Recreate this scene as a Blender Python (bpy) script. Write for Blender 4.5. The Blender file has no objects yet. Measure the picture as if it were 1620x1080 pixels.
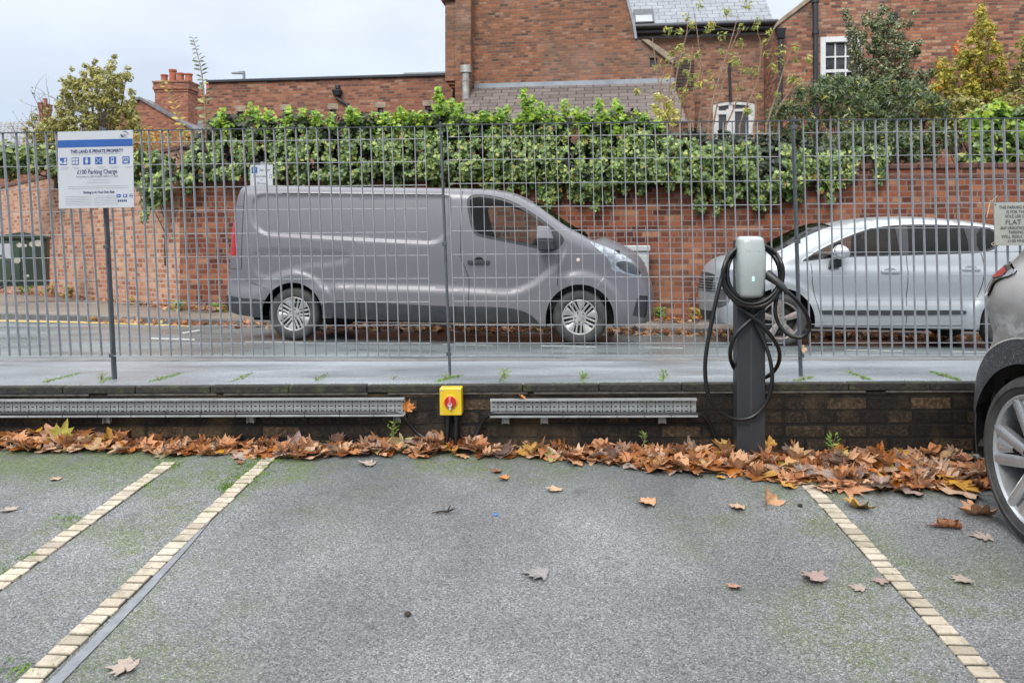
import bpy, bmesh, math, random
import numpy as np
from mathutils import Vector, Matrix, Euler
from mathutils.geometry import delaunay_2d_cdt

random.seed(7)
RNG = np.random.default_rng(7)
SC = bpy.context.scene
COL = SC.collection

# ------------------------------------------------------------------ camera
F, CX, HY, EYE = 1200.0, 810.0, 400.0, 1.09       # focal length, principal column, horizon row (in 1620 px units), eye height
cam = bpy.data.objects.new('camera', bpy.data.cameras.new('camera'))
COL.objects.link(cam)
cam.location = (0, 0, EYE)
cam.rotation_euler = (math.radians(90), 0, 0)
cam.data.sensor_width = 36.0
cam.data.lens = 36.0 * F / 1620.0
cam.data.shift_y = -(540 - HY) / 1620.0
cam.data.clip_start = 0.05
cam.data.clip_end = 2000
cam.data.dof.use_dof = True
cam.data.dof.focus_distance = 4.3
cam.data.dof.aperture_fstop = 5.0
SC.camera = cam


def P(px, py, d):
    """World point at depth d that lies along a bearing."""
    return Vector(((px - CX) / F * d, d, EYE + (HY - py) / F * d))


def dep(pl, px):
    return pl[0] / (1 + pl[1] * (px - CX) / F)


def PP(px, py, pl, off=0.0):
    return P(px, py, dep(pl, px) + off)


def GZ(d):
    """Height of the sloping car park surface at depth d."""
    return -0.286 + 0.0692 * d


def ground_pt(px, py):
    """Point of the car park on a bearing."""
    a = (HY - py) / F
    d = (EYE + 0.286) / (0.0692 - a)
    return Vector(((px - CX) / F * d, d, GZ(d)))


def frame(loc, ex, up=None):
    ex = Vector(ex).normalized()
    up = Vector(up) if up else Vector((0, 0, 1))
    ey = up.cross(ex).normalized()
    ez = ex.cross(ey).normalized()
    m = Matrix((ex, ey, ez)).transposed().to_4x4()
    m.translation = Vector(loc)
    return m


def plane_frame(pl, z=0.0):
    """Frame whose local x runs along a facade and local y away from the viewer; X=0 of the world is local x=0."""
    return frame((0, pl[0], z), (1, -pl[1], 0))


def tag(o, label=None, cat=None, group=None, kind=None):
    if label: o['label'] = label
    if cat: o['category'] = cat
    if group: o['group'] = group
    if kind: o['kind'] = kind
    return o


def empty(name, m=None, label=None, cat=None, group=None):
    o = bpy.data.objects.new(name, None)
    o.empty_display_size = 0.1
    COL.objects.link(o)
    if m is not None: o.matrix_world = m
    return tag(o, label, cat, group)


def copy_tree(o, parent=None):
    c = o.copy()
    COL.objects.link(c)
    if parent is not None: c.parent = parent
    for ch in list(o.children):
        copy_tree(ch, c)
    return c


class MB:
    """Collects simple shapes into one mesh."""
    def __init__(s):
        s.v, s.f, s.m = [], [], []

    def add(s, verts, faces, mi=0):
        b = len(s.v)
        s.v += [tuple(v) for v in verts]
        s.f += [tuple(i + b for i in f) for f in faces]
        s.m += [mi] * len(faces)
        return s

    def box(s, x0, x1, y0, y1, z0, z1, mi=0):
        v = [(x, y, z) for z in (z0, z1) for y in (y0, y1) for x in (x0, x1)]
        return s.add(v, [(0, 2, 3, 1), (4, 5, 7, 6), (0, 1, 5, 4), (2, 6, 7, 3), (0, 4, 6, 2), (1, 3, 7, 5)], mi)

    def hexa(s, p, mi=0):
        """p: bottom 4 (ccw from above) then top 4."""
        return s.add(p, [(3, 2, 1, 0), (4, 5, 6, 7), (0, 1, 5, 4), (1, 2, 6, 5), (2, 3, 7, 6), (3, 0, 4, 7)], mi)

    def prism(s, poly, y0, y1, mi=0):
        """poly in (x,z), extruded y0..y1"""
        a = sum(poly[i][0] * poly[(i + 1) % len(poly)][1] - poly[(i + 1) % len(poly)][0] * poly[i][1] for i in range(len(poly)))
        if a < 0: poly = poly[::-1]
        n = len(poly)
        v = [(x, y0, z) for x, z in poly] + [(x, y1, z) for x, z in poly]
        f = [tuple(range(n)), tuple(range(2 * n - 1, n - 1, -1))]
        f += [((i + 1) % n, i, i + n, (i + 1) % n + n) for i in range(n)]
        return s.add(v, f, mi)

    def tube(s, pts, r, n=8, mi=0, cap=True):
        pts = [Vector(p) for p in pts]
        rs = r if isinstance(r, (list, tuple)) else [r] * len(pts)
        k = len(pts)
        T = [(pts[min(i + 1, k - 1)] - pts[max(i - 1, 0)]).normalized() for i in range(k)]
        N = T[0].orthogonal().normalized()
        b = len(s.v)
        for i in range(k):
            N = (N - T[i] * N.dot(T[i]))
            N = N.normalized() if N.length > 1e-6 else T[i].orthogonal().normalized()
            B = T[i].cross(N)
            for j in range(n):
                a = 2 * math.pi * j / n
                s.v.append(tuple(pts[i] + (N * math.cos(a) + B * math.sin(a)) * rs[i]))
        for i in range(k - 1):
            for j in range(n):
                s.f.append((b + i * n + j, b + i * n + (j + 1) % n, b + (i + 1) * n + (j + 1) % n, b + (i + 1) * n + j)); s.m.append(mi)
        if cap:
            s.f.append(tuple(b + j for j in range(n))[::-1]); s.m.append(mi)
            s.f.append(tuple(b + (k - 1) * n + j for j in range(n))); s.m.append(mi)
        return s

    def lathe(s, prof, n=48, c=(0, 0, 0), axis='y', mi=0, closed=True):
        """prof: (radius, along-axis) pairs."""
        b = len(s.v); k = len(prof)
        for r, h in prof:
            for j in range(n):
                a = 2 * math.pi * j / n
                if axis == 'y': s.v.append((c[0] + r * math.cos(a), c[1] + h, c[2] + r * math.sin(a)))
                else: s.v.append((c[0] + r * math.cos(a), c[1] + r * math.sin(a), c[2] + h))
        for i in range(k if closed else k - 1):
            i2 = (i + 1) % k
            for j in range(n):
                q = (b + i * n + j, b + i * n + (j + 1) % n, b + i2 * n + (j + 1) % n, b + i2 * n + j)
                s.f.append(q); s.m.append(mi)
        return s

    def build(s, name, mat, parent=None, smooth=None, bevel=0.0, m=None, fix=False, seg=2):
        me = bpy.data.meshes.new(name)
        me.from_pydata(s.v, [], s.f)
        for mm in (mat if isinstance(mat, (list, tuple)) else [mat]): me.materials.append(mm)
        if any(s.m): me.polygons.foreach_set('material_index', s.m)
        if fix:
            bm = bmesh.new(); bm.from_mesh(me)
            bmesh.ops.remove_doubles(bm, verts=bm.verts, dist=1e-5)
            bmesh.ops.recalc_face_normals(bm, faces=bm.faces)
            bm.to_mesh(me); bm.free()
        if smooth:
            me.polygons.foreach_set('use_smooth', [True] * len(me.polygons))
            me.set_sharp_from_angle(angle=math.radians(smooth))
        me.update()
        o = bpy.data.objects.new(name, me)
        COL.objects.link(o)
        if parent is not None: o.parent = parent
        if m is not None: o.matrix_world = m
        if bevel:
            md = o.modifiers.new('bevel', 'BEVEL'); md.width = bevel; md.segments = seg; md.limit_method = 'ANGLE'; md.angle_limit = math.radians(40)
        return o


def obj_from_np(name, V, Fc, mat, parent=None, smooth=False):
    me = bpy.data.meshes.new(name)
    me.from_pydata(V.tolist() if hasattr(V, 'tolist') else V, [], Fc.tolist() if hasattr(Fc, 'tolist') else Fc)
    for mm in (mat if isinstance(mat, (list, tuple)) else [mat]): me.materials.append(mm)
    if smooth: me.polygons.foreach_set('use_smooth', [True] * len(me.polygons))
    me.update()
    o = bpy.data.objects.new(name, me); COL.objects.link(o)
    if parent is not None: o.parent = parent
    return o


def catmull(pts, k=6):
    pts = [Vector(p) for p in pts]
    out = []
    for i in range(len(pts) - 1):
        p0, p1, p2, p3 = pts[max(i - 1, 0)], pts[i], pts[i + 1], pts[min(i + 2, len(pts) - 1)]
        for j in range(k):
            t = j / k
            out.append(0.5 * ((2 * p1) + (p2 - p0) * t + (2 * p0 - 5 * p1 + 4 * p2 - p3) * t * t + (3 * p1 - p0 - 3 * p2 + p3) * t ** 3))
    out.append(pts[-1])
    return out


# ------------------------------------------------------------------ materials
class NT:
    def __init__(s, name):
        s.mat = bpy.data.materials.new(name); s.mat.use_nodes = True
        s.t = s.mat.node_tree; s.n = s.t.nodes; s.l = s.t.links
        s.n.clear()
        s.out = s.n.new('ShaderNodeOutputMaterial')
        s.b = s.n.new('ShaderNodeBsdfPrincipled')
        s.l.new(s.b.outputs[0], s.out.inputs[0])
        s._oc = None

    def co(s):
        if s._oc is None:
            s._oc = s.n.new('ShaderNodeTexCoord')
        return s._oc.outputs['Object']

    def set(s, **k):
        nm = dict(col='Base Color', rough='Roughness', metal='Metallic', coat='Coat Weight', coatr='Coat Roughness', spec='Specular IOR Level', ecol='Emission Color', estr='Emission Strength', normal='Normal', sheen='Sheen Weight')
        for a, v in k.items():
            i = s.b.inputs[nm[a]]
            if hasattr(v, 'is_linked') or isinstance(v, bpy.types.NodeSocket): s.l.new(v, i)
            elif a in ('col', 'ecol'): i.default_value = (*v, 1)
            else: i.default_value = v
        return s

    def inp(s, i, v):
        if isinstance(v, bpy.types.NodeSocket): s.l.new(v, i)
        elif isinstance(v, (tuple, list)) and len(v) == 3 and i.type == 'RGBA': i.default_value = (*v, 1)
        else: i.default_value = v

    def noise(s, scale, detail=4, rough=0.55, vec=None, dist=0.0):
        n = s.n.new('ShaderNodeTexNoise'); n.inputs['Scale'].default_value = scale; n.inputs['Detail'].default_value = detail
        n.inputs['Roughness'].default_value = rough; n.inputs['Distortion'].default_value = dist
        s.l.new(vec or s.co(), n.inputs['Vector'])
        return n.outputs['Fac']

    def voronoi(s, scale, feature='F1', vec=None, out='Distance'):
        n = s.n.new('ShaderNodeTexVoronoi'); n.feature = feature; n.inputs['Scale'].default_value = scale
        s.l.new(vec or s.co(), n.inputs['Vector'])
        return n.outputs[out]

    def ramp(s, fac, stops, interp='LINEAR'):
        n = s.n.new('ShaderNodeValToRGB'); cr = n.color_ramp; cr.interpolation = interp
        while len(cr.elements) < len(stops): cr.elements.new(0.5)
        for e, (p, c) in zip(cr.elements, stops):
            e.position = p
            e.color = (*c, 1) if isinstance(c, (tuple, list)) else (c, c, c, 1)
        s.inp(n.inputs[0], fac)
        return n.outputs[0]

    def mix(s, fac, a, b, blend='MIX'):
        n = s.n.new('ShaderNodeMix'); n.data_type = 'RGBA'; n.blend_type = blend; n.clamp_factor = True
        s.inp(n.inputs[0], fac); s.inp(n.inputs[6], a); s.inp(n.inputs[7], b)
        return n.outputs[2]

    def math(s, op, a, b=0.0, c=0.0, clamp=False):
        n = s.n.new('ShaderNodeMath'); n.operation = op; n.use_clamp = clamp
        s.inp(n.inputs[0], a); s.inp(n.inputs[1], b); s.inp(n.inputs[2], c)
        return n.outputs[0]

    def mapr(s, v, a, b, c=0.0, d=1.0):
        n = s.n.new('ShaderNodeMapRange'); n.clamp = True
        s.inp(n.inputs[0], v)
        for i, x in enumerate((a, b, c, d)): n.inputs[i + 1].default_value = x
        return n.outputs[0]

    def xyz(s, vec=None):
        n = s.n.new('ShaderNodeSeparateXYZ'); s.l.new(vec or s.co(), n.inputs[0])
        return n.outputs

    def comb(s, x, y, z=0.0):
        n = s.n.new('ShaderNodeCombineXYZ')
        s.inp(n.inputs[0], x); s.inp(n.inputs[1], y); s.inp(n.inputs[2], z)
        return n.outputs[0]

    def vscale(s, x, y, z):
        n = s.n.new('ShaderNodeMapping'); n.inputs['Scale'].default_value = (x, y, z); s.l.new(s.co(), n.inputs[0])
        return n.outputs[0]

    def bump(s, h, strength=0.5, dist=0.01, normal=None):
        n = s.n.new('ShaderNodeBump'); n.inputs['Strength'].default_value = strength; n.inputs['Distance'].default_value = dist
        s.l.new(h, n.inputs['Height'])
        if normal is not None: s.l.new(normal, n.inputs['Normal'])
        return n.outputs[0]

    def island(s):
        n = s.n.new('ShaderNodeNewGeometry'); return n.outputs['Random Per Island']

    def objrand(s):
        n = s.n.new('ShaderNodeObjectInfo'); return n.outputs['Random']


def M(name, col, rough=0.5, metal=0.0, var=0.15, scale=8.0, coat=0.0, bump=0.0, bscale=60.0, spec=0.5):
    """A plain surface with slight mottling and uneven gloss."""
    t = NT(name)
    n = t.noise(scale, 5)
    dark = tuple(c * (1 - var) for c in col); lite = tuple(min(1, c * (1 + var)) for c in col)
    t.set(col=t.ramp(n, [(0.3, dark), (0.7, lite)]), metal=metal, coat=coat, spec=spec)
    t.set(rough=t.mapr(t.noise(scale * 2.3, 3), 0.3, 0.7, max(0.02, rough - 0.08), min(1, rough + 0.08)))
    if bump: t.set(normal=t.bump(t.noise(bscale, 4), bump, 0.01))
    return t.mat


def paint(name, col, metal=0.35, rough=0.34, dirt=0.25):
    t = NT(name)
    n = t.noise(3.0, 3, 0.5)
    z = t.xyz()[2]
    road = t.math('MULTIPLY', t.mapr(z, 0.75, 0.15), dirt)
    c = t.mix(t.math('MULTIPLY', t.mapr(n, 0.45, 0.75), dirt), col, tuple(x * 0.8 + 0.05 for x in col))
    c = t.mix(road, c, (0.17, 0.155, 0.135))
    t.set(col=c, metal=metal, coat=0.25, coatr=0.12)
    t.set(rough=t.mapr(t.noise(2.5, 3), 0.3, 0.75, rough - 0.03, rough + 0.06))
    t.set(normal=t.bump(t.noise(900, 1), 0.02, 0.001))
    return t.mat


def glass(name, tint=(0.75, 0.82, 0.8), refl=1.0):
    m = bpy.data.materials.new(name); m.use_nodes = True
    t = m.node_tree; t.nodes.clear()
    o = t.nodes.new('ShaderNodeOutputMaterial'); mx = t.nodes.new('ShaderNodeMixShader')
    tr = t.nodes.new('ShaderNodeBsdfTransparent'); gl = t.nodes.new('ShaderNodeBsdfGlossy'); fr = t.nodes.new('ShaderNodeFresnel')
    fr.inputs[0].default_value = 1.5; gl.inputs['Roughness'].default_value = 0.03
    tr.inputs[0].default_value = (*tint, 1); gl.inputs[0].default_value = (refl, refl, refl, 1)
    tc = t.nodes.new('ShaderNodeTexCoord'); nz = t.nodes.new('ShaderNodeTexNoise'); nz.inputs['Scale'].default_value = 3
    t.links.new(tc.outputs['Object'], nz.inputs['Vector'])
    ma = t.nodes.new('ShaderNodeMath'); ma.operation = 'MULTIPLY_ADD'
    t.links.new(nz.outputs['Fac'], ma.inputs[0]); ma.inputs[1].default_value = 0.02
    t.links.new(fr.outputs[0], ma.inputs[2])
    t.links.new(ma.outputs[0], mx.inputs[0]); t.links.new(tr.outputs[0], mx.inputs[1]); t.links.new(gl.outputs[0], mx.inputs[2])
    t.links.new(mx.outputs[0], o.inputs[0])
    return m


def brick(name, palette, mortar, bw=0.225, bh=0.075, ms=0.010, stain=(0.5, (0.03, 0.025, 0.02)), sscale=1.2, rough=0.85, wob=0.012, lighten=None, seed=0.0, bumps=0.5, mottle=0.0, gain=1.28):
    """Courses follow local x+y and z. palette: list of (pos, colour) sampled once per brick."""
    t = NT(name)
    x, y, z = t.xyz()
    u = t.math('ADD', t.math('ADD', x, y), 7.31 + seed)
    nw = t.noise(2.2, 3)
    u2 = t.math('ADD', u, t.math('MULTIPLY', t.math('SUBTRACT', t.noise(9, 2), 0.5), wob))
    z2 = t.math('ADD', z, t.math('MULTIPLY', t.math('SUBTRACT', nw, 0.5), wob * 2.5))
    vec = t.comb(u2, z2)
    b = t.n.new('ShaderNodeTexBrick')
    b.offset = 0.5; b.offset_frequency = 2; b.squash = 0.62; b.squash_frequency = 3
    for k, v in (('Scale', 1.0), ('Mortar Size', ms), ('Mortar Smooth', 0.25), ('Bias', 0.0), ('Brick Width', bw), ('Row Height', bh)): b.inputs[k].default_value = v
    b.inputs['Color1'].default_value = (0, 0, 0, 1); b.inputs['Color2'].default_value = (1, 1, 1, 1); b.inputs['Mortar'].default_value = (0.5, 0.5, 0.5, 1)
    t.l.new(vec, b.inputs['Vector'])
    c = t.ramp(b.outputs['Color'], tinted(palette, gain, 1.02))
    c = t.mix(0.55, c, t.mix(1.0, c, t.ramp(t.noise(26, 5, 0.7), [(0.25, 0.35), (0.75, 1.6)]), 'MULTIPLY'))
    if mottle: c = t.mix(mottle, c, t.mix(1.0, c, t.ramp(t.noise(55, 6, 0.75), [(0.32, 0.15), (0.5, 0.8), (0.68, 3.2)]), 'MULTIPLY'))
    c = t.mix(b.outputs['Fac'], c, t.mix(t.noise(15, 4), tuple(q * 0.6 for q in mortar), tuple(min(1, q * 1.35) for q in mortar)))
    st = t.math('MULTIPLY', t.mapr(t.noise(sscale, 6, 0.65), 0.48, 0.72), stain[0])
    c = t.mix(st, c, stain[1])
    if lighten:
        li = t.math('MULTIPLY', t.mapr(t.noise(sscale * 0.7, 5, 0.6, vec=t.vscale(1, 1, 0.7)), 0.52, 0.72), lighten[0])
        c = t.mix(li, c, lighten[1])
    t.set(col=c, rough=rough, spec=0.3)
    h = t.math('SUBTRACT', t.math('MULTIPLY', t.noise(70, 4), 0.35), b.outputs['Fac'])
    t.set(normal=t.bump(h, bumps, 0.008))
    return t.mat


def slate(name, palette, gap=(0.02, 0.02, 0.022), bw=0.3, bh=0.2, rough=0.35, ms=0.008):
    t = NT(name)
    x, y, z = t.xyz()
    vec = t.comb(t.math('ADD', x, t.math('MULTIPLY', t.noise(5, 2), 0.04)), t.math('ADD', y, t.math('MULTIPLY', t.noise(3, 2), 0.05)))
    b = t.n.new('ShaderNodeTexBrick'); b.offset = 0.5
    for k, v in (('Scale', 1.0), ('Mortar Size', ms), ('Mortar Smooth', 0.1), ('Bias', 0.0), ('Brick Width', bw), ('Row Height', bh)): b.inputs[k].default_value = v
    b.inputs['Color1'].default_value = (0, 0, 0, 1); b.inputs['Color2'].default_value = (1, 1, 1, 1)
    t.l.new(vec, b.inputs['Vector'])
    c = t.mix(0.5, t.ramp(b.outputs['Color'], palette), t.ramp(t.noise(9, 5), palette))
    c = t.mix(b.outputs['Fac'], c, gap)
    # each course tips up towards its lower edge
    saw = t.math('FRACT', t.math('DIVIDE', t.xyz(vec)[1], bh))
    h = t.math('SUBTRACT', t.math('MULTIPLY', saw, -0.8), t.math('MULTIPLY', b.outputs['Fac'], 1.2))
    t.set(col=c, rough=t.mapr(t.noise(4, 3), 0.3, 0.7, rough - 0.1, rough + 0.15), normal=t.bump(h, 0.6, 0.02))
    return t.mat


def tinted(pal, k, sat=1.0):
    """A palette with every colour scaled (and its saturation changed)."""
    o = []
    for p, c in pal:
        m = sum(c) / 3; o.append((p, tuple(min(.8, max(.004, (m + (x - m) * sat) * k)) for x in c)))
    return o


def leafmat(name, stops, rough=0.45, trans=0.3, spec=0.5, objr=False, k=1.3, sat=1.08):
    stops = tinted(stops, k, sat)
    t = NT(name)
    r = t.island()
    if objr:
        r = t.math('FRACT', t.math('ADD', r, t.math('MULTIPLY', t.objrand(), 7.13)))
    c = t.ramp(r, stops)
    c = t.mix(0.35, c, t.mix(1.0, c, t.ramp(t.noise(35 if objr else 3.0, 3), [(0.3, 0.45), (0.7, 1.5)]), 'MULTIPLY'))
    t.set(col=c, rough=rough, spec=spec)
    if trans:
        tr = t.n.new('ShaderNodeBsdfTranslucent'); mx = t.n.new('ShaderNodeMixShader'); mx.inputs[0].default_value = trans
        t.l.new(c, tr.inputs[0])
        t.l.new(t.b.outputs[0], mx.inputs[1]); t.l.new(tr.outputs[0], mx.inputs[2]); t.l.new(mx.outputs[0], t.out.inputs[0])
    return t.mat


# ------------------------------------------------------------------ foliage
LEAF = {
    'oval': (np.array([(0, 0, 0), (.24, .3, .05), (.22, .68, .05), (0, 1, -.03), (-.22, .68, .05), (-.24, .3, .05)]), [(0, 1, 2, 3), (0, 3, 4, 5)]),
    'narrow': (np.array([(0, 0, 0), (.13, .4, .03), (0, 1, -.06), (-.13, .4, .03)]), [(0, 1, 2), (0, 2, 3)]),
    'ivy': (np.array([(0, 0.08, 0), (.22, -.05, .04), (.5, .18, .07), (.3, .42, .05), (.36, .66, .05), (0, 1, -.04), (-.36, .66, .05), (-.3, .42, .05), (-.5, .18, .07), (-.22, -.05, .04)]), [(0, 1, 2, 3, 4, 5), (0, 5, 6, 7, 8, 9)]),
}


def unit(a):
    return a / np.maximum(np.linalg.norm(a, axis=-1, keepdims=True), 1e-9)


def leaf_mesh(name, C, Nn, S, shape, mat, parent=None, tip=None):
    """C,Nn: (n,3) centres and facing; S: (n,) lengths; tip: optional (n,3) pointing direction."""
    T, fc = LEAF[shape]
    n = len(C)
    Nn = unit(Nn)
    R = unit(RNG.normal(size=(n, 3))) if tip is None else tip + 0.35 * RNG.normal(size=(n, 3))
    Y = unit(R - Nn * (R * Nn).sum(1, keepdims=True))
    X = np.cross(Y, Nn)
    V = C[:, None, :] + S[:, None, None] * (T[None, :, 0, None] * X[:, None] + (T[None, :, 1, None] - 0.4) * Y[:, None] + T[None, :, 2, None] * Nn[:, None])
    k = len(T)
    V = V.reshape(-1, 3)
    faces = [tuple(i * k + j for j in f) for i in range(n) for f in fc]
    return obj_from_np(name, V, faces, mat, parent)


def in_poly(pts, poly):
    pts = np.asarray(pts, float); poly = np.asarray(poly, float)
    x, y = pts[:, 0], pts[:, 1]
    ins = np.zeros(len(pts), bool)
    j = len(poly) - 1
    for i in range(len(poly)):
        xi, yi = poly[i]; xj, yj = poly[j]
        c = ((yi > y) != (yj > y)) & (x < (xj - xi) * (y - yi) / ((yj - yi) if yj != yi else 1e-12) + xi)
        ins ^= c; j = i
    return ins


def seg_dist(pts, poly, closed=True):
    pts = np.asarray(pts, float); A = np.asarray(poly, float)
    B = np.roll(A, -1, 0) if closed else A[1:]
    if not closed: A = A[:-1]
    out = np.full(len(pts), 1e9)
    for a, b in zip(A, B):
        ab = b - a; L = (ab * ab).sum()
        t = np.clip(((pts - a) @ ab) / max(L, 1e-12), 0, 1)
        d = np.linalg.norm(pts - (a + t[:, None] * ab), axis=1)
        np.minimum(out, d, out)
    return out


def scatter_px(poly, n, margin=0.0):
    p = np.asarray(poly, float); lo, hi = p.min(0), p.max(0)
    out = []
    while len(out) < n:
        q = RNG.uniform(lo, hi, size=(n * 2, 2))
        q = q[in_poly(q, p)]
        if margin: q = q[seg_dist(q, p) > margin]
        out += q.tolist()
    return np.array(out[:n])


def clumps(centers, radii, per, leaf, squash=(1, 1, 1), up=0.5, fill=0.35):
    """Leaves around clump centres: mostly on the shell, facing out and up."""
    C, N, S = [], [], []
    for c, r in zip(centers, radii):
        k = max(3, int(per * RNG.uniform(0.6, 1.3)))
        d = unit(RNG.normal(size=(k, 3)))
        rad = r * np.where(RNG.random(k) < fill, RNG.random(k) ** 0.5, RNG.uniform(0.75, 1.12, k))
        C.append(np.array(c) + d * rad[:, None] * np.array(squash))
        N.append(unit(d + np.array([0, -0.35, up]) + 0.45 * RNG.normal(size=(k, 3))))
        S.append(leaf * RNG.uniform(0.6, 1.35, k))
    return np.concatenate(C), np.concatenate(N), np.concatenate(S)
# ------------------------------------------------------------------ world and light
W = bpy.data.worlds.new('World'); SC.world = W; W.use_nodes = True
nt = W.node_tree; bg = nt.nodes['Background']
sky = nt.nodes.new('ShaderNodeTexSky'); sky.sky_type = 'NISHITA'; sky.sun_disc = False
SUN_EL, SUN_AZ = math.radians(42), math.radians(200)     # high, behind the viewer's left shoulder, veiled by cloud
sky.sun_elevation = SUN_EL; sky.sun_rotation = SUN_AZ; sky.dust_density = 2.5; sky.air_density = 1.0
tc = nt.nodes.new('ShaderNodeTexCoord')
sx = nt.nodes.new('ShaderNodeSeparateXYZ'); nt.links.new(tc.outputs['Generated'], sx.inputs[0])
grad = nt.nodes.new('ShaderNodeValToRGB')                # cloud layer: brighter overhead than at the horizon
nt.links.new(sx.outputs[2], grad.inputs[0])
e = grad.color_ramp.elements
e[0].position = 0.0; e[0].color = (3.3, 3.95, 5.2, 1)
e[1].position = 1.0; e[1].color = (20.0, 20.4, 21.0, 1)
m_ = grad.color_ramp.elements.new(0.22); m_.color = (4.5, 4.95, 5.7, 1)
m_ = grad.color_ramp.elements.new(0.36); m_.color = (5.6, 5.85, 6.2, 1)
mp = nt.nodes.new('ShaderNodeMapping'); mp.inputs['Scale'].default_value = (1.6, 1.6, 4.2); nt.links.new(tc.outputs['Generated'], mp.inputs[0])
nz = nt.nodes.new('ShaderNodeTexNoise'); nz.inputs['Scale'].default_value = 1.7; nz.inputs['Detail'].default_value = 6; nz.inputs['Roughness'].default_value = 0.5
nt.links.new(mp.outputs[0], nz.inputs['Vector'])
cl = nt.nodes.new('ShaderNodeMapRange'); nt.links.new(nz.outputs['Fac'], cl.inputs[0]); cl.inputs[1].default_value = 0.35; cl.inputs[2].default_value = 0.65; cl.inputs[3].default_value = 0.86; cl.inputs[4].default_value = 1.1
mul = nt.nodes.new('ShaderNodeMix'); mul.data_type = 'RGBA'; mul.blend_type = 'MULTIPLY'; mul.inputs[0].default_value = 1
nt.links.new(grad.outputs[0], mul.inputs[6]); nt.links.new(cl.outputs[0], mul.inputs[7])
mxs = nt.nodes.new('ShaderNodeMix'); mxs.data_type = 'RGBA'; mxs.inputs[0].default_value = 0.86
nt.links.new(sky.outputs[0], mxs.inputs[6]); nt.links.new(mul.outputs[2], mxs.inputs[7])
nt.links.new(mxs.outputs[2], bg.inputs[0]); bg.inputs[1].default_value = 0.1

sl = bpy.data.lights.new('sun', 'SUN'); sl.energy = 1.1; sl.angle = math.radians(22); sl.color = (1.0, 0.97, 0.92)
so = bpy.data.objects.new('sun', sl); COL.objects.link(so)
sd = Vector((math.sin(SUN_AZ) * math.cos(SUN_EL), math.cos(SUN_AZ) * math.cos(SUN_EL), math.sin(SUN_EL)))
so.rotation_euler = sd.to_track_quat('Z', 'Y').to_euler(); so.location = sd * 60
SC.view_settings.view_transform = 'Standard'; SC.view_settings.look = 'None'; SC.view_settings.gamma = 1.0
SC.view_settings.exposure = 0.9
SC.render.engine = 'CYCLES'; SC.cycles.use_denoising = True
SC.cycles.max_bounces = 8; SC.cycles.transparent_max_bounces = 16; SC.cycles.caustics_reflective = False; SC.cycles.caustics_refractive = False

# ------------------------------------------------------------------ lines of the place (depth, slant)
WALL = (4.243, 0.05)      # face of the low retaining wall
FENCE = (4.70, 0.05)
KERB_NEAR = (6.35, 0.06)
KERB = (11.4, 0.10)       # far kerb
BWALL = (12.7, 0.10)      # old brick boundary wall

# ------------------------------------------------------------------ setting
t = NT('car_park_asphalt')
x, y, z = t.xyz()
fine = t.voronoi(225, 'F1'); fcol = t.voronoi(225, 'F1', out='Color')
fx = t.xyz(fcol)[0]
sp = t.noise(260, 3, 0.7)
agg = t.math('MULTIPLY_ADD', t.math('SUBTRACT', fx, 0.5), 0.55, t.math('MULTIPLY_ADD', t.math('SUBTRACT', sp, 0.5), 0.9, 0.5))
c = t.ramp(agg, [(0.16, (0.022, 0.023, 0.024)), (0.38, (0.128, 0.131, 0.134)), (0.66, (0.205, 0.208, 0.212)), (0.90, (0.46, 0.46, 0.45))])
big = t.noise(0.9, 5, 0.6)
c = t.mix(0.75, c, t.mix(1.0, c, t.ramp(big, [(0.3, 0.45), (0.7, 1.34)]), 'MULTIPLY'))
wear = t.mapr(t.noise(0.6, 3, 0.5, vec=t.vscale(2.6, 0.35, 1)), 0.50, 0.64)
c = t.mix(t.math('MULTIPLY', wear, 0.35), c, t.mix(1.0, c, (0.6, 0.61, 0.63), 'MULTIPLY'))
spot = t.mapr(t.noise(3.2, 2, 0.5), 0.69, 0.73)
c = t.mix(t.math('MULTIPLY', spot, 0.55), c, (0.05, 0.05, 0.05))
# damp, darker band towards the wall and moss in it
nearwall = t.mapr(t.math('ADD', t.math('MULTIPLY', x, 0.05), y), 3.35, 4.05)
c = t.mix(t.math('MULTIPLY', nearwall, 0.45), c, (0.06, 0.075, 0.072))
mo1 = t.mapr(t.noise(1.7, 5, 0.65), 0.44, 0.60)
mo2 = t.mapr(t.noise(7, 5, 0.7), 0.36, 0.52)
mo3 = t.math('MULTIPLY', t.mapr(t.noise(95, 4, 0.75), 0.40, 0.54), t.mapr(agg, 0.80, 0.48))
# moss grows thicker at the two bay sides and along the wall foot
sideR = t.mapr(t.math('ABSOLUTE', t.math('SUBTRACT', x, 1.3)), 0.85, 0.2)
sideL = t.mapr(t.math('ABSOLUTE', t.math('SUBTRACT', x, -1.55)), 1.0, 0.3)
side = t.math('MAXIMUM', sideR, sideL)
foot = t.mapr(y, 3.45, 4.0)
leftfoot = t.math('MULTIPLY', t.mapr(x, -1.5, -1.8), t.mapr(y, 3.62, 3.9))
mask = t.math('MULTIPLY', t.math('MULTIPLY', t.math('ADD', t.math('MULTIPLY', side, 0.9), t.math('MULTIPLY', foot, 1.0), clamp=True), mo1), mo2)
mask = t.math('MAXIMUM', mask, t.math('MULTIPLY', leftfoot, t.mapr(t.noise(5, 4), 0.25, 0.5)))
mask = t.math('MULTIPLY', mask, t.math('MULTIPLY_ADD', mo3, 0.9, 0.12))
moss = t.ramp(t.noise(45, 4), [(0.3, (0.035, 0.056, 0.007)), (0.7, (0.11, 0.16, 0.02))])
c = t.mix(t.math('MULTIPLY', mask, 1.15, clamp=True), c, moss)
t.set(col=c, rough=t.mapr(big, 0.3, 0.7, 0.5, 0.75), spec=0.5)
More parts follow.
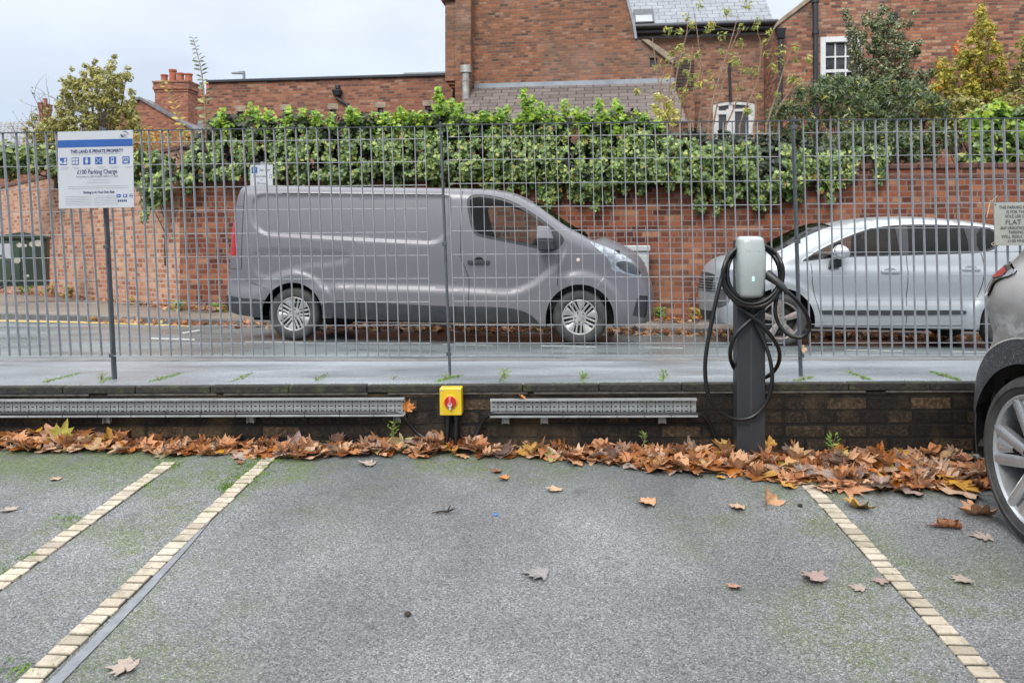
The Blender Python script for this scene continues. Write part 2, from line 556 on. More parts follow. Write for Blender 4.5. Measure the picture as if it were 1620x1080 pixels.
t.set(normal=t.bump(t.math('ADD', t.math('MULTIPLY', fine, 1.4), t.math('MULTIPLY', sp, 0.8)), 0.6, 0.005))
ASPH = t.mat

g = MB()
nx = 40
ys = [-7, -3, 0, 1.5, 2.5, 3.2, 3.8, 4.6]
for yy in ys: g.v += [(-14 + 28 * i / nx, yy, GZ(yy)) for i in range(nx + 1)]
for j in range(len(ys) - 1):
    for i in range(nx):
        a = j * (nx + 1) + i; g.f.append((a, a + 1, a + nx + 2, a + nx + 1)); g.m.append(0)
tag(g.build('car_park', ASPH), kind='structure')


def wet(name, base, rough, dark=0.6, scale=160.0):
    t = NT(name)
    sp = t.noise(scale, 3, 0.7)
    big = t.noise(1.1, 5, 0.6, vec=t.vscale(0.7, 1.4, 1))
    c = t.ramp(sp, [(0.34, tuple(q * 0.35 for q in base)), (0.5, base), (0.68, tuple(q * 1.8 for q in base))])
    c = t.mix(0.8, c, t.mix(1.0, c, t.ramp(big, [(0.3, dark), (0.7, 1.25)]), 'MULTIPLY'))
    t.set(col=c, rough=t.mapr(big, 0.3, 0.7, rough - 0.1, rough + 0.15), spec=0.6)
    t.set(normal=t.bump(sp, 0.35, 0.004))
    return t.mat


PAVE = wet('damp_pavement', (0.24, 0.265, 0.29), 0.36, dark=0.45, scale=110.0)
ROAD = wet('damp_road', (0.145, 0.17, 0.175), 0.30)
FPAVE = wet('far_pavement_stone', (0.20, 0.17, 0.14), 0.5, scale=60)
FPAVE_L = FPAVE
KERBM = M('kerb_stone', (0.13, 0.125, 0.12), 0.6, var=0.4, scale=5, bump=0.3)
SOIL = M('garden_soil', (0.05, 0.04, 0.03), 0.9, bump=0.5, bscale=8)
FIELD = M('distant_ground', (0.06, 0.08, 0.035), 0.9, var=0.4, scale=0.05)

PXS = [-900, -500, -200, 0, 200, 417, 600, 810, 1050, 1250, 1500, 1750, 2050, 2500]


def wall_top_y(px): return 612.0 - 0.0049 * px
def near_kerb_y(px): return 572.0 - 0.0015 * px


pav_front = [PP(px, wall_top_y(px) - 0.3, WALL, 0.02) for px in PXS]
pav_back = [PP(px, near_kerb_y(px), KERB_NEAR) for px in PXS]
g = MB()
n = len(PXS)
for k in range(5): g.v += [tuple(pav_front[i].lerp(pav_back[i], k / 4)) for i in range(n)]
for k in range(4):
    for i in range(n - 1): g.f.append((k * n + i, k * n + i + 1, (k + 1) * n + i + 1, (k + 1) * n + i)); g.m.append(0)
tag(g.build('pavement', PAVE), kind='structure')
# near kerb stone, a real step down to the road
g = MB()
for i in range(n - 1):
    a, b = pav_back[i], pav_back[i + 1]
    o_, dn = Vector((0, 0.13, 0)), Vector((0, 0, -0.2)); u_ = Vector((0, 0, 0.004))
    g.hexa([a + dn, b + dn, b + o_ + dn, a + o_ + dn, a + u_, b + u_, b + o_ + u_, a + o_ + u_])
tag(g.build('kerb', KERBM), kind='structure')


def interp(xs, ys, v): return float(np.interp(v, xs, ys))


KX = [-900, -300, 0, 200, 417, 700, 1050, 1500, 1900, 2500]
KY = [494, 499, 504, 509, 515.5, 522, 527.5, 536, 543, 554]
def kerb_pt(px, dy=0.0, off=0.0): return PP(px, interp(KX, KY, px) + dy, KERB, off)


road_near = [p + Vector((0, 0.10, -0.10)) for p in pav_back]
road_far = [kerb_pt(px) for px in PXS]
g = MB()
for k in range(9): g.v += [tuple(road_near[i].lerp(road_far[i], k / 8)) for i in range(n)]
for k in range(8):
    for i in range(n - 1): g.f.append((k * n + i, k * n + i + 1, (k + 1) * n + i + 1, (k + 1) * n + i)); g.m.append(0)
tag(g.build('road', ROAD), kind='structure')


def road_pt(px, py, up=0.004):
    """Point on the road surface on a bearing (road is a ruled sheet between its kerbs)."""
    i = int(np.clip(np.searchsorted(PXS, px) - 1, 0, n - 2)); f = (px - PXS[i]) / (PXS[i + 1] - PXS[i])
    A = road_near[i].lerp(road_near[i + 1], f); B = road_far[i].lerp(road_far[i + 1], f)
    a = (HY - py) / F
    # A + s(B-A): z-EYE = a*y
    dz, dy_ = B.z - A.z, B.y - A.y
    s = (a * A.y - (A.z - EYE)) / (dz - a * dy_)
    p = A + (B - A) * s
    return Vector(((px - CX) / F * p.y, p.y, p.z + up))


# far kerb and pavement
KPX = [-900, -500, -200, 0, 120, 200, 285, 417, 600, 810, 1050, 1250, 1500, 1750, 2050, 2500]
WX = [-900, -200, 100, 200, 285, 1050, 1500, 2500]
WYB = [436, 452, 469, 479, 488, 503.5, 513, 534]
WD = [45, 25, 17.6, 15.2]
def bw_depth(px):
    return float(np.interp(px, [-900, -200, 100, 200, 285], [45, 25, 17.6, 15.2, dep(BWALL, 285)])) if px < 285 else dep(BWALL, px)
def bw_base(px, off=0.0): return P(px, interp(WX, WYB, px), bw_depth(px) + off)


g = MB()
kt = [kerb_pt(px) + Vector((0, 0.0, 0.085)) for px in KPX]
for i in range(len(KPX) - 1):
    a, b = kt[i], kt[i + 1]; o_, dn = Vector((0, 0.14, 0)), Vector((0, 0, -0.25))
    g.hexa([a + dn, b + dn, b + o_ + dn, a + o_ + dn, a, b, b + o_, a + o_])
tag(g.build('kerb', KERBM, bevel=0.012), kind='structure')
g = MB()
m_ = len(KPX)
ka = [p + Vector((0, 0.13, -0.004)) for p in kt]; kb = [bw_base(px, 0.15) for px in KPX]
for k in range(5): g.v += [tuple(ka[i].lerp(kb[i], k / 4)) for i in range(m_)]
for k in range(4):
    for i in range(m_ - 1): g.f.append((k * m_ + i, k * m_ + i + 1, (k + 1) * m_ + i + 1, (k + 1) * m_ + i)); g.m.append(0)
tag(g.build('footpath', FPAVE), kind='structure')
# ground sheets
g = MB().add([(-60, 12.2, -0.30), (60, 12.2, -0.30), (90, 75, -0.1), (-90, 75, -0.1)], [(0, 1, 2, 3)])
tag(g.build('garden_ground', SOIL), kind='structure')
g = MB().add([(-900, -900, -1.3), (900, -900, -1.3), (900, 900, -1.3), (-900, 900, -1.3)], [(0, 1, 2, 3)])
tag(g.build('ground', FIELD), kind='structure')

# road paint: parking bay line
RPAINT = M('road_paint_white', (0.40, 0.41, 0.40), 0.6, var=0.3, scale=30)
YPAINT = M('road_paint_yellow', (0.55, 0.38, 0.12), 0.7, var=0.35, scale=30)
g = MB()
for (x0, y0, x1, y1, th) in [(388, 540.5, 480, 541.6, 1.1), (540, 543, 622, 543.6, 1.0), (700, 544.5, 780, 546.5, 1.0), (856, 547, 943, 548.6, 1.2), (1020, 549.5, 1080, 550.6, .9), (1340, 553.5, 1430, 555.2, 1.1), (1505, 556, 1580, 557.2, 1.1), (236, 534.5, 308, 536.5, 2.2), (288, 526, 316, 521.5, 2.2)]:
    g.add([road_pt(x0, y0 + th), road_pt(x1, y1 + th), road_pt(x1, y1), road_pt(x0, y0)], [(0, 1, 2, 3)])
tag(g.build('road_markings', RPAINT), kind='structure')
g = MB()
q = [(0, 506.5), (110, 508.5), (200, 511), (300, 515)]
for a, b in zip(q[:-1], q[1:]): g.add([road_pt(a[0], a[1] + 2.2), road_pt(b[0], b[1] + 2.2), road_pt(b[0], b[1]), road_pt(a[0], a[1])], [(0, 1, 2, 3)])
tag(g.build('road_markings', YPAINT), kind='structure')

# bay lines: cream setts let into the asphalt
t = NT('cream_setts')
c = t.ramp(t.island(), [(0.0, (0.29, 0.25, 0.19)), (0.4, (0.41, 0.355, 0.275)), (0.9, (0.49, 0.43, 0.34)), (1.0, (0.25, 0.21, 0.155))])
c = t.mix(t.mapr(t.noise(9, 6, 0.75), 0.48, 0.72), c, (0.17, 0.15, 0.105))
c = t.mix(t.math('MULTIPLY', t.mapr(t.noise(5, 4, 0.7), 0.55, 0.68), 0.6), c, (0.10, 0.13, 0.04))
c = t.mix(t.math('MULTIPLY', t.mapr(t.noise(120, 2), 0.6, 0.7), 0.6), c, (0.08, 0.07, 0.05))
t.set(col=c, rough=0.7, normal=t.bump(t.noise(150, 3), 0.3, 0.003))
SETT = t.mat
JOINT = M('dark_joint', (0.012, 0.013, 0.009), 0.95)


def bay_line(p0, p1, label, width=0.070, pitch=0.0555, skip=()):
    A, B = ground_pt(*p0), ground_pt(*p1)
    d = (B - A); L = d.length; d.normalize(); s = Vector((d.y, -d.x, 0)).normalized()
    up = s.cross(d).normalized()
    if up.z < 0: up = -up
    o = empty('bay_line', None, label, 'bay line', 'parking bay lines of cream setts')
    o.location = A
    g = MB(); k = 0; u = 0.0
    j = MB().hexa([(s * w + d * a + up * h) for h in (-0.02, 0.0025) for (w, a) in ((-width * .5, 0), (width * .5, 0), (width * .5, L), (-width * .5, L))])
    j.build('joint_bed', JOINT, o)
    while u < L - 0.03:
        l = pitch * random.uniform(0.88, 1.12)
        if not any(a <= k < b for a, b in skip):
            w0 = -width / 2 + random.uniform(-.004, .004); w1 = width / 2 + random.uniform(-.004, .004); h = 0.007 + random.uniform(0, .003)
            a0, a1 = u + 0.0055, min(u + l - 0.0055, L); sk = random.uniform(-.003, .003)
            g.hexa([(s * w + d * a + up * zz) for zz in (-0.01, h) for (w, a) in ((w0, a0), (w1, a0 + sk), (w1, a1), (w0, a1 + sk))])
        u += l; k += 1
    g.build('setts', SETT, o, bevel=0.002, seg=1)
    return o


bay_line((-330, 1160), (268, 733), 'cream sett bay line meeting the mossy drift at the far end of the neighbouring bay')
bay_line((30, 1095), (428, 724), 'cream sett bay line with a grey tar band along its near side')
bay_line((1600, 1112), (1276, 765), 'cream sett bay line running from the leaf drift by the charger post')
TAR = M('tar_band', (0.17, 0.18, 0.195), 0.42, var=0.2, scale=20)
g = MB()
tarp = [(333, 822, 335, 822), (294, 862, 301, 864), (241, 915, 252, 918), (233, 924, 246, 926), (168, 990, 184, 992), (104, 1053, 123, 1055), (50, 1106, 72, 1108)]
up_ = Vector((0, 0, 0.0045))
for a, b in zip(tarp[:-1], tarp[1:]):
    g.add([ground_pt(b[0], b[1]) + up_, ground_pt(b[2], b[3]) + up_, ground_pt(a[2], a[3]) + up_, ground_pt(a[0], a[1]) + up_], [(0, 1, 2, 3)])
tag(g.build('tar_strip', TAR), kind='structure')
# ------------------------------------------------------------------ retaining wall
wl, wr = PP(-700, wall_top_y(-700), WALL), PP(2300, wall_top_y(2300), WALL)
ax = (wr - wl).normalized()
WM = frame(wl, ax, Vector((0, 0, 1)) - ax * ax.z)
WMi = WM.inverted()


def wall_loc(px, py, off=0.0):
    """Local (x,y,z) of a bearing on the wall face (off metres in front of it)."""
    o, dvec = WMi @ Vector((0, 0, EYE)), WMi.to_3x3() @ Vector(((px - CX) / F, 1, (HY - py) / F))
    s = (-off - o.y) / dvec.y
    return o + dvec * s


LW = (wr - wl).length
BR_R = brick('sooty_wall_brick', [(0.0, (0.010, 0.008, 0.007)), (0.5, (0.026, 0.018, 0.013)), (0.8, (0.05, 0.034, 0.021)), (1.0, (0.085, 0.056, 0.032))], (0.008, 0.007, 0.006), ms=0.009,
             stain=(0.95, (0.006, 0.007, 0.005)), sscale=4.0, rough=0.7, wob=0.006, lighten=(0.65, (0.10, 0.068, 0.034)), bumps=1.0, mottle=0.9, gain=0.85)
t = NT('mossy_coping')
c = t.ramp(t.noise(30, 5, 0.7), [(0.25, (0.006, 0.006, 0.005)), (0.6, (0.024, 0.020, 0.017)), (0.8, (0.06, 0.052, 0.044))])
c = t.mix(t.math('MULTIPLY', t.mapr(t.noise(6, 5, 0.7), 0.52, 0.66), 0.8), c, (0.05, 0.065, 0.018))
t.set(col=c, rough=0.8, normal=t.bump(t.noise(60, 4), 0.8, 0.01))
COPE = t.mat
rwall = empty('retaining_wall', WM, 'low sooty brick retaining wall with a mossy coping along the back of the bays', 'wall')
tp = 0.042
MB().box(0, LW, 0.002, 0.24, -0.75, -tp - 0.006).build('brickwork', BR_R, rwall)
g = MB(); xx = 0.0
while xx < LW:
    l = 0.44 * random.uniform(.95, 1.05)
    g.box(xx, xx + l - 0.004, -0.007 + random.uniform(-.002, .002), 0.055, -tp, 0.0 + random.uniform(-.002, .001)); xx += l
g.build('coping', COPE, rwall, bevel=0.006)
g = MB(); xx = 0.0
while xx < LW:
    l = random.uniform(.5, 1.6); g.box(xx, xx + l, -.0045 + random.uniform(-.002, .001), .03, -tp - .0115, -tp - .0005); xx += l + random.uniform(0, .12)
g.build('mortar_ledge', M('pale_mortar', (0.075, 0.068, 0.06), 0.9, var=.5, scale=16), rwall)

# ------------------------------------------------------------------ mesh fence
t = NT('weathered_galvanised_steel')
c = t.ramp(t.noise(14, 5, 0.7), [(0.3, (0.25, 0.265, 0.285)), (0.7, (0.40, 0.415, 0.44))])
c = t.mix(t.math('MULTIPLY', t.mapr(t.noise(5, 5, 0.75), 0.60, 0.70), 0.7), c, (0.14, 0.085, 0.05))
c = t.mix(t.math('MULTIPLY', t.mapr(t.math('FRACT', t.math('ADD', t.objrand(), t.noise(0.8, 1))), 0.0, 1.0), 0.25), c, (0.15, 0.16, 0.175))
t.set(col=c, rough=0.45, metal=0.25); GALV = t.mat
POSTM = M('dark_grey_painted_steel', (0.075, 0.085, 0.10), 0.5, metal=0.2, var=0.3, scale=9)
panels = [  # corner bearings TL, TR, BL, BR, number of vertical bars, label
    ((-340, 215.5), (137, 208.5), (-318, 563.5), (161, 562.6), 31, 'galvanised bar fence panel behind the private property notice'),
    ((171, 207), (671, 200.5), (190, 562.6), (682, 562.3), 31, 'galvanised bar fence panel in front of the cargo end of the van'),
    ((709, 197.5), (1232, 191.5), (720, 562.3), (1241, 562.2), 31, 'galvanised bar fence panel in front of the van cab and bonnet'),
    ((1272, 190.3), (1836, 185.2), (1282, 562.2), (1848, 561.8), 31, 'galvanised bar fence panel in front of the silver car')]
rows = [0.0, .0535, .153, .2555, .3575, .461, .5625, .6635, .7655, .8675, .9465, 1.0]
bar_me = wire_me = None
for ip, (tl, tr, bl, br, nb, lab) in enumerate(panels):
    a, b, c_, d_ = (PP(*q, FENCE) for q in (bl, br, tl, tr))
    ex = (b - a).normalized()
    Mx = frame(a, ex, Vector((0, 0, 1)) - ex * ex.z); Mi = Mx.inverted()
    f = empty('bar_fence', Mx, lab, 'fence', 'bar fence panels along the pavement')
    la, lb, lc, ld = Mi @ a, Mi @ b, Mi @ c_, Mi @ d_
    for i in range(nb):
        s = i / (nb - 1)
        p0 = la.lerp(lb, s); p1 = lc.lerp(ld, s); dv = p1 - p0; h = dv.length
        if bar_me is None:
            o = MB().box(-.0015, .0015, -.011, .011, 0, 1).build('bar', GALV, f); bar_me = o.data
        else:
            o = bpy.data.objects.new('bar', bar_me); COL.objects.link(o); o.parent = f
        jit = math.radians(random.gauss(0, .28))
        o.location = p0; o.scale = (1, 1, h); o.rotation_euler = (0, math.atan2(dv.x, dv.z) + jit, 0)
    for k, r in enumerate(rows):
        e0 = lc.lerp(la, r); e1 = ld.lerp(lb, r)
        edge = k in (0, len(rows) - 1)
        if edge:
            ext = (0.065 if ip else 0.0)
            dv = (e1 - e0).normalized()
            g = MB().box(-0.075, (e1 - e0).length + 0.12, -.013, .013, -.0017, .0017)
            o = g.build('rail', GALV if k else POSTM, f)
        else:
            if wire_me is None:
                o = MB().tube([(0, 0, 0), (1, 0, 0)], 0.0021, 6).build('cross_wire', GALV, f, smooth=60); wire_me = o.data
            else:
                o = bpy.data.objects.new('cross_wire', wire_me); COL.objects.link(o); o.parent = f
            o.scale = ((e1 - e0).length, 1, 1)
        dv = e1 - e0
        o.location = e0; o.rotation_euler = (0, -math.atan2(dv.z, dv.x), 0)
for tx, ty, bx, by, lab in [(161, 202, 181, 595, 'dark flat steel fence post behind the private property notice'), (697, 194, 712, 593, 'dark flat steel fence post rising above the yellow isolator'), (1254, 184, 1267, 597, 'dark flat steel fence post beside the charger head'), (1849, 181, 1862, 599, 'dark flat steel fence post beyond the parked crossover')]:
    b = PP(bx, by, FENCE, 0.012); T = PP(tx, ty, FENCE, 0.012); up = (T - b)
    exx = Vector((1, -.05, 0)); exx = (exx - up.normalized() * exx.dot(up.normalized())).normalized()
    o = empty('fence_post', frame(b, exx, up), lab, 'post', 'flat steel fence posts')
    MB().box(-.006, .006, -.022, .022, -.03, up.length).build('upright', POSTM, o, bevel=0.0015, seg=1)
    g = MB()
    for zf in (.085, .52, .955): g.box(-.016, .016, -.026, -.0225, up.length * zf - .012, up.length * zf + .012)
    g.build('clip', POSTM, o, bevel=0.002, seg=1)


# ------------------------------------------------------------------ lettering helper
def text(name, s, size, x, z, mat, parent, align='CENTER', width=None, y=-0.002, font_scale=None, bold=False, ext=0.0004):
    cu = bpy.data.curves.new(name, 'FONT'); cu.body = s; cu.size = size; cu.align_x = align; cu.align_y = 'CENTER'
    cu.extrude = ext; cu.resolution_u = 3
    if bold: cu.offset = size * 0.012
    o = bpy.data.objects.new(name, cu)
    me = bpy.data.meshes.new_from_object(o)
    bpy.data.objects.remove(o)
    me.materials.clear(); me.materials.append(mat)
    o = bpy.data.objects.new(name, me); COL.objects.link(o)
    o.parent = parent
    xs = [v.co.x for v in me.vertices]
    sc = 1.0
    if width and xs: sc = width / (max(xs) - min(xs))
    o.location = (x, y, z); o.rotation_euler = (math.radians(90), 0, 0); o.scale = (sc, 1, 1)
    return o


def join(objs, name):
    """Merge finished meshes of one part into one mesh object."""
    base = objs[0]; bm = bmesh.new()
    for o in objs:
        me = o.data.copy(); me.transform(Matrix.LocRotScale(o.location, o.rotation_euler, o.scale)); bm.from_mesh(me)
        bpy.data.meshes.remove(me)
    me = bpy.data.meshes.new(name); bm.to_mesh(me); bm.free()
    me.materials.append(base.data.materials[0])
    n_ = bpy.data.objects.new(name, me); COL.objects.link(n_); n_.parent = base.parent
    for o in objs: bpy.data.objects.remove(o)
    return n_


# ------------------------------------------------------------------ private property notice
SIGNW = M('notice_white', (0.43, 0.445, 0.48), 0.45, var=0.05, scale=4)
BLUE = M('notice_blue', (0.012, 0.075, 0.29), 0.4, var=0.1)
NAVY = M('notice_navy_ink', (0.03, 0.04, 0.13), 0.5)
GREYINK = M('notice_grey_ink', (0.30, 0.32, 0.40), 0.6)
SPL = (4.60, 0.05)
TL, TR, BL = PP(91, 209, SPL), PP(210, 206, SPL), PP(100, 330, SPL)
ex = (TR - TL).normalized(); upv = (TL - BL)
Sx = frame(TL, ex, upv - ex * upv.dot(ex)); w = (TR - TL).length; h = upv.length
sg = empty('private_property_sign', Sx, 'white private property notice with a blue band on the bar fence', 'sign')
MB().box(0, w, 0.0, 0.004, -h, 0).build('board', SIGNW, sg, bevel=0.001, seg=1)
MB().box(0.002, w - 0.002, -0.0015, -0.0002, -h * .205, -h * .11).build('blue_band', BLUE, sg)
T = [text('lettering', 'THIS LAND IS PRIVATE PROPERTY', .03, w * .52, -h * .262, NAVY, sg, width=w * .70, bold=True),
     text('lettering', '£100 Parking Charge', .04, w * .52, -h * .53, NAVY, sg, width=w * .53),
     text('lettering', 'Parking is At Your Own Risk', .02, w * .54, -h * .795, NAVY, sg, width=w * .41, bold=True),
     text('lettering', 'PARKING', .011, w * .875, -h * .063, NAVY, sg, width=w * .08)]
join(T, 'lettering')
T = [text('small_print', 'Reducing to £60 if paid within 14 days', .018, w * .52, -h * .587, GREYINK, sg, width=w * .56)]
g = MB()
def inkline(x0, x1, z, th=.0016): g.box(w * x0, w * x1, -0.0012, -0.0002, -h * z - th, -h * z + th)
for (x0, x1, z) in [(.18, .85, .296), (.40, .66, .635), (.38, .68, .668)]: inkline(x0, x1, z, .0009)
for k, z in enumerate([.715, .742]): inkline(.13, .93, z, .001)
for k in range(6):
    inkline(.09, .44, .845 + k * .022, .0007); inkline(.47, .79, .845 + k * .022, .0007)
for x0 in (.03, .19, .35, .52, .69, .88):
    inkline(x0, x0 + .11, .468, .0008); inkline(x0 + .02, x0 + .09, .485, .0008)
T.append(g.build('small_print', GREYINK, sg))
join(T, 'small_print')
PICT = NT('pictogram_blue'); PICT.set(col=(0.012, 0.075, 0.29), rough=0.4); PICT = PICT.mat
for k, xc in enumerate((.075, .232, .385, .543, .727, .905)):
    s_ = .042 * w / .45
    x0, z0 = xc * w, -h * .385
    MB().box(x0 - s_ / 2, x0 + s_ / 2, -.0014, -.0002, z0 - s_ / 2, z0 + s_ / 2).build('pictogram', PICT, sg)
    g = MB()
    B_ = lambda a, b, c, d: g.box(x0 + a * s_, x0 + b * s_, -.0026, -.0016, z0 + c * s_, z0 + d * s_)
    if k == 0: B_(-.45, -.2, -.35, .05); B_(.05, .45, -.4, -.05); B_(.1, .4, .05, .35); B_(-.15, .0, -.4, -.2)
    elif k == 1: B_(-.4, -.03, .05, .4); B_(.06, .42, .05, .4); B_(-.4, -.03, -.4, -.05); B_(.06, .42, -.4, -.05)
    elif k == 2: B_(-.12, .12, .2, .42); B_(-.2, .2, -.25, .15); B_(-.12, .12, -.42, -.28)
    elif k == 3:
        for q in range(7): B_(-.38 + q * .11, -.28 + q * .11, -.4 + q * .11, -.28 + q * .11); B_(-.38 + q * .11, -.28 + q * .11, .28 - q * .11, .4 - q * .11)
    elif k == 4: B_(-.2, .2, -.38, -.05); B_(-.2, -.12, -.05, .36); B_(.12, .2, -.05, .42); B_(-.12, .12, .28, .36)
    else: B_(-.36, .36, .25, .36); B_(-.36, -.26, -.1, .25); B_(.26, .36, -.1, .25); B_(-.3, .3, -.36, -.16); B_(-.06, .06, -.1, .15)
    g.build('pictogram_symbol', SIGNW, sg)
g = MB()
ac = (w * .885, -h * .055)
for a0, a1, r in ((-10, 110, .026), (160, 290, .020)):
    pts = [(ac[0] + r * math.cos(math.radians(a0 + (a1 - a0) * i / 10)), -.001, ac[1] + r * .75 * math.sin(math.radians(a0 + (a1 - a0) * i / 10))) for i in range(11)]
    g.tube(pts, [.0006 + .0022 * math.sin(math.pi * i / 10) for i in range(11)], 5)
g.box(w * .82, w * .93, -.0012, -.0002, -h * .089, -h * .086)
g.build('logo', NAVY, sg)
g = MB()
for xc in (.80, .885):
    g.box(w * (xc - .027), w * (xc + .027), -.0014, -.0002, -h * .868, -h * .827)
g.lathe([(.010, -.0014), (.012, -.0014), (.012, -.0002), (.010, -.0002)], 20, (w * .965, 0, -h * .848), 'y')
g.box(w * .945, w * .985, -.0014, -.0002, -h * .852, -h * .844)
sy = g.build('badge', BLUE, sg)
g = MB(); g.box(w * .782, w * .818, -.0026, -.0016, -h * .853, -h * .843); g.box(w * .872, w * .898, -.0026, -.0016, -h * .860, -h * .836)
g.build('badge_symbol', SIGNW, sg)
g = MB()
for k in range(5): g.box(w * (.79 + k * .025), w * (.807 + k * .025), -.0012, -.0002, -h * .925, -h * .898)
g.build('accreditation_mark', NAVY, sg)
MB().box(w * .58, w * .635, 0.005, 0.02, -.0, .020).build('fixing_clip', POSTM, sg)

# ------------------------------------------------------------------ flat parking notice (partly beyond the right edge)
PL2 = (4.62, 0.05)
TL, TR, BL = PP(1573, 321.5, PL2), PP(1641, 320.5, PL2), PP(1577.5, 388.5, PL2)
ex = (TR - TL).normalized(); upv = (TL - BL)
Sx = frame(TL, ex, upv - ex * upv.dot(ex)); w = (TR - TL).length; h = upv.length
s2 = empty('flat_parking_sign', Sx, 'pale grey square notice for a flat parking space tied to the fence', 'sign')
PALE = M('weathered_pale_grey_plate', (0.33, 0.34, 0.305), 0.5, var=0.12, scale=10)
INK = M('faded_dark_ink', (0.06, 0.065, 0.065), 0.6)
MB().box(0, w, 0, .004, -h, 0).build('board', PALE, s2, bevel=.001, seg=1)
T = []
for s_, zc, wd, sz in [('THIS PARKING SPACE', .105, .78, .026), ('IS FOR THE', .21, .44, .026), ('SOLE USE OF', .315, .50, .026), ('FLAT 1', .455, .46, .040), ('ANY UNAUTHORISED', .59, .74, .026), ('PARKING', .69, .34, .026), ('WILL RESULT IN', .79, .68, .026), ('£100 FINE', .895, .40, .026)]:
    T.append(text('lettering', s_, sz, w * .5, -h * zc, INK, s2, width=w * wd))
join(T, 'lettering')
g = MB()
g.box(.004, .010, -.003, 0, -.012, -.006); g.box(w - .010, w - .004, -.003, 0, -.012, -.006)
g.build('screw', INK, s2)
TWINE = M('pale_twine', (0.5, 0.42, 0.3), 0.8)
g = MB()
g.tube(catmull([(.0, -.003, -h + .01), (-.014, -.012, -h + .002), (-.02, -.002, -h + .012), (-.006, -.01, -h + .02), (.012, -.006, -h + .004), (.02, -.012, -h + .02)], 4), .0016, 5)
g.tube(catmull([(-.002, -.006, -.004), (-.018, -.012, .012), (-.03, -.01, .004), (-.05, -.02, -.06), (-.056, -.02, -.085)], 4), .0018, 5)
g.tube(catmull([(-.018, -.006, .012), (-.0, -.01, .03), (.012, -.012, .045)], 4), .0016, 5)
g.build('tie', TWINE, s2, smooth=60)

# ------------------------------------------------------------------ cable trays with cables
TRAYM = M('zinc_cable_tray', (0.33, 0.345, 0.345), 0.45, metal=0.35, var=0.2, scale=14)
BLK = M('black_cable_sheath', (0.007, 0.007, 0.008), 0.36, var=0.3, scale=20)
TIEM = M('black_nylon', (0.01, 0.01, 0.01), 0.4)


def cable_tray(px0, px1, ytop, brackets, label):
    a = wall_loc(px0, ytop, 0.03); b = wall_loc(px1, ytop, 0.03)
    L = b.x - a.x
    o = empty('cable_tray', WM @ Matrix.Translation((a.x, -0.03, (a.z + b.z) / 2)), label, 'cable tray', 'perforated cable trays on the retaining wall')
    per = 0.0482; H = 0.092
    # perforated back plate
    xs, cut = [0.0], []
    k = 0
    while (k + 1) * per < L:
        x0 = k * per
        xs += [x0 + .009, x0 + .0255, x0 + .0385, x0 + .0445]; k += 1
    xs += [L]
    zs = [0.0]
    for r in range(3):
        zc = -.020 - r * .0255
        zs += [zc + .0085, zc + .0028, zc - .0028, zc - .0085]
    zs += [-H]
    V = [(x_, 0, z_) for z_ in zs for x_ in xs]; nX = len(xs); Fc = []
    for j in range(len(zs) - 1):
        for i in range(nX - 1):
            ph = (i - 1) % 4
            row = (j - 1) % 4
            hole = False
            if 0 < j < len(zs) - 1 and i > 0 and i < nX - 1:
                hs = ph == 0 and row == 1
                vs = ph == 2 and row in (0, 1, 2)
                hole = hs or vs
            if not hole: Fc.append((j * nX + i, j * nX + i + 1, (j + 1) * nX + i + 1, (j + 1) * nX + i)[::-1])
    pl = obj_from_np('perforated_plate', V, Fc, TRAYM, o)
    md = pl.modifiers.new('sheet', 'SOLIDIFY'); md.thickness = 0.0012
    g = MB()
    g.box(0, L, -.028, .0, -.0015, .0015); g.box(0, L, -.030, -.028, -.008, .0015)
    g.box(0, L, -.050, .0, -H - .002, -H + .0005); g.box(0, L, -.052, -.050, -H - .002, -H + .009)
    g.build('flange', TRAYM, o)
    for bx in brackets:
        q = wall_loc(bx, 660, 0.03).x - a.x
        g = MB().box(q - .020, q + .020, .0, .0025, -H - .045, -H - .003)
        g.box(q - .020, q - .017, -.022, .0, -H - .045, -H - .003); g.box(q + .017, q + .020, -.022, .0, -H - .045, -H - .003)
        g.lathe([(.0001, -.004), (.006, -.004), (.006, .0), (.0001, .0)], 10, (q, 0, -H - .024), 'y')
        g.build('bracket', TRAYM, o, bevel=.0008, seg=1)
    return o, a, L


cable_tray(-220, 641, 630.5, (-60, 171, 398, 629), 'long perforated zinc cable tray ending before the yellow isolator')
cable_tray(776, 1101, 630.0, (800, 861, 1047), 'short perforated zinc cable tray between the yellow isolator and the charger')


def run_cable(path, r, label, ties):
    pts = [WM @ wall_loc(px, py, off) for px, py, off in path]
    o = empty('power_cable', Matrix.Translation(pts[0]), label, 'cable')
    sm = [p - pts[0] for p in catmull(pts, 6)]
    MB().tube(sm, r, 8).build('sheath', BLK, o, smooth=60)
    g = MB()
    for tx in ties:
        p = WM @ wall_loc(tx, 654, 0.06) - pts[0]
        g.tube([p + Vector((0, 0, .022)), p + Vector((0.001, -.02, .012)), p + Vector((.001, -.024, -.012)), p + Vector((.001, -.012, -.026))], .0016, 5)
    if ties: g.build('cable_tie', TIEM, o)
    return o


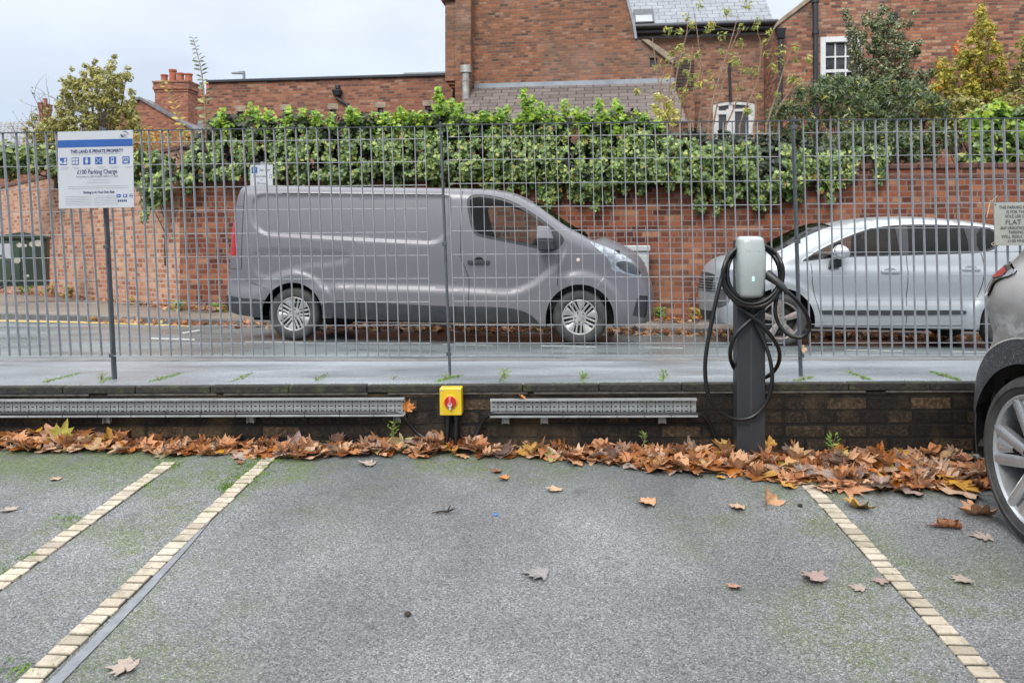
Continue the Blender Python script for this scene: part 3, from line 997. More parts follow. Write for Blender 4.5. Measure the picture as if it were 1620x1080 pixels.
run_cable([(-220, 654.5, .065), (100, 654, .065), (420, 654, .065), (560, 653.5, .065), (612, 653.5, .065), (630, 656, .06), (640, 661.5, .05), (650, 673, .035), (660, 684.5, .03), (672, 693, .04), (684, 702, .05)], .0115,
          'black power cable lying along the long tray and dropping to the leaves by the isolator', [48, 102, 157, 210, 264, 319, 374, 429, 483, 538, 592])
run_cable([(744, 699, .05), (752, 690, .035), (759, 676, .03), (766, 663.5, .04), (776, 655.5, .055), (800, 653.5, .065), (950, 654.5, .065), (1060, 655, .065), (1098, 655, .062), (1112, 659, .05), (1122, 669, .04), (1128, 682, .035), (1131, 694, .035)], .0115,
          'black power cable from the isolator along the short tray towards the charger', [890, 933, 975, 1018, 1060])

# ------------------------------------------------------------------ isolator switch
YEL = M('yellow_plastic', (0.62, 0.43, 0.015), 0.38, var=0.08, coat=0.2)
RED = M('red_plastic', (0.42, 0.015, 0.012), 0.35, var=0.1, coat=0.2)
YRING = M('orange_yellow_ring', (0.70, 0.38, 0.02), 0.4)
GREYP = M('pale_grey_plastic', (0.45, 0.43, 0.42), 0.5)
a = wall_loc(695, 614, 0.085); b = wall_loc(730.5, 657, 0.085)
iso = empty('isolator_switch', WM @ Matrix.Translation(((a.x + b.x) / 2, -0.003, b.z)), 'yellow isolator switch box with a red rotary dial on the low wall', 'switch')
hw_, hh = (b.x - a.x) / 2, a.z - b.z
MB().box(-hw_, hw_, -.078, 0, 0, hh).build('box', YEL, iso, bevel=.006)
MB().box(-hw_ + .001, hw_ - .001, -.084, -.0775, .001, hh - .001).build('lid', YEL, iso, bevel=.004)
zc = hh * .50
MB().lathe([(.0001, -.092), (.036, -.092), (.039, -.089), (.039, -.083), (.0001, -.083)], 40, (0, 0, zc), 'y').build('dial_ring', YRING, iso, smooth=40)
dial = MB().lathe([(.0001, -.099), (.031, -.099), (.033, -.096), (.033, -.091), (.0001, -.091)], 40, (0, 0, zc), 'y').build('dial', RED, iso, smooth=40)
MB().box(-.007, .007, -.114, -.099, zc - .010, zc + .031).build('handle', M('faded_red_plastic', (0.55, 0.12, 0.10), 0.4), dial, bevel=.003)
g = MB().lathe([(.0001, -.112), (.012, -.112), (.012, -.0995), (.0001, -.0995)], 20, (0, 0, zc - .011), 'y'); g.box(-.006, .006, -.110, -.0995, zc - .038, zc - .012)
g.build('lock_tab', GREYP, dial)
for sx_ in (-1, 1):
    for zz in (.012, hh - .012):
        MB().lathe([(.0001, -.0855), (.0042, -.0855), (.0042, -.083), (.0001, -.083)], 10, (sx_ * (hw_ - .012), 0, zz), 'y').build('screw', GREYP, iso)
g = MB().tube([(-.022, -.035, .002), (-.022, -.035, -.03), (-.026, -.04, -.10), (-.034, -.05, -.19)], .0135, 10)
g.tube([(-.022, -.035, .0), (-.022, -.035, -.028)], .019, 10)
g.tube([(.026, -.035, .002), (.026, -.035, -.03), (.022, -.04, -.10), (.020, -.05, -.19)], .0135, 10); g.tube([(.026, -.035, .0), (.026, -.035, -.028)], .019, 10)
g.build('cable_gland', BLK, iso, smooth=50)

# ------------------------------------------------------------------ charging post
CHG = (4.09, 0.05)
base = PP(1188.5, 722, CHG); top = PP(1187.0, 379, CHG)
up = top - base
Cx = frame(base, Vector((1, -.05 + 0.02, 0)), up)
Ci = Cx.inverted()


def chg(px, py, off=0.0):
    o, dv = Ci @ Vector((0, 0, EYE)), Ci.to_3x3() @ Vector(((px - CX) / F, 1, (HY - py) / F))
    return o + dv * ((-off - o.y) / dv.y)


post = empty('charging_post', Cx, 'grey electric car charging post with coiled black cable', 'charging post')
PEDM = M('anthracite_powder_coat', (0.030, 0.033, 0.038), 0.48, metal=0.15, var=0.18, scale=5)
hwp = (chg(1211.5, 600).x - chg(1166.5, 600).x) / 2; HP = up.length
g = MB().box(-hwp, hwp, -.0, .085, -.02, HP)
g.build('pedestal', PEDM, post, bevel=.004)
MB().box(-.007, .004, -.0005, .001, HP * .12, HP * .74).build('seam', M('satin_grey_edge', (0.042, 0.045, 0.05), 0.35), post)
# head: tall rounded body, narrower at the foot, crowned face
g = MB()
z1, z0 = chg(1190, 373.5, .11).z, chg(1190, 473, .11).z; Hh = z1 - z0
xl, xr = chg(1168, 420, .11).x, chg(1213.5, 420, .11).x; xc = (xl + xr) / 2; hwid = (xr - xl) / 2
NL, NA = 28, 36; prof = []
for i in range(NL + 1):
    s_ = i / NL; zz = z0 + Hh * s_
    wdt = hwid * (0.80 + 0.20 * math.sin(min(1, s_ / 0.55) * math.pi / 2)) * (1 - 0.11 * max(0, (s_ - .55) / .45) ** 2)
    ef = min(s_, 1 - s_) / .055
    rr = 1 - (1 - min(1, ef)) ** 2.2 * 0.16
    dpt = .095 + .022 * math.sin(math.pi * s_)
    prof.append((zz, wdt * rr, dpt * (1 - (1 - min(1, ef)) ** 2.2 * .35)))
for zz, wd, dp in prof:
    for j in range(NA):
        a_ = 2 * math.pi * j / NA
        ca, sa = math.cos(a_), math.sin(a_)
        px_ = math.copysign(abs(ca) ** 0.42, ca) * wd; py_ = math.copysign(abs(sa) ** 0.55, sa)
        yy = -.008 - dp / 2 + py_ * dp / 2 - (0.014 * (1 - (px_ / wd) ** 2) if py_ < 0 else 0)
        g.v.append((xc + px_, yy, zz))
for i in range(NL):
    for j in range(NA): g.f.append((i * NA + j, i * NA + (j + 1) % NA, (i + 1) * NA + (j + 1) % NA, (i + 1) * NA + j)); g.m.append(0)
g.f.append(tuple(range(NA))[::-1]); g.m.append(0); g.f.append(tuple(NL * NA + j for j in range(NA))); g.m.append(0)
HEADM = M('pale_grey_glass_plate', (0.31, 0.345, 0.345), 0.22, var=0.05, scale=3, coat=0.5)
head = g.build('charger_head', HEADM, post, smooth=50)
LEDM = NT('green_status_light'); LEDM.set(col=(0.1, 0.8, 0.4), ecol=(0.25, 1.0, 0.5), estr=2.5); LEDM = LEDM.mat
p = chg(1191.2, 441, .13)
yf = -.008 - .112 - .0155
MB().box(p.x - .0025, p.x + .0025, yf - .004, yf + .004, p.z - .011, p.z + .011).build('status_light', LEDM, head, bevel=.001)
FAINT = M('etched_grey_letters', (0.30, 0.33, 0.335), 0.35)
lt = []
for k, chh in enumerate('TESLA'):
    q = chg(1180.5 + k * 5.0, 397, .12)
    lt.append(text('lettering', chh, .012, q.x, q.z, FAINT, head, y=-.008 - .109 - .0145))
join(lt, 'lettering')


def cpath(path, off0):
    return [chg(x_, y_, (p_[0] if p_ else off0)) for x_, y_, *p_ in path]


g = MB(); R = .0108
coil = []
for k in range(3 * 28 + 6):
    a_ = math.radians(118 + k * 360 / 28); lap = k / 28
    rx, ry = 41.5 + lap * 2.0 + 2.2 * math.sin(a_ * 1.5 + lap), 42 + lap * 3.2
    cx_, cy_ = 1190 + 2.0 * math.sin(lap * 3), 432 + lap * 1.6
    yb = .015 if math.sin(a_) > .55 else .05 + .02 * math.sin(lap * 5)
    coil.append(chg(cx_ + rx * math.cos(a_) * (1.02), cy_ - ry * math.sin(a_), yb + .018 * lap))
g.tube(coil, R, 8)
loop1 = [(1158, 396, .03), (1150, 409, .06), (1143, 434, .09), (1134, 470, .10), (1127, 504, .10), (1119, 545, .10), (1115.5, 580, .10), (1118, 613, .10), (1126, 636, .09), (1139, 652, .07), (1155, 661, .045), (1172, 663.5, .035), (1190, 659, .035), (1206, 646, .04), (1216.5, 627, .05), (1221.5, 600, .06), (1219, 572, .06), (1212, 548, .05), (1203, 527, .04), (1196, 511, .035), (1191, 492, .04), (1189, 478, .05)]
g.tube(catmull(cpath(loop1, .05), 5), R, 8)
loop2 = [(1152, 462, .05), (1163, 478, .05), (1177, 491, .05), (1192, 503, .055), (1206, 515.5, .05), (1219, 530, .045), (1230, 547, .03), (1233.5, 562, .01), (1230.5, 577, -.03), (1222, 589, -.07), (1210, 597, -.105), (1190, 601, -.11), (1172, 594, -.105), (1162, 583, -.08), (1156, 569, -.02), (1155.5, 554, .02), (1160, 536, .035), (1170, 522, .04), (1184, 509, .04), (1198, 496.5, .045), (1210, 484, .05), (1222, 470, .05)]
g.tube(catmull(cpath(loop2, .05), 5), R, 8)
loop3 = [(1243, 460, .13), (1254, 469, .13), (1265, 481, .12), (1275, 496, .11), (1280.5, 512, .10), (1278, 525, .09), (1268, 533, .08), (1254, 532, .07), (1241, 524, .06), (1231, 510, .05), (1226.5, 494, .05), (1227.5, 478, .05), (1231, 462, .05), (1234, 448, .04)]
g.tube(catmull(cpath(loop3, .05), 5), R, 8)
g.build('charging_cable', BLK, post, smooth=60)
pl_ = catmull(cpath([(1213, 433.5, .075), (1220, 438.5, .09), (1230, 446, .11), (1239, 455, .125), (1246, 463, .13)], .1), 5)
nn = len(pl_)
MB().tube(pl_, [(.0275 - .016 * (i / (nn - 1)) ** 1.3) for i in range(nn)], 12).build('charging_plug', M('black_rubber_grip', (0.018, 0.018, 0.02), 0.45), post, smooth=60)
# ------------------------------------------------------------------ vehicles
TYRE = NT('tyre_rubber')
TYRE.set(col=TYRE.ramp(TYRE.noise(9, 5), [(0.3, (0.018, 0.018, 0.019)), (0.7, (0.055, 0.053, 0.05))]), rough=0.75, normal=TYRE.bump(TYRE.noise(80, 3), 0.2, 0.003)); TYRE = TYRE.mat
PLAST = M('black_trim_plastic', (0.022, 0.024, 0.028), 0.5, var=0.3, scale=10)
DPLAST = M('dusty_dark_plastic', (0.05, 0.053, 0.058), 0.6, var=0.3, scale=10)
UNDER = M('underbody_black', (0.006, 0.006, 0.006), 0.9)
CHROME = M('bright_trim', (0.62, 0.63, 0.64), 0.18, metal=0.9, var=0.05)
INTER = M('cabin_trim', (0.016, 0.017, 0.018), 0.7)
SEATM = M('seat_cloth', (0.03, 0.032, 0.036), 0.85)
REDL = M('red_lamp_lens', (0.30, 0.004, 0.006), 0.3, coat=0.15, var=0.3, scale=20)
CLEARL = M('lamp_chrome_bowl', (0.30, 0.33, 0.37), 0.18, metal=0.5, var=0.4, scale=18)
DARKL = M('smoked_lamp', (0.03, 0.035, 0.045), 0.08, coat=1.0, var=0.4, scale=15)
GAPM = M('panel_gap', (0.004, 0.004, 0.004), 0.9)
GLASS = glass('car_glass', (0.70, 0.77, 0.74), .5)
GLASSD = glass('privacy_glass', (0.10, 0.12, 0.125), .5)


def smooth(x): x = np.clip(x, 0, 1); return x * x * (3 - 2 * x)


def resample(poly, step, closed=True):
    p = [np.array(q, float) for q in poly]; out = []
    n = len(p) if closed else len(p) - 1
    for i in range(n):
        a, b = p[i], p[(i + 1) % len(p)]
        k = max(1, int(round(np.linalg.norm(b - a) / step)))
        out += [a + (b - a) * j / k for j in range(k)]
    if not closed: out.append(p[-1])
    return np.array(out)


def round_poly(poly, it=2, closed=True):
    p = np.array(poly, float)
    for _ in range(it):
        if closed:
            nx_ = np.roll(p, -1, 0); p = np.stack([0.75 * p + 0.25 * nx_, 0.25 * p + 0.75 * nx_], 1).reshape(-1, 2)
        else:
            a, b = p[:-1], p[1:]; q = np.stack([0.75 * a + 0.25 * b, 0.25 * a + 0.75 * b], 1).reshape(-1, 2)
            p = np.vstack([p[:1], q[1:-1], p[-1:]])
    return p


def inset(poly, d):
    p = np.array(poly, float)
    A = (p[:, 0] * np.roll(p[:, 1], -1) - np.roll(p[:, 0], -1) * p[:, 1]).sum()
    t_ = np.roll(p, -1, 0) - np.roll(p, 1, 0); t_ /= np.maximum(np.linalg.norm(t_, axis=1, keepdims=True), 1e-9)
    nrm = np.stack([-t_[:, 1], t_[:, 0]], 1) * (1 if A > 0 else -1)
    return p + nrm * d


class Car:
    def __init__(s, name, label, cat, Mx, width):
        s.root = empty(name, Mx, label, cat); s.M = Mx; s.Mi = Mx.inverted(); s.w = width
        s.rough = lambda u, z: np.zeros_like(u)
        s.eye = s.Mi @ Vector((0, 0, EYE)); s.R = s.Mi.to_3x3()

    def loc(s, px, py, y=None, W=None):
        """Local (u,z) of a bearing on the near side (or at a given local y)."""
        dv = s.R @ Vector(((px - CX) / F, 1, (HY - py) / F))
        r = 0.0 if y is None else y
        for _ in range(6 if (W and y is None) else 1):
            k = (r - s.eye.y) / dv.y; q = s.eye + dv * k
            if W and y is None: r = 0.5 * r + 0.5 * float(W(np.array([q.x]), np.array([q.z]))[0])
        return (q.x, q.z)

    def L(s, pts, W=None, y=None): return np.array([s.loc(a, b, y, W) for a, b in pts])

    def skin(s, outline, W, regions, holes, feats, step, paintm, strip_fn, ns=14, far=True):
        """Near side, far side and the skin across between them.
        regions: list of (name, poly, material, inset, parent_key); later ones win. holes: polygons cut right out."""
        ol = resample(outline, step)
        P_, E_ = [], []
        def addp(pl, closed=True):
            b = len(P_)
            for q in pl: P_.append((float(q[0]), float(q[1])))
            m = len(pl)
            for i in range(m if closed else m - 1): E_.append((b + i, b + (i + 1) % m))
        addp(ol)
        cons = [(ol, True)]
        for hpoly in holes: q = resample(hpoly, step * .8); addp(q); cons.append((q, True))
        for rg in regions: q = resample(rg[1], step * .7); addp(q); cons.append((q, True))
        for fl, cl in feats: q = resample(fl, step * .8, cl); addp(q, cl); cons.append((q, cl))
        lo, hi = ol.min(0), ol.max(0)
        gx, gz = np.meshgrid(np.arange(lo[0], hi[0], step), np.arange(lo[1], hi[1], step))
        gp = np.stack([gx.ravel(), gz.ravel()], 1)
        gp = gp[in_poly(gp, ol)]
        dm = np.full(len(gp), 9.0)
        for q, cl in cons: dm = np.minimum(dm, seg_dist(gp, q, cl))
        gp = gp[dm > step * .45]
        for q in gp: P_.append((float(q[0]), float(q[1])))
        vs, es, fs, _, _, _ = delaunay_2d_cdt([Vector(q) for q in P_], E_, [], 0, 1e-5)
        UV = np.array([(v.x, v.y) for v in vs]); T = np.array([f for f in fs if len(f) == 3])
        cen = UV[T].mean(1)
        keep = in_poly(cen, ol)
        for hpoly in holes: keep &= ~in_poly(cen, hpoly)
        T = T[keep]; cen = cen[keep]
        # consistent winding, facing -y (towards the viewer)
        a, b, c = UV[T[:, 0]], UV[T[:, 1]], UV[T[:, 2]]
        cr = (b[:, 0] - a[:, 0]) * (c[:, 1] - a[:, 1]) - (b[:, 1] - a[:, 1]) * (c[:, 0] - a[:, 0])
        T[cr < 0] = T[cr < 0][:, ::-1]
        rid = np.full(len(T), -1)
        for i, rg in enumerate(regions): rid[in_poly(cen, rg[1])] = i
        r = W(UV[:, 0], UV[:, 1])
        s.UV, s.r = UV, r
        out = {}
        # body: paint both sides + cross skin
        bt = T[rid == -1]
        V = []; Fc = []; mi = []
        N = len(UV)
        V += [(u, rr, z) for (u, z), rr in zip(UV, r)]
        V += [(u, s.w - rr, z) for (u, z), rr in zip(UV, r)]
        Fc += [tuple(x) for x in bt]; Fc += [(x[0] + N, x[2] + N, x[1] + N) for x in bt]
        mi += [0] * len(Fc)
        ro = W(ol[:, 0], ol[:, 1]); n = len(ol)
        tg = np.roll(ol, -1, 0) - np.roll(ol, 1, 0)
        for _ in range(3): tg = tg + 0.5 * (np.roll(tg, 1, 0) + np.roll(tg, -1, 0))
        A = (ol[:, 0] * np.roll(ol[:, 1], -1) - np.roll(ol[:, 0], -1) * ol[:, 1]).sum()
        nr = np.stack([tg[:, 1], -tg[:, 0]], 1) * (1 if A > 0 else -1); nr /= np.linalg.norm(nr, axis=1, keepdims=True)
        info = [strip_fn(u, z) for u, z in ol]
        bul = np.array([i[1] for i in info])
        for _ in range(4): bul = 0.5 * bul + 0.25 * (np.roll(bul, 1) + np.roll(bul, -1))
        ss = np.linspace(0, 1, ns + 1); ss = 0.5 - 0.5 * np.cos(np.pi * ss) * 0.55 - 0.45 * (0.5 - ss) * 0 if False else ss
        base = len(V)
        for i in range(n):
            for q in ss:
                f_ = max(0.0, 1 - abs(2 * q - 1) ** 2.4)
                V.append((ol[i, 0] + nr[i, 0] * bul[i] * f_, ro[i] + (s.w - 2 * ro[i]) * q, ol[i, 1] + nr[i, 1] * bul[i] * f_))
        parts = {}
        inh = np.zeros(n, bool)
        for hpoly in holes: inh |= in_poly(ol, hpoly)
        for i in range(n):
            i2 = (i + 1) % n
            if inh[i] and inh[i2]: continue
            key = info[i][0] if info[i][0] == info[i2][0] else 'body'
            for j in range(ns):
                q = (base + i * (ns + 1) + j, base + i2 * (ns + 1) + j, base + i2 * (ns + 1) + j + 1, base + i * (ns + 1) + j + 1)
                if A > 0: q = q[::-1]
                kk = key
                if key not in ('body', 'under') and (j < 1 or j >= ns - 1): kk = 'body'
                parts.setdefault(kk, []).append(q)
        Fc += parts.get('body', []); mi += [0] * len(parts.get('body', []))
        Fc += parts.get('under', []); mi += [1] * len(parts.get('under', []))
        V = np.array(V)
        s.body = s._obj('body', V, Fc, [paintm, UNDER], mi, s.root, merge=True)
        for kk, fl in parts.items():
            if kk in ('body', 'under'): continue
            nm, mat = kk.split(':')
            s._obj(nm, V, fl, [globals()[mat]], None, s.root)
        # regions
        for i, rg in enumerate(regions):
            tt = T[rid == i]
            if not len(tt): continue
            name, _, mat, ins, both = rg[:5]
            d = ins
            vn = np.stack([UV[:, 0], r + d, UV[:, 1]], 1)
            s._obj(name, vn, [tuple(x) for x in tt], [mat], None, s.root)
            if both and far:
                vf = np.stack([UV[:, 0], s.w - r - d, UV[:, 1]], 1)
                s._obj(name, vf, [(x[0], x[2], x[1]) for x in tt], [mat], None, s.root)

    def _obj(s, name, V, Fc, mats, mi, parent, merge=False):
        V = np.asarray(V)
        used = sorted({i for f in Fc for i in f}); mp = {k: j for j, k in enumerate(used)}
        me = bpy.data.meshes.new(name)
        me.from_pydata(V[used].tolist(), [], [tuple(mp[i] for i in f) for f in Fc])
        for m_ in mats: me.materials.append(m_)
        if mi: me.polygons.foreach_set('material_index', mi)
        if merge:
            bm = bmesh.new(); bm.from_mesh(me); bmesh.ops.remove_doubles(bm, verts=bm.verts, dist=2e-4); bm.to_mesh(me); bm.free()
        me.polygons.foreach_set('use_smooth', [True] * len(me.polygons))
        me.set_sharp_from_angle(angle=math.radians(38)); me.update()
        o = bpy.data.objects.new(name, me); COL.objects.link(o); o.parent = parent
        return o

    def seam(s, poly, W, wid=0.007, name='door_gap', mat=None, out=0.002, both=False, parent=None):
        """A thin line that follows the bodywork."""
        p = resample(poly, .03, False)
        t_ = np.gradient(p, axis=0); t_ /= np.linalg.norm(t_, axis=1, keepdims=True); nn = np.stack([-t_[:, 1], t_[:, 0]], 1)
        a, b = p + nn * wid / 2, p - nn * wid / 2
        ra, rb = W(a[:, 0], a[:, 1]) - out, W(b[:, 0], b[:, 1]) - out
        g = MB(); n = len(p)
        g.v = [(a[i, 0], ra[i], a[i, 1]) for i in range(n)] + [(b[i, 0], rb[i], b[i, 1]) for i in range(n)]
        g.f = [(i, n + i, n + i + 1, i + 1) for i in range(n - 1)]; g.m = [0] * (n - 1)
        return g.build(name, mat or GAPM, parent or s.root)

    def wheel(s, u, z, R, rr, wid, y, spokes, rimm, darkm, turn=0.0, mirror=False):
        o = bpy.data.objects.new('wheel', None); COL.objects.link(o); o.parent = s.root; o.empty_display_size = .1
        o.location = (u, y, z); o.rotation_euler = (0, turn, 0) if not mirror else (0, turn, math.pi)
        h = wid
        prof = [(rr, .012), (rr + .012, .0), (rr + .03, -.004), (R - .05, -.010), (R - .02, .0), (R - .006, .022), (R, .05), (R, h - .05), (R - .006, h - .02), (R - .05, h), (rr, h)]
        MB().lathe(prof, 64, closed=True).build('tyre', TYRE, o, smooth=40)
        g = MB()
        g.lathe([(rr + .004, .004), (rr - .004, .002), (rr - .013, .010), (rr - .016, .03), (rr - .03, .12), (rr - .03, h - .01), (rr + .004, h - .01)], 64, closed=False)
        spokes(g, rr)
        rim = g.build('rim', rimm, o, smooth=32, fix=False)
        g = MB().lathe([(.0001, .10), (rr - .032, .10), (rr - .032, .105), (.0001, .105)], 48)
        g.lathe([(.06, .075), (rr * .72, .075), (rr * .72, .085), (.06, .085)], 40)
        g.build('brake_disc', darkm, o, smooth=40)
        g = MB()
        for k in range(5):
            a = 2 * math.pi * k / 5 + math.pi / 2 + spokes_off.get(spokes, 0)
            g.lathe([(.0001, .003), (.0085, .003), (.0085, .02), (.0001, .02)], 10, (.057 * math.cos(a), 0, .057 * math.sin(a)))
        g.build('wheel_bolt', darkm, o)
        return o


spokes_off = {}


def spoke_bar(g, ang, r0, r1, w0, w1, y0, y1, th=.028, off=0.0, off1=None):
    """A tapered bar from radius r0 to r1, shifted sideways by off (off1 at the rim)."""
    off1 = off if off1 is None else off1
    c, s_ = math.cos(ang), math.sin(ang)
    def pt(r, o_, y): return (r * c - o_ * s_, y, r * s_ + o_ * c)
    ch = 0.22
    v = []
    for (r, o_, w_, y) in ((r0, off, w0, y0), (r1, off1, w1, y1)):
        v += [pt(r, o_ - w_ / 2, y + th), pt(r, o_ - w_ / 2, y + .007), pt(r, o_ - w_ * ch, y), pt(r, o_ + w_ * ch, y), pt(r, o_ + w_ / 2, y + .007), pt(r, o_ + w_ / 2, y + th)]
    f = [(i, i + 1, i + 7, i + 6) for i in range(5)] + [(0, 6, 11, 5)]
    g.add(v, f)


def hub(g, r, y=0.012):
    g.lathe([(.0001, y - .004), (r * .42, y - .004), (r * .45, y), (r * .95, y + .004), (r, y + .012), (r, y + .05), (.0001, y + .05)], 32)


def spokes_van(g, rr):
    hub(g, .082)
    for k in range(5):
        a = 2 * math.pi * k / 5 + .35
        for o_ in (-.021, .021):
            spoke_bar(g, a, .05, rr - .008, .026, .024, .014, .006, off=o_, off1=o_ * 1.3)
        # wide web at the rim between the pairs
        a2 = a + math.pi / 5
        spoke_bar(g, a2, rr - .11, rr - .006, .030, .125, .020, .008)
        spoke_bar(g, a2, .06, rr - .08, .018, .034, .018, .022)


def spokes_car(g, rr):
    hub(g, .075)
    for k in range(5):
        a = 2 * math.pi * k / 5 + math.pi / 2 + .05
        spoke_bar(g, a, .05, rr - .006, .052, .085, .012, .004, th=.035)
        spoke_bar(g, a, .09, rr - .05, .012, .02, .008, .001, th=.02)


def spokes_suv(g, rr):
    hub(g, .07)
    for k in range(5):
        a = 2 * math.pi * k / 5 + math.pi / 2 + .42
        for sgn in (-1, 1):
            spoke_bar(g, a, .055, rr - .006, .046, .050, .014, .003, off=sgn * .018, off1=sgn * .066, th=.035)
        spoke_bar(g, a, rr * .62, rr - .008, .02, .085, .024, .012, th=.02)


RIMV = M('alloy_silver_worn', (0.40, 0.39, 0.38), 0.35, metal=0.6, var=0.25, scale=14)
RIMC = M('alloy_brake_dusted', (0.24, 0.21, 0.19), 0.42, metal=0.5, var=0.3, scale=14)
RIMS = M('alloy_bright', (0.48, 0.49, 0.50), 0.26, metal=0.65, var=0.1, scale=6)
BRAKE = M('dark_brake', (0.012, 0.011, 0.010), 0.7)


def arch_poly(c, R, low):
    return np.array([(c[0] - R * 1.0, low)] + [(c[0] - R * math.cos(math.pi * i / 24), c[1] + R * math.sin(math.pi * i / 24)) for i in range(25)] + [(c[0] + R, low)])


def plan_in(u, edge, L, amt, p=2.0):
    """Inset that grows over the last L metres towards 'edge'."""
    s_ = np.clip(1 - np.abs(u - edge) / L, 0, 1) if True else 0
    return amt * s_ ** p


def seat(g, u, y, z, sc=1.0):
    g.hexa([(u - .25, y - .23, z), (u + .28, y - .23, z + .03), (u + .28, y + .23, z + .03), (u - .25, y + .23, z), (u - .25, y - .23, z + .14), (u + .28, y - .23, z + .17), (u + .28, y + .23, z + .17), (u - .25, y + .23, z + .14)])
    g.hexa([(u - .22, y - .23, z + .12), (u - .10, y - .23, z + .12), (u - .10, y + .23, z + .12), (u - .22, y + .23, z + .12), (u - .42, y - .2, z + .72 * sc), (u - .32, y - .2, z + .72 * sc), (u - .32, y + .2, z + .72 * sc), (u - .42, y + .2, z + .72 * sc)])
    g.hexa([(u - .43, y - .12, z + .74 * sc), (u - .34, y - .12, z + .74 * sc), (u - .34, y + .12, z + .74 * sc), (u - .43, y + .12, z + .74 * sc), (u - .47, y - .11, z + .93 * sc), (u - .38, y - .11, z + .93 * sc), (u - .38, y + .11, z + .93 * sc), (u - .47, y + .11, z + .93 * sc)])


# ================================================================== grey van
VPL = (9.08, 0.10)
A_, B_ = PP(462.3, 538.6, VPL), PP(917.2, 545.6, VPL)
ex = (B_ - A_).normalized()
VM = frame(A_, ex, Vector((0, 0, 1)) - ex * ex.z)
VW = 1.93
van = Car('panel_van', 'grey long panel van parked along the far kerb behind the fence', 'van', VM, VW)
L = van.L
vr, vf = L([(462.3, 496.4)])[0], L([(917.2, 503.8)])[0]
VO = [(356, 484), (356, 455), (355.5, 404), (357.5, 372), (359.5, 345), (362, 327), (364.8, 308), (368, 297.5), (374, 292.6), (384, 291.4), (443.7, 292.8), (521.5, 294.6), (677, 296.4), (702.6, 296.6), (765, 298), (790.7, 301.2), (811.5, 306.8), (834.8, 318.5), (860.7, 336.5), (891.8, 360), (925.5, 377.2), (948.8, 385.4), (977.4, 397), (1000.0, 410), (1012, 421), (1017.5, 436), (1021, 447), (1026, 459), (1027.5, 472), (1027, 488), (1025, 505), (1016, 514), (972, 519), (866, 519), (843, 510), (700, 509.5), (573, 505.5), (512, 502), (414, 504), (361, 495)]
vo = L(VO)
vo = np.vstack([vo[:1], round_poly(np.vstack([vo, vo[:1]]), 1, False)[1:-1]])
arcR, arcF = arch_poly(vr, .385, vr[1] - .5), arch_poly(vf, .405, vf[1] - .5)
recess = round_poly(L([(391.5, 304.6), (440, 304.2), (560, 305.6), (700, 306.6), (712, 307), (712.5, 340), (711, 362), (704, 375), (690, 386.5), (660, 386.2), (560, 380.8), (430, 374), (414, 372), (400, 362), (392, 345)]), 2)
rec_in = inset(recess, .042)
crease = L([(505, 446.5), (560, 448.5), (640, 450.5), (700, 452), (760, 455.5), (800, 457.5), (818, 455.5), (838, 447), (860, 432.5), (880, 413), (893, 396), (897, 386)])
crease = round_poly(crease, 2, False)
uF = L([(1029, 472)])[0][0]; uR = vo[:, 0].min()
rear_rec = round_poly(L([(396, 392), (470, 394), (548, 398), (556, 408), (540, 420), (470, 424), (440, 440), (412, 442), (396, 430)]), 2)
topmask = vo[:, 1] > .62
top_edge = vo[topmask]
top_edge = top_edge[np.argsort(top_edge[:, 0])] if False else top_edge


def Wv(u, z):
    u = np.asarray(u, float); z = np.asarray(z, float); q = np.stack([u, z], 1)
    r = .105 * np.clip((z - .95) / 1.0, 0, 1.2) ** 1.8 + .07 * np.clip((.42 - z) / .3, 0, 1) ** 2 + .035
    s_ = np.clip((u - (uF - 1.05)) / 1.05, 0, 1)
    r = r + .36 * (1 - np.sqrt(np.maximum(0, 1 - s_ ** 2.3 * .97)))
    r = r + .035 * np.clip((uR + .22 - u) / .22, 0, 1) ** 2.2
    de = seg_dist(q, top_edge, False)
    R_ = .13
    k = np.clip((R_ - de) / R_, 0, 1)
    r = r + .085 * (1 - np.sqrt(np.maximum(0, 1 - k ** 2 * .995))) * np.clip((z - .5) / .3, 0, 1)
    # pressed cargo panel
    ins = in_poly(q, recess)
    dd = seg_dist(q, recess)
    r = r + np.where(ins, .017 * smooth(dd / .042), 0)
    # waist step
    zs = np.interp(u, crease[:, 0], crease[:, 1])
    inr = smooth((u - crease[0, 0]) / .25) * smooth((crease[-1, 0] + .02 - u) / .08)
    r = r - .030 * smooth((zs + .02 - z) / .12) * inr
    r = r - .030 * (1 - inr) * np.where(u < crease[0, 0] + .3, smooth((crease[0, 1] - z) / .2), smooth((.95 - z) / .5))
    # flares
    for c, Ra in ((vr, .385), (vf, .405)):
        d = np.hypot(u - c[0], z - c[1])
        r = r - .022 * smooth((Ra + .16 - d) / .06)
    i2 = in_poly(q, rear_rec)
    r = r + np.where(i2, .012 * smooth(seg_dist(q, rear_rec) / .05), 0)
    return np.maximum(r, 0.0)


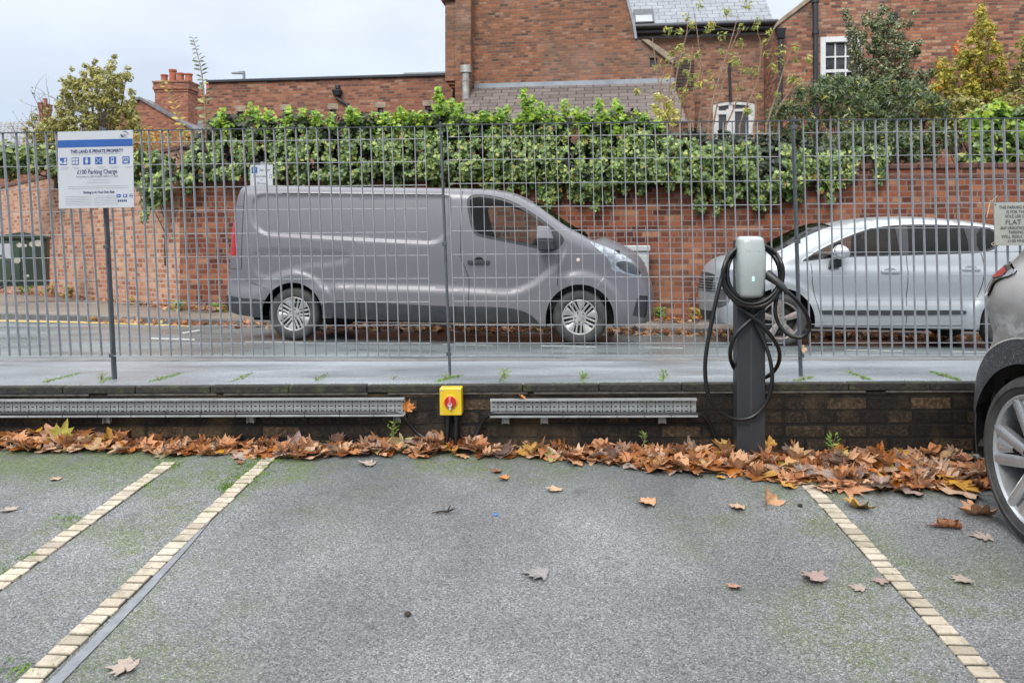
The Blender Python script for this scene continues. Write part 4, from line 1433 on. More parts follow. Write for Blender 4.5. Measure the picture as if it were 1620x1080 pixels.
wf = round_poly(L([(738.5, 316), (743.5, 309.5), (754, 307.2), (772, 308.4), (791, 312), (806, 316.5), (824, 325), (846, 339), (868, 355), (884.5, 368.5), (892, 376), (892.5, 381.5), (888.5, 388), (883, 394.5), (876, 397), (862, 396), (838, 391), (809, 385), (779, 379), (757, 374.5), (751, 370.5), (747.5, 365), (744.5, 356), (741.5, 341), (738.8, 326)], Wv), 1)
wg = inset(wf, .034)
wg = wg[wg[:, 0] < L([(866, 380)])[0][0]]
clad_r = L([(350, 466), (380, 471), (420, 474.5), (420, 510), (350, 498)])
clad_s = round_poly(L([(505, 474.5), (600, 479), (700, 484.5), (760, 485), (800, 486.5), (822, 490), (838, 497), (851, 508), (853, 514), (700, 514), (505, 506)]), 1)
tail = L([(345, 346), (362, 346), (368, 354), (371, 380), (370.5, 404.5), (345, 404.5)])
head_ = round_poly(L([(931, 381), (950, 386.8), (978, 398), (1002, 412), (1022, 424), (1022, 440), (1005, 438), (985, 432), (965, 427.3), (967.5, 418), (958, 405), (944, 393)], Wv), 1)
headin = round_poly(L([(972, 417), (984, 412), (998, 415), (1012, 425), (1015, 436), (1000, 434), (984, 428)], Wv), 1)
fog = L([(1007, 473), (1013, 467.5), (1024, 468), (1040, 472), (1040, 503), (1025, 504), (1001, 499)], Wv)
VPAINT = paint('grey_van_paint', (0.130, 0.126, 0.143), 0.18, 0.38, 0.22)
LIPM = VPAINT
lipz = []
WSA, WSB = L([(838, 322)])[0][0], L([(926, 377)])[0][0]


def vstrip(u, z):
    if z < .42 and uR + .1 < u < uF - .1: return ('under', 0.0)
    if u > WSA and z > L([(927, 378.5)])[0][1]: return ('windscreen:GLASSD', .09)
    if u > uF - .62 and z > .78: return ('body', .12)
    if u > uF - .35: return ('body' if not (.75 < z < .9) else 'grille:PLAST', .12)
    if z > 1.7: return ('body', .05)
    if u < uR + .2: return ('rear_door:PLAST' if 1.35 < z < 1.7 else 'body', .03)
    return ('body', .02)


feats = [(recess, True), (rec_in, True), (inset(recess, .014), True), (inset(recess, .028), True), (crease, False), (crease + np.array([0, -.10]), False), (crease + np.array([0, -.05]), False), (crease + np.array([0, .02]), False)]
van.skin(vo, Wv, [('side_moulding', clad_r, PLAST, -.004, True), ('side_moulding', clad_s, PLAST, -.006, True), ('tail_lamp', tail, REDL, -.006, True), ('headlamp', head_, CLEARL, -.003, True), ('headlamp_bowl', headin, DARKL, -.004, True),
                  ('fog_lamp_surround', fog, PLAST, .02, True), ('window_surround', wf, PLAST, .006, True), ('side_window', wg, GLASS, .012, True)], [arcR, arcF], feats, .030, VPAINT, vstrip)
van.seam(L([(728.5, 300), (728.2, 340), (727.8, 404), (730, 412), (736, 426), (741.3, 441), (741.5, 470), (741.5, 505)]), Wv)
van.seam(L([(883, 402), (883, 428), (882, 452)]), Wv)
van.seam(L([(380.2, 296), (380.2, 360), (380, 425)]), Wv)
van.seam(L([(384, 440), (398, 448), (420, 456.5)]), Wv, .005)
van.seam(L([(357, 425), (380, 426)]), Wv, .005)
van.seam(L([(568, 476), (568.5, 490), (570, 503)]), Wv, .009, out=.009)
van.seam(L([(721, 484), (721, 507)]), Wv, .007, out=.009)
van.seam(L([(357, 325), (380.5, 326)]), Wv, .004)
van.seam(L([(964, 428.5), (955, 440), (945, 452)]), Wv, .005, mat=VPAINT and CHROME)
van.seam(L([(440, 304.6), (560, 306.0), (700, 307)]), Wv, .010, name='panel_shadow_line', out=.001)  # black strip paints the shade along the pressed panel's top lip
van.seam(L([(512, 499.8), (545, 501), (570, 502)]), Wv, .006, name='sill_trim', mat=DPLAST, out=.01)
# door handle
h0 = L([(757, 414)])[0]; rh = float(Wv(np.array([h0[0]]), np.array([h0[1]]))[0])
g = MB()
a, b = L([(739.5, 411.5), (774, 418.0)]); g.box(a[0], b[0], rh - .028, rh - .010, b[1], a[1])
hnd = g.build('door_handle', PLAST, van.root, bevel=.006)
cup = [(h0[0] + .062 * math.cos(t_), h0[1] + .002 + .055 * math.sin(t_)) for t_ in np.linspace(0, math.pi, 14)]
MB().prism(cup, rh - .003, rh + .01).build('handle_recess', GAPM, hnd)
cup = [(h0[0] + .058 * math.cos(t_), h0[1] - .012 + .05 * math.sin(t_)) for t_ in np.linspace(math.pi, 2 * math.pi, 14)]
MB().prism(cup, rh - .003, rh + .01).build('handle_scoop', VPAINT, hnd)
q = L([(914.5, 411.3)])[0]; rq = float(Wv(np.array([q[0]]), np.array([q[1]]))[0])
MB().lathe([(.0001, -.010), (.018, -.008), (.024, .0), (.0001, .0)], 20, (q[0], rq + .002, q[1])).build('indicator_lamp', M('clear_orange_lens', (0.6, 0.5, 0.42), 0.2), van.root, smooth=40)
# mirror
ma, mb = L([(849, 357.5), (876.5, 396.5)], None, -.14)
mir = MB()
zmid = L([(862, 379.5)], None, -.14)[0][1]
mir.hexa([(ma[0] + .02, -.24, mb[1]), (mb[0], -.22, mb[1] + .01), (mb[0], -.02, mb[1] + .01), (ma[0] + .02, -.02, mb[1]), (ma[0], -.25, zmid), (mb[0] + .0, -.23, zmid), (mb[0], -.02, zmid), (ma[0], -.02, zmid)])
mo = mir.build('wing_mirror', PLAST, van.root, bevel=.012)
g = MB().hexa([(ma[0], -.25, zmid + .004), (mb[0], -.23, zmid + .004), (mb[0], -.05, zmid + .004), (ma[0], -.05, zmid + .004), (ma[0] + .01, -.21, ma[1]), (mb[0] - .05, -.20, ma[1] - .005), (mb[0] - .05, -.06, ma[1] - .005), (ma[0] + .01, -.06, ma[1])])
g.build('mirror_cap', VPAINT, mo, bevel=.02, seg=3)
MB().box(ma[0] + .05, mb[0] - .02, -.06, .06, mb[1] + .02, mb[1] + .08).build('mirror_arm', PLAST, mo, bevel=.01)
# cabin
g = MB(); du = L([(868, 392)])[0]
seat(g, du[0] - .75, .5, .72); seat(g, du[0] - .75, 1.4, .72)
g.build('seat', SEATM, van.root, bevel=.03)
g = MB(); g.box(du[0] - .08, du[0] + .85, .16, VW - .16, .55, du[1] - .02); g.box(du[0] - 1.9, du[0] + .5, .12, VW - .12, .40, .55)
g.box(du[0] - 1.42, du[0] - 1.38, .14, VW - .14, .5, 1.82)
g.build('dashboard', INTER, van.root, bevel=.03)
g = MB(); sw = (du[0] - .22, .52, du[1] + .03); pts = []
axu = Vector((-.82, 0, .57)).normalized(); e1 = Vector((0, 1, 0)); e2 = axu.cross(e1)
for i in range(33): a = 2 * math.pi * i / 32; pts.append(Vector(sw) + (e1 * math.cos(a) + e2 * math.sin(a)) * .19)
g.tube(pts, .016, 8, cap=False)
for a in (0, math.pi, -math.pi / 2): g.tube([Vector(sw), Vector(sw) + (e1 * math.cos(a) + e2 * math.sin(a)) * .18], .014, 6)
g.tube([Vector(sw), Vector(sw) - axu * .3], .03, 8)
g.build('steering_wheel', INTER, van.root, smooth=50)
# underside block, wheels
g = MB(); g.box(uR + .25, uF - .3, .28, VW - .28, .22, .62); g.box(vr[0] - .5, vf[0] + .5, .30, VW - .30, .55, .95)
g.build('underbody', UNDER, van.root)
for (c, R_) in ((vr, .327), (vf, .327)):
    for far in (0, 1):
        van.wheel(c[0], R_ - .004, R_, .207, .215, .045 if not far else VW - .045, spokes_van, RIMV, BRAKE, turn=.2 if c is vr else .75, mirror=bool(far))

# ================================================================== silver crossover by the kerb
SPL_ = (9.32, 0.10)
A_, B_ = PP(1236.5, 549.5, SPL_), PP(1600, 556.5, SPL_)
ex = (B_ - A_).normalized(); CM = frame(A_, ex, Vector((0, 0, 1)) - ex * ex.z); CW = 1.84
car = Car('silver_car', 'silver crossover car parked nose to the van behind the fence', 'car', CM, CW)
L = car.L
cf = L([(1236.5, 507)])[0]; RC = cf[1]; cr_ = (cf[0] + 2.613, cf[1])
CO = [(1150, 514), (1143, 500), (1140, 478), (1141, 460), (1143, 446), (1147, 436), (1155, 425), (1175, 415), (1222, 409), (1246, 400), (1270, 387), (1305, 370), (1346, 355.5), (1385, 347.8), (1433.5, 344.2), (1482.6, 344.4), (1531.7, 347.8), (1575, 352.5)]
co = L(CO); ub = co[-1]
rear = [(ub[0] + .32, ub[1] - .06), (ub[0] + .62, ub[1] - .32), (ub[0] + .82, ub[1] - .62), (ub[0] + .90, ub[1] - .85), (ub[0] + .92, .62), (ub[0] + .88, .36), (cr_[0] + .42, .24), (cf[0] + .45, .235), (cf[0] - .45, .21)]
co = np.vstack([co, np.array(rear)])
co = np.vstack([co[:1], round_poly(np.vstack([co, co[:1]]), 1, False)[1:-1]])
RA = .385
arF, arR = arch_poly(cf, RA, cf[1] - .5), arch_poly(cr_, RA, cf[1] - .5)
uf, ur = co[:, 0].min(), co[:, 0].max()
ctop = co[co[:, 1] > .78]


def Wc(u, z):
    u = np.asarray(u, float); z = np.asarray(z, float); q = np.stack([u, z], 1)
    r = .05 + .20 * np.clip((z - 1.0) / .62, 0, 1.1) ** 1.25 + .06 * np.clip((.45 - z) / .3, 0, 1) ** 2
    s_ = np.clip(((uf + .95) - u) / .95, 0, 1)
    r = r + .42 * (1 - np.sqrt(np.maximum(0, 1 - s_ ** 2.1 * .97)))
    r = r + .30 * np.clip((u - (ur - .7)) / .7, 0, 1) ** 2.2
    de = seg_dist(q, ctop, False); k = np.clip((.11 - de) / .11, 0, 1)
    r = r + .07 * (1 - np.sqrt(np.maximum(0, 1 - k ** 2 * .995)))
    r = r - .03 * smooth((1.0 - z) / .10) + .022 * smooth((.83 - z) / .22) - .03 * smooth((.62 - z) / .15)
    for c in (cf, cr_):
        d = np.hypot(u - c[0], z - c[1]); r = r - .022 * smooth((RA + .13 - d) / .07)
    return np.maximum(r, 0)


dlo = round_poly(L([(1267, 414.5), (1302, 410), (1338.6, 406.8), (1433.5, 404.4), (1541.5, 401), (1566, 397.6), (1578, 391.5), (1584, 380), (1575, 361), (1528, 356.6), (1466, 355.2), (1417, 356), (1378, 361), (1345, 372.3), (1299, 393.6), (1273, 410)], Wc), 1)
def cpoly(p, it=1): return round_poly(L(p, Wc), it) if it else L(p, Wc)
gl1 = cpoly([(1277, 411.3), (1299, 408), (1299.5, 396), (1288, 402.5)], 0)
gl2 = cpoly([(1303.5, 408.5), (1340, 404.5), (1424, 402), (1420, 380), (1416, 358.5), (1380, 363.2), (1347, 374.5), (1304, 394)], 0)
gl3 = cpoly([(1438, 401.8), (1533, 398.5), (1531, 380), (1524, 359.2), (1468, 357.8), (1436, 358.2)], 0)
gl4 = cpoly([(1546, 398), (1563, 394.8), (1574, 388.5), (1577, 379), (1571, 363.4), (1545, 361)])
hl = cpoly([(1120, 451), (1123, 441), (1140, 430.5), (1163, 425), (1166, 430), (1152, 442), (1138, 450)])
fogc = cpoly([(1117, 466), (1125, 457), (1140, 456), (1152, 461), (1156, 470), (1152, 482), (1136, 488), (1117, 488)])
mould = cpoly([(1298, 493), (1302, 490.5), (1526, 490.5), (1529, 494), (1526, 498), (1302, 498.5)])
silc = L([(1288, 517), (1545, 521), (1545, 535), (1288, 530)])
grl = L([(1098, 447), (1115.5, 447.5), (1114, 474), (1098, 474)], Wc)
lowg = L([(1096, 478), (1111, 478), (1109, 500), (1096, 500)], Wc)
SPAINT = paint('silver_car_paint', (0.345, 0.368, 0.39), 0.4, 0.32, 0.12)


def cstrip(u, z):
    if z < .30 and uf + .1 < u < ur - .1: return ('under', 0.0)
    w0, w1 = L([(1226, 408)])[0], L([(1335, 358)])[0]
    if w0[0] < u < w1[0] and z > w0[1]: return ('windscreen:GLASSD', .12)
    if u < uf + .2: return ('grille:PLAST' if .60 < z < .86 or .30 < z < .44 else 'body', .12)
    if u < w0[0]: return ('body', .10)
    if u > ur - .55 and z > 1.05: return ('rear_window:GLASSD', .05)
    if z > 1.3: return ('body', .05)
    return ('body', .05)


car.skin(co, Wc, [('window_surround', dlo, PLAST, .004, True), ('side_window', gl1, GLASS, .010, True), ('side_window', gl2, GLASS, .010, True), ('side_window', gl3, GLASSD, .010, True), ('side_window', gl4, GLASSD, .010, True),
                  ('headlamp', hl, CLEARL, -.002, True), ('fog_lamp_surround', fogc, DPLAST, .004, True), ('grille', grl, PLAST, .004, True), ('lower_grille', lowg, PLAST, .006, True), ('side_moulding', mould, PLAST, -.014, True), ('sill_trim', silc, PLAST, .004, True)], [arF, arR], [], .034, SPAINT, cstrip)
car.seam(inset(dlo, -.012)[len(dlo) // 2 - 4:], Wc, .016, 'chrome_trim', CHROME, .004)
car.seam(L([(1283, 417), (1285, 445), (1291, 475), (1300, 506), (1301, 514)], Wc), Wc)
car.seam(L([(1434, 405), (1436, 450), (1434, 480), (1433, 515)], Wc), Wc)
car.seam(L([(1552, 400), (1557, 420), (1554, 450), (1546, 470)], Wc), Wc)
car.seam(L([(1301, 515), (1433, 516), (1520, 515)], Wc), Wc, .006)
car.seam(L([(1300, 487.5), (1526, 487)], Wc), Wc, .05, 'moulding_top_band', SPAINT, .010)  # band of body paint above the dark side moulding
for (x0, x1, y0) in ((1394, 1423, 430), (1522, 1551, 426.5)):
    a, b = L([(x0, y0 - 2.6), (x1, y0 + 2.6)], Wc); rr_ = float(Wc(np.array([(a[0] + b[0]) / 2]), np.array([a[1]]))[0])
    hd = MB().box(a[0], b[0], rr_ - .03, rr_ - .012, b[1], a[1]).build('door_handle', SPAINT, car.root, bevel=.008)
    cu, cz = (a[0] + b[0]) / 2, (a[1] + b[1]) / 2
    ell = [(cu + .08 * math.cos(t_), cz + .045 * math.sin(t_)) for t_ in np.linspace(0, 2 * math.pi, 24, endpoint=False)]
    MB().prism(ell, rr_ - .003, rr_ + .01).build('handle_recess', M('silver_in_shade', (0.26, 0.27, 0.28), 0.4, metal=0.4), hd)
ma, mb = L([(1315, 387), (1342, 411)], None, -.06)
g = MB()
cu, cz, ru, rz = (ma[0] + mb[0]) / 2, (ma[1] + mb[1]) / 2, (mb[0] - ma[0]) / 2, (ma[1] - mb[1]) / 2
for i in range(9):
    th = math.pi * i / 8
    for j in range(16):
        ph = 2 * math.pi * j / 16
        x_ = math.copysign(abs(math.sin(th)) ** .7, 1) * math.cos(ph); z_ = math.sin(th) ** .7 * math.sin(ph)
        g.v.append((cu + ru * x_ * (1 - .12 * z_), .0 - .115 + .11 * -math.cos(th) * .9, cz + rz * z_ * (1 - .18 * x_)))
for i in range(8):
    for j in range(16): g.f.append((i * 16 + j, i * 16 + (j + 1) % 16, (i + 1) * 16 + (j + 1) % 16, (i + 1) * 16 + j)); g.m.append(0)
mo = g.build('wing_mirror', CHROME, car.root, smooth=60, fix=True)
a, b = L([(1311, 410), (1331, 425)], None, -.0)
MB().hexa([(a[0], -.02, b[1]), (b[0], -.02, b[1] + .02), (b[0], .14, b[1] + .02), (a[0], .14, b[1]), (a[0] + .03, -.08, a[1]), (b[0], -.08, a[1]), (b[0], .1, a[1]), (a[0] + .03, .1, a[1])]).build('mirror_arm', PLAST, mo, bevel=.012)
# grille bars and number-plate free bumper details
g = MB()
for k in range(6):
    z_ = .655 + k * .034
    pts = []
    for q in np.linspace(.08, .92, 12):
        e_ = np.interp(z_, co[:6, 1], co[:6, 0]) if False else uf + .02
    # bars follow the nose between both corners
c_ = (0, .735)
for k in range(6):
    z_ = c_[1] - .085 + k * .034
    i_ = np.argmin(np.abs(co[:12, 1] - z_)); ue = float(np.interp(z_, co[:10, 1], co[:10, 0]))
    ro_ = float(Wc(np.array([ue]), np.array([z_]))[0])
    g.tube([(ue - .12 * max(0, 1 - abs(2 * q - 1) ** 2.4) - .012, ro_ + (CW - 2 * ro_) * q, z_) for q in np.linspace(.0, 1, 17)], .006, 6)
g.build('grille_bar', CHROME, car.root, smooth=60)
g = MB(); seat(g, cf[0] + 1.45, .48, .42, .95); seat(g, cf[0] + 1.45, 1.36, .42, .95)
g.build('seat', SEATM, car.root, bevel=.03)
g = MB(); g.box(cf[0] + 2.1, cf[0] + 2.3, .3, CW - .3, .45, 1.12); g.box(cf[0] + .35, cf[0] + .95, .22, CW - .22, .5, .93)
g.build('dashboard', INTER, car.root, bevel=.03)
g = MB(); g.box(uf + .25, ur - .25, .26, CW - .26, .20, .55); g.box(cf[0] - .45, cr_[0] + .45, .32, CW - .32, .5, .80)
g.build('underbody', UNDER, car.root)
for c in (cf, cr_):
    for far in (0, 1):
        car.wheel(c[0], RC - .003, RC, .222, .21, .04 if not far else CW - .04, spokes_car, RIMC, BRAKE, turn=.0, mirror=bool(far))

# ================================================================== grey crossover reversed in at the right
dW, rW = 3.0, .345
slope = 0.0692
X0 = 1.918
org = Vector((X0 + .039 * dW, dW, GZ(dW)))
ex = Vector((-.039, -1, -slope)).normalized()
up = Vector((0, -slope, 1))
UM = frame(org, ex, up - ex * up.dot(ex)); UW = 1.80
suv = Car('grey_crossover', 'dusty grey crossover reversed in beside the right bay line', 'car', UM, UW)
RU = .385
wc = (0.0, rW); wcf = (2.645, rW)
so_ = [(-.60, .30), (-.72, .42), (-.77, .60), (-.78, .80), (-.74, .98), (-.70, 1.10), (-.62, 1.26), (-.50, 1.46), (-.38, 1.56), (0.0, 1.60), (.8, 1.61), (1.4, 1.54), (1.8, 1.38), (2.25, 1.12), (2.5, 1.06), (3.1, .98), (3.42, .86), (3.52, .66), (3.52, .40), (3.42, .24), (2.2, .22), (.45, .22), (-.45, .24)]
so2 = np.array(so_); so2 = np.vstack([so2[:1], round_poly(np.vstack([so2, so2[:1]]), 1, False)[1:-1]])
stop = so2[so2[:, 1] > .9]
ah1, ah2 = arch_poly(wc, RU, -.2), arch_poly(wcf, RU, -.2)


def Ws(u, z):
    u = np.asarray(u, float); z = np.asarray(z, float); q = np.stack([u, z], 1)
    r = .03 + .20 * np.clip((z - .98) / .6, 0, 1.1) ** 1.2 + .05 * np.clip((.4 - z) / .3, 0, 1) ** 2
    r = r + .285 * np.clip((-.30 - u) / .47, 0, 1) ** 1.45 + .35 * np.clip((u - 2.7) / .82, 0, 1) ** 2.2
    r = r + .09 * smooth((z - 1.0) / .16) * smooth((.5 - u) / .6)
    de = seg_dist(q, stop, False); k = np.clip((.10 - de) / .10, 0, 1)
    r = r + .06 * (1 - np.sqrt(np.maximum(0, 1 - k ** 2 * .995)))
    r = r - .028 * np.exp(-((z - .92) / .07) ** 2) + .018 * np.exp(-((z - .72) / .10) ** 2)
    for c in (wc, wcf):
        d = np.hypot(u - c[0], z - c[1]); r = r - .045 * smooth((RU + .20 - d) / .10)
    return np.maximum(r, 0)


SUVP = NT('dusty_grey_paint')
dz = SUVP.xyz()
nm = SUVP.noise(3.2, 4, 0.6, dist=2.0)
sc_ = SUVP.noise(7.0, 6, 0.7, dist=1.2)
patch = SUVP.math('MULTIPLY', SUVP.mapr(sc_, 0.47, 0.56), SUVP.mapr(SUVP.math('ABSOLUTE', SUVP.math('SUBTRACT', dz[2], 0.77)), 0.16, 0.10))
patch = SUVP.math('MULTIPLY', patch, SUVP.mapr(SUVP.math('ABSOLUTE', SUVP.math('ADD', dz[0], 0.15)), 0.52, 0.36))
wv = SUVP.n.new('ShaderNodeTexWave'); wv.wave_type = 'RINGS'; wv.inputs['Scale'].default_value = 9; wv.inputs['Distortion'].default_value = 6; wv.inputs['Detail'].default_value = 2
SUVP.l.new(SUVP.co(), wv.inputs['Vector'])
c = SUVP.mix(SUVP.mapr(nm, 0.4, 0.7, 0, 0.5), (0.225, 0.218, 0.212), (0.29, 0.28, 0.27))
c = SUVP.mix(SUVP.math('MULTIPLY', patch, SUVP.mapr(wv.outputs['Fac'], 0.0, 0.55, 0.55, 0.85)), c, (0.47, 0.465, 0.455))
c = SUVP.mix(SUVP.math('MULTIPLY', SUVP.mapr(SUVP.noise(220, 2), 0.66, 0.7), .6), c, (0.45, 0.44, 0.42))
SUVP.set(col=c, metal=0.3, rough=SUVP.mapr(nm, 0.3, 0.7, 0.3, 0.5), coat=0.3, coatr=0.15); SUVP = SUVP.mat
WETP = NT('rain_spotted_plastic')
c = WETP.mix(WETP.math('MULTIPLY', WETP.mapr(WETP.noise(160, 2), 0.58, 0.64), .5), (0.035, 0.038, 0.043), (0.3, 0.31, 0.32))
WETP.set(col=c, rough=0.42, normal=WETP.bump(WETP.noise(90, 3), 0.25, 0.003)); WETP = WETP.mat
# cladding: a band round each arch and along the sill
def band(c, R0, R1, low): return np.array([(c[0] - R1, low)] + [(c[0] - R1 * math.cos(math.pi * i / 24), c[1] + R1 * math.sin(math.pi * i / 24)) for i in range(25)] + [(c[0] + R1, low)])
cl1, cl2 = band(wc, RU, .485, -.1), band(wcf, RU, .475, -.1)
sill = np.array([(-.9, .0), (3.6, .0), (3.6, .34), (2.2, .36), (.5, .36), (-.45, .44), (-.9, .46)])
lampo = round_poly(suv.L([(1560, 418), (1568, 417), (1576, 413), (1594, 416), (1611, 427), (1604, 435), (1588, 439), (1574, 446), (1568, 462), (1560, 472)], Ws), 1)
lampr = round_poly(suv.L([(1562, 419), (1578, 417.5), (1594, 424), (1596, 431), (1584, 437), (1562, 440)], Ws), 1)
sdlo = round_poly(np.array([(-.34, 1.12), (-.1, 1.06), (.9, 1.03), (1.9, 1.05), (1.98, 1.10), (1.5, 1.40), (1.1, 1.50), (.3, 1.53), (-.1, 1.49), (-.32, 1.33)]), 1)


def sstrip(u, z):
    if z < .26: return ('under', 0.0)
    if u < -.28 and 1.12 < z < 1.52: return ('rear_window:GLASSD', .04)
    if 1.45 < u < 2.3 and z > 1.1: return ('windscreen:GLASSD', .1)
    if u < -.5: return ('body', .10)
    if u > 3.2: return ('body', .15)
    return ('body', .05)


suv.skin(so2, Ws, [('wheel_arch_trim', cl1, WETP, -.012, True), ('wheel_arch_trim', cl2, WETP, -.012, True), ('sill_trim', sill, WETP, -.006, True), ('tail_lamp', lampo, DARKL, -.012, True), ('tail_lamp_lens', lampr, REDL, -.016, True),
                   ('side_window', sdlo, GLASSD, .006, True)], [ah1, ah2], [], .034, SUVP, sstrip)
suv.seam(np.array([(.42, .48), (.38, .62), (.52, .9), (.55, 1.06)]), Ws, .006)
suv.seam(np.array([(-.74, .60), (-.52, .57), (-.46, .52)]), Ws, .005)
rim_ = np.array([(-.487 * math.cos(a), rW + .487 * math.sin(a)) for a in np.linspace(.28, math.pi, 30)])
suv.seam(rim_, Ws, .006, 'arch_edge_line', M('pale_grit', (0.42, 0.4, 0.36), 0.8), .013)
g = MB(); g.box(-.55, 3.2, .22, UW - .22, .2, .55); g.box(-.5, 3.1, .27, UW - .27, .5, .9)
g.build('underbody', UNDER, suv.root)
for c in (wc, wcf):
    for far in (0, 1):
        suv.wheel(c[0], rW, rW, .262, .22, .004 if not far else UW - .004, spokes_suv, RIMS, BRAKE, turn=.10, mirror=bool(far))
# ------------------------------------------------------------------ old brick boundary wall (straight run + the run bending away)
RED_P = [(0.0, (0.055, 0.018, 0.013)), (0.3, (0.115, 0.033, 0.019)), (0.6, (0.165, 0.050, 0.026)), (0.85, (0.215, 0.072, 0.036)), (1.0, (0.28, 0.14, 0.08))]
BW_M = brick('old_red_wall_brick', RED_P, (0.20, 0.15, 0.125), bw=0.235, bh=0.090, ms=0.010, stain=(0.55, (0.05, 0.025, 0.018)), sscale=0.9, wob=0.016, lighten=(0.35, (0.34, 0.19, 0.12)))
BWL_M = brick('pale_washed_brick', [(0.0, (0.22, 0.075, 0.045)), (0.35, (0.36, 0.15, 0.09)), (0.7, (0.45, 0.22, 0.14)), (1.0, (0.52, 0.32, 0.22))], (0.42, 0.33, 0.26), bw=0.235, bh=0.090, ms=0.014, stain=(0.4, (0.20, 0.07, 0.045)), sscale=0.7, lighten=(0.45, (0.46, 0.28, 0.18)), gain=1.05)
STONE = M('weathered_stone', (0.30, 0.24, 0.18), 0.85, var=0.3, scale=6, bump=0.3)
DSTONE = M('dark_coping_brick', (0.11, 0.05, 0.035), 0.85, var=0.45, scale=14, bump=0.4)
BM = plane_frame(BWALL); BMi = BM.inverted()


def u_of(px, pl):
    d = dep(pl, px); return (px - CX) / F * d * math.sqrt(1 + pl[1] ** 2)


def z_of(px, py, pl): return EYE + (HY - py) / F * dep(pl, px)


bw = empty('boundary_wall', BM, 'old red brick boundary wall running behind the van and the silver car', 'wall')
U0, U1 = u_of(285, BWALL), u_of(2700, BWALL)
zt0, zt1 = z_of(285, 263, BWALL), z_of(2700, 262, BWALL)
ztop = z_of(1400, 268, BWALL)
MB().prism([(U0, -1.2), (U1, -1.2), (U1, ztop), (U0, ztop)], 0.0, 0.34).build('brickwork', BW_M, bw)
g = MB(); xx = U0 - .02
MB().box(U0 - .02, U1, -.02, .36, ztop - .16, ztop - .10).build('string_course', DSTONE, bw, bevel=.008)
while xx < U1:
    l = .30 * random.uniform(.9, 1.1); g.box(xx, xx + l - .008, -.035 + random.uniform(-.006, .006), .375, ztop, ztop + .085 + random.uniform(-.006, .006)); xx += l
g.build('coping', DSTONE, bw, bevel=.015)
# shallow buttress piers show that the wall is old and uneven
g = MB()
for px in (1395,): u = u_of(px, BWALL); g.box(u - .3, u + .3, -.06, .0, -1.2, ztop - .5)
# bending run
A_, B_ = P(285, HY, dep(BWALL, 285)), P(100, HY, 17.6)
exl = (A_ - B_).normalized(); Bf = B_ - exl * 22
LM = frame(Vector((Bf.x, Bf.y, 0)), exl); Ll = (A_ - Bf).length
bl = empty('boundary_wall', LM, 'pale washed brick boundary wall bending away behind the green cabinet', 'wall')
zl = P(100, 277, 17.6).z
MB().prism([(0, -1.2), (Ll - .02, -1.2), (Ll - .02, zl), (0, zl)], 0, .34).build('brickwork', BWL_M, bl)
MB().box(0, Ll - .02, -.03, .37, zl, zl + .08).build('coping', DSTONE, bl, bevel=.012)

# ------------------------------------------------------------------ buildings
BP = (19.5, 0.125)
def bu(px, off=0.0): pl = (BP[0] + off, BP[1]); return u_of(px, pl)
def bz(px, py, off=0.0): pl = (BP[0] + off, BP[1]); return z_of(px, py, pl)
BFM = plane_frame(BP)
TOWN = [(0.0, (0.065, 0.036, 0.028)), (0.10, (0.13, 0.056, 0.034)), (0.5, (0.20, 0.078, 0.042)), (0.85, (0.27, 0.11, 0.055)), (1.0, (0.24, 0.14, 0.10))]
HALL_M = brick('hall_brick', TOWN, (0.17, 0.13, 0.10), stain=(0.55, (0.075, 0.06, 0.05)), sscale=0.9, wob=0.02, bh=0.070, bw=.215, lighten=(0.5, (0.24, 0.19, 0.16)))
WING_M = brick('wing_brick', [(0.0, (0.10, 0.05, 0.036)), (0.4, (0.21, 0.09, 0.055)), (0.8, (0.29, 0.135, 0.08)), (1.0, (0.30, 0.20, 0.15))], (0.21, 0.17, 0.14), stain=(0.4, (0.12, 0.09, 0.075)), sscale=0.8, wob=0.02, lighten=(0.45, (0.33, 0.24, 0.19)))
LOW_M = brick('long_low_brick', [(0.0, (0.09, 0.04, 0.03)), (0.4, (0.20, 0.075, 0.045)), (0.8, (0.28, 0.11, 0.062)), (1.0, (0.28, 0.16, 0.11))], (0.20, 0.15, 0.12), stain=(0.45, (0.12, 0.085, 0.07)), sscale=0.6, wob=0.012, lighten=(0.3, (0.30, 0.2, 0.15)))
HOUSE_M = brick('house_brick', [(0.0, (0.085, 0.04, 0.032)), (0.35, (0.20, 0.07, 0.042)), (0.7, (0.30, 0.11, 0.058)), (1.0, (0.34, 0.2, 0.13))], (0.19, 0.15, 0.12), stain=(0.45, (0.10, 0.075, 0.065)), sscale=0.8, wob=0.02, lighten=(0.35, (0.28, 0.22, 0.19)))
LEAD = M('lead_flashing', (0.26, 0.29, 0.33), 0.45, var=0.2, scale=3, bump=0.2, bscale=6)
BLACKG = M('black_gutter_paint', (0.022, 0.026, 0.034), 0.4, var=0.3, scale=6)
WHITEP = M('white_window_paint', (0.66, 0.67, 0.68), 0.5, var=0.08, scale=10)
DARKG = NT('dark_window_glass'); DARKG.set(col=(0.035, 0.037, 0.04), rough=0.08, spec=0.8, normal=DARKG.bump(DARKG.noise(2.0, 2), 0.05, 0.05)); DARKG = DARKG.mat
STEEL = M('stainless_flue', (0.42, 0.40, 0.36), 0.3, metal=0.8, var=0.3, scale=5)
CLAY = M('red_clay', (0.36, 0.11, 0.06), 0.8, var=0.25, scale=6)
SL_B = slate('brown_stone_slates', [(0.0, (0.075, 0.062, 0.056)), (0.5, (0.125, 0.10, 0.09)), (1.0, (0.20, 0.165, 0.145))], bw=.42, bh=.22, rough=.7, ms=.012)
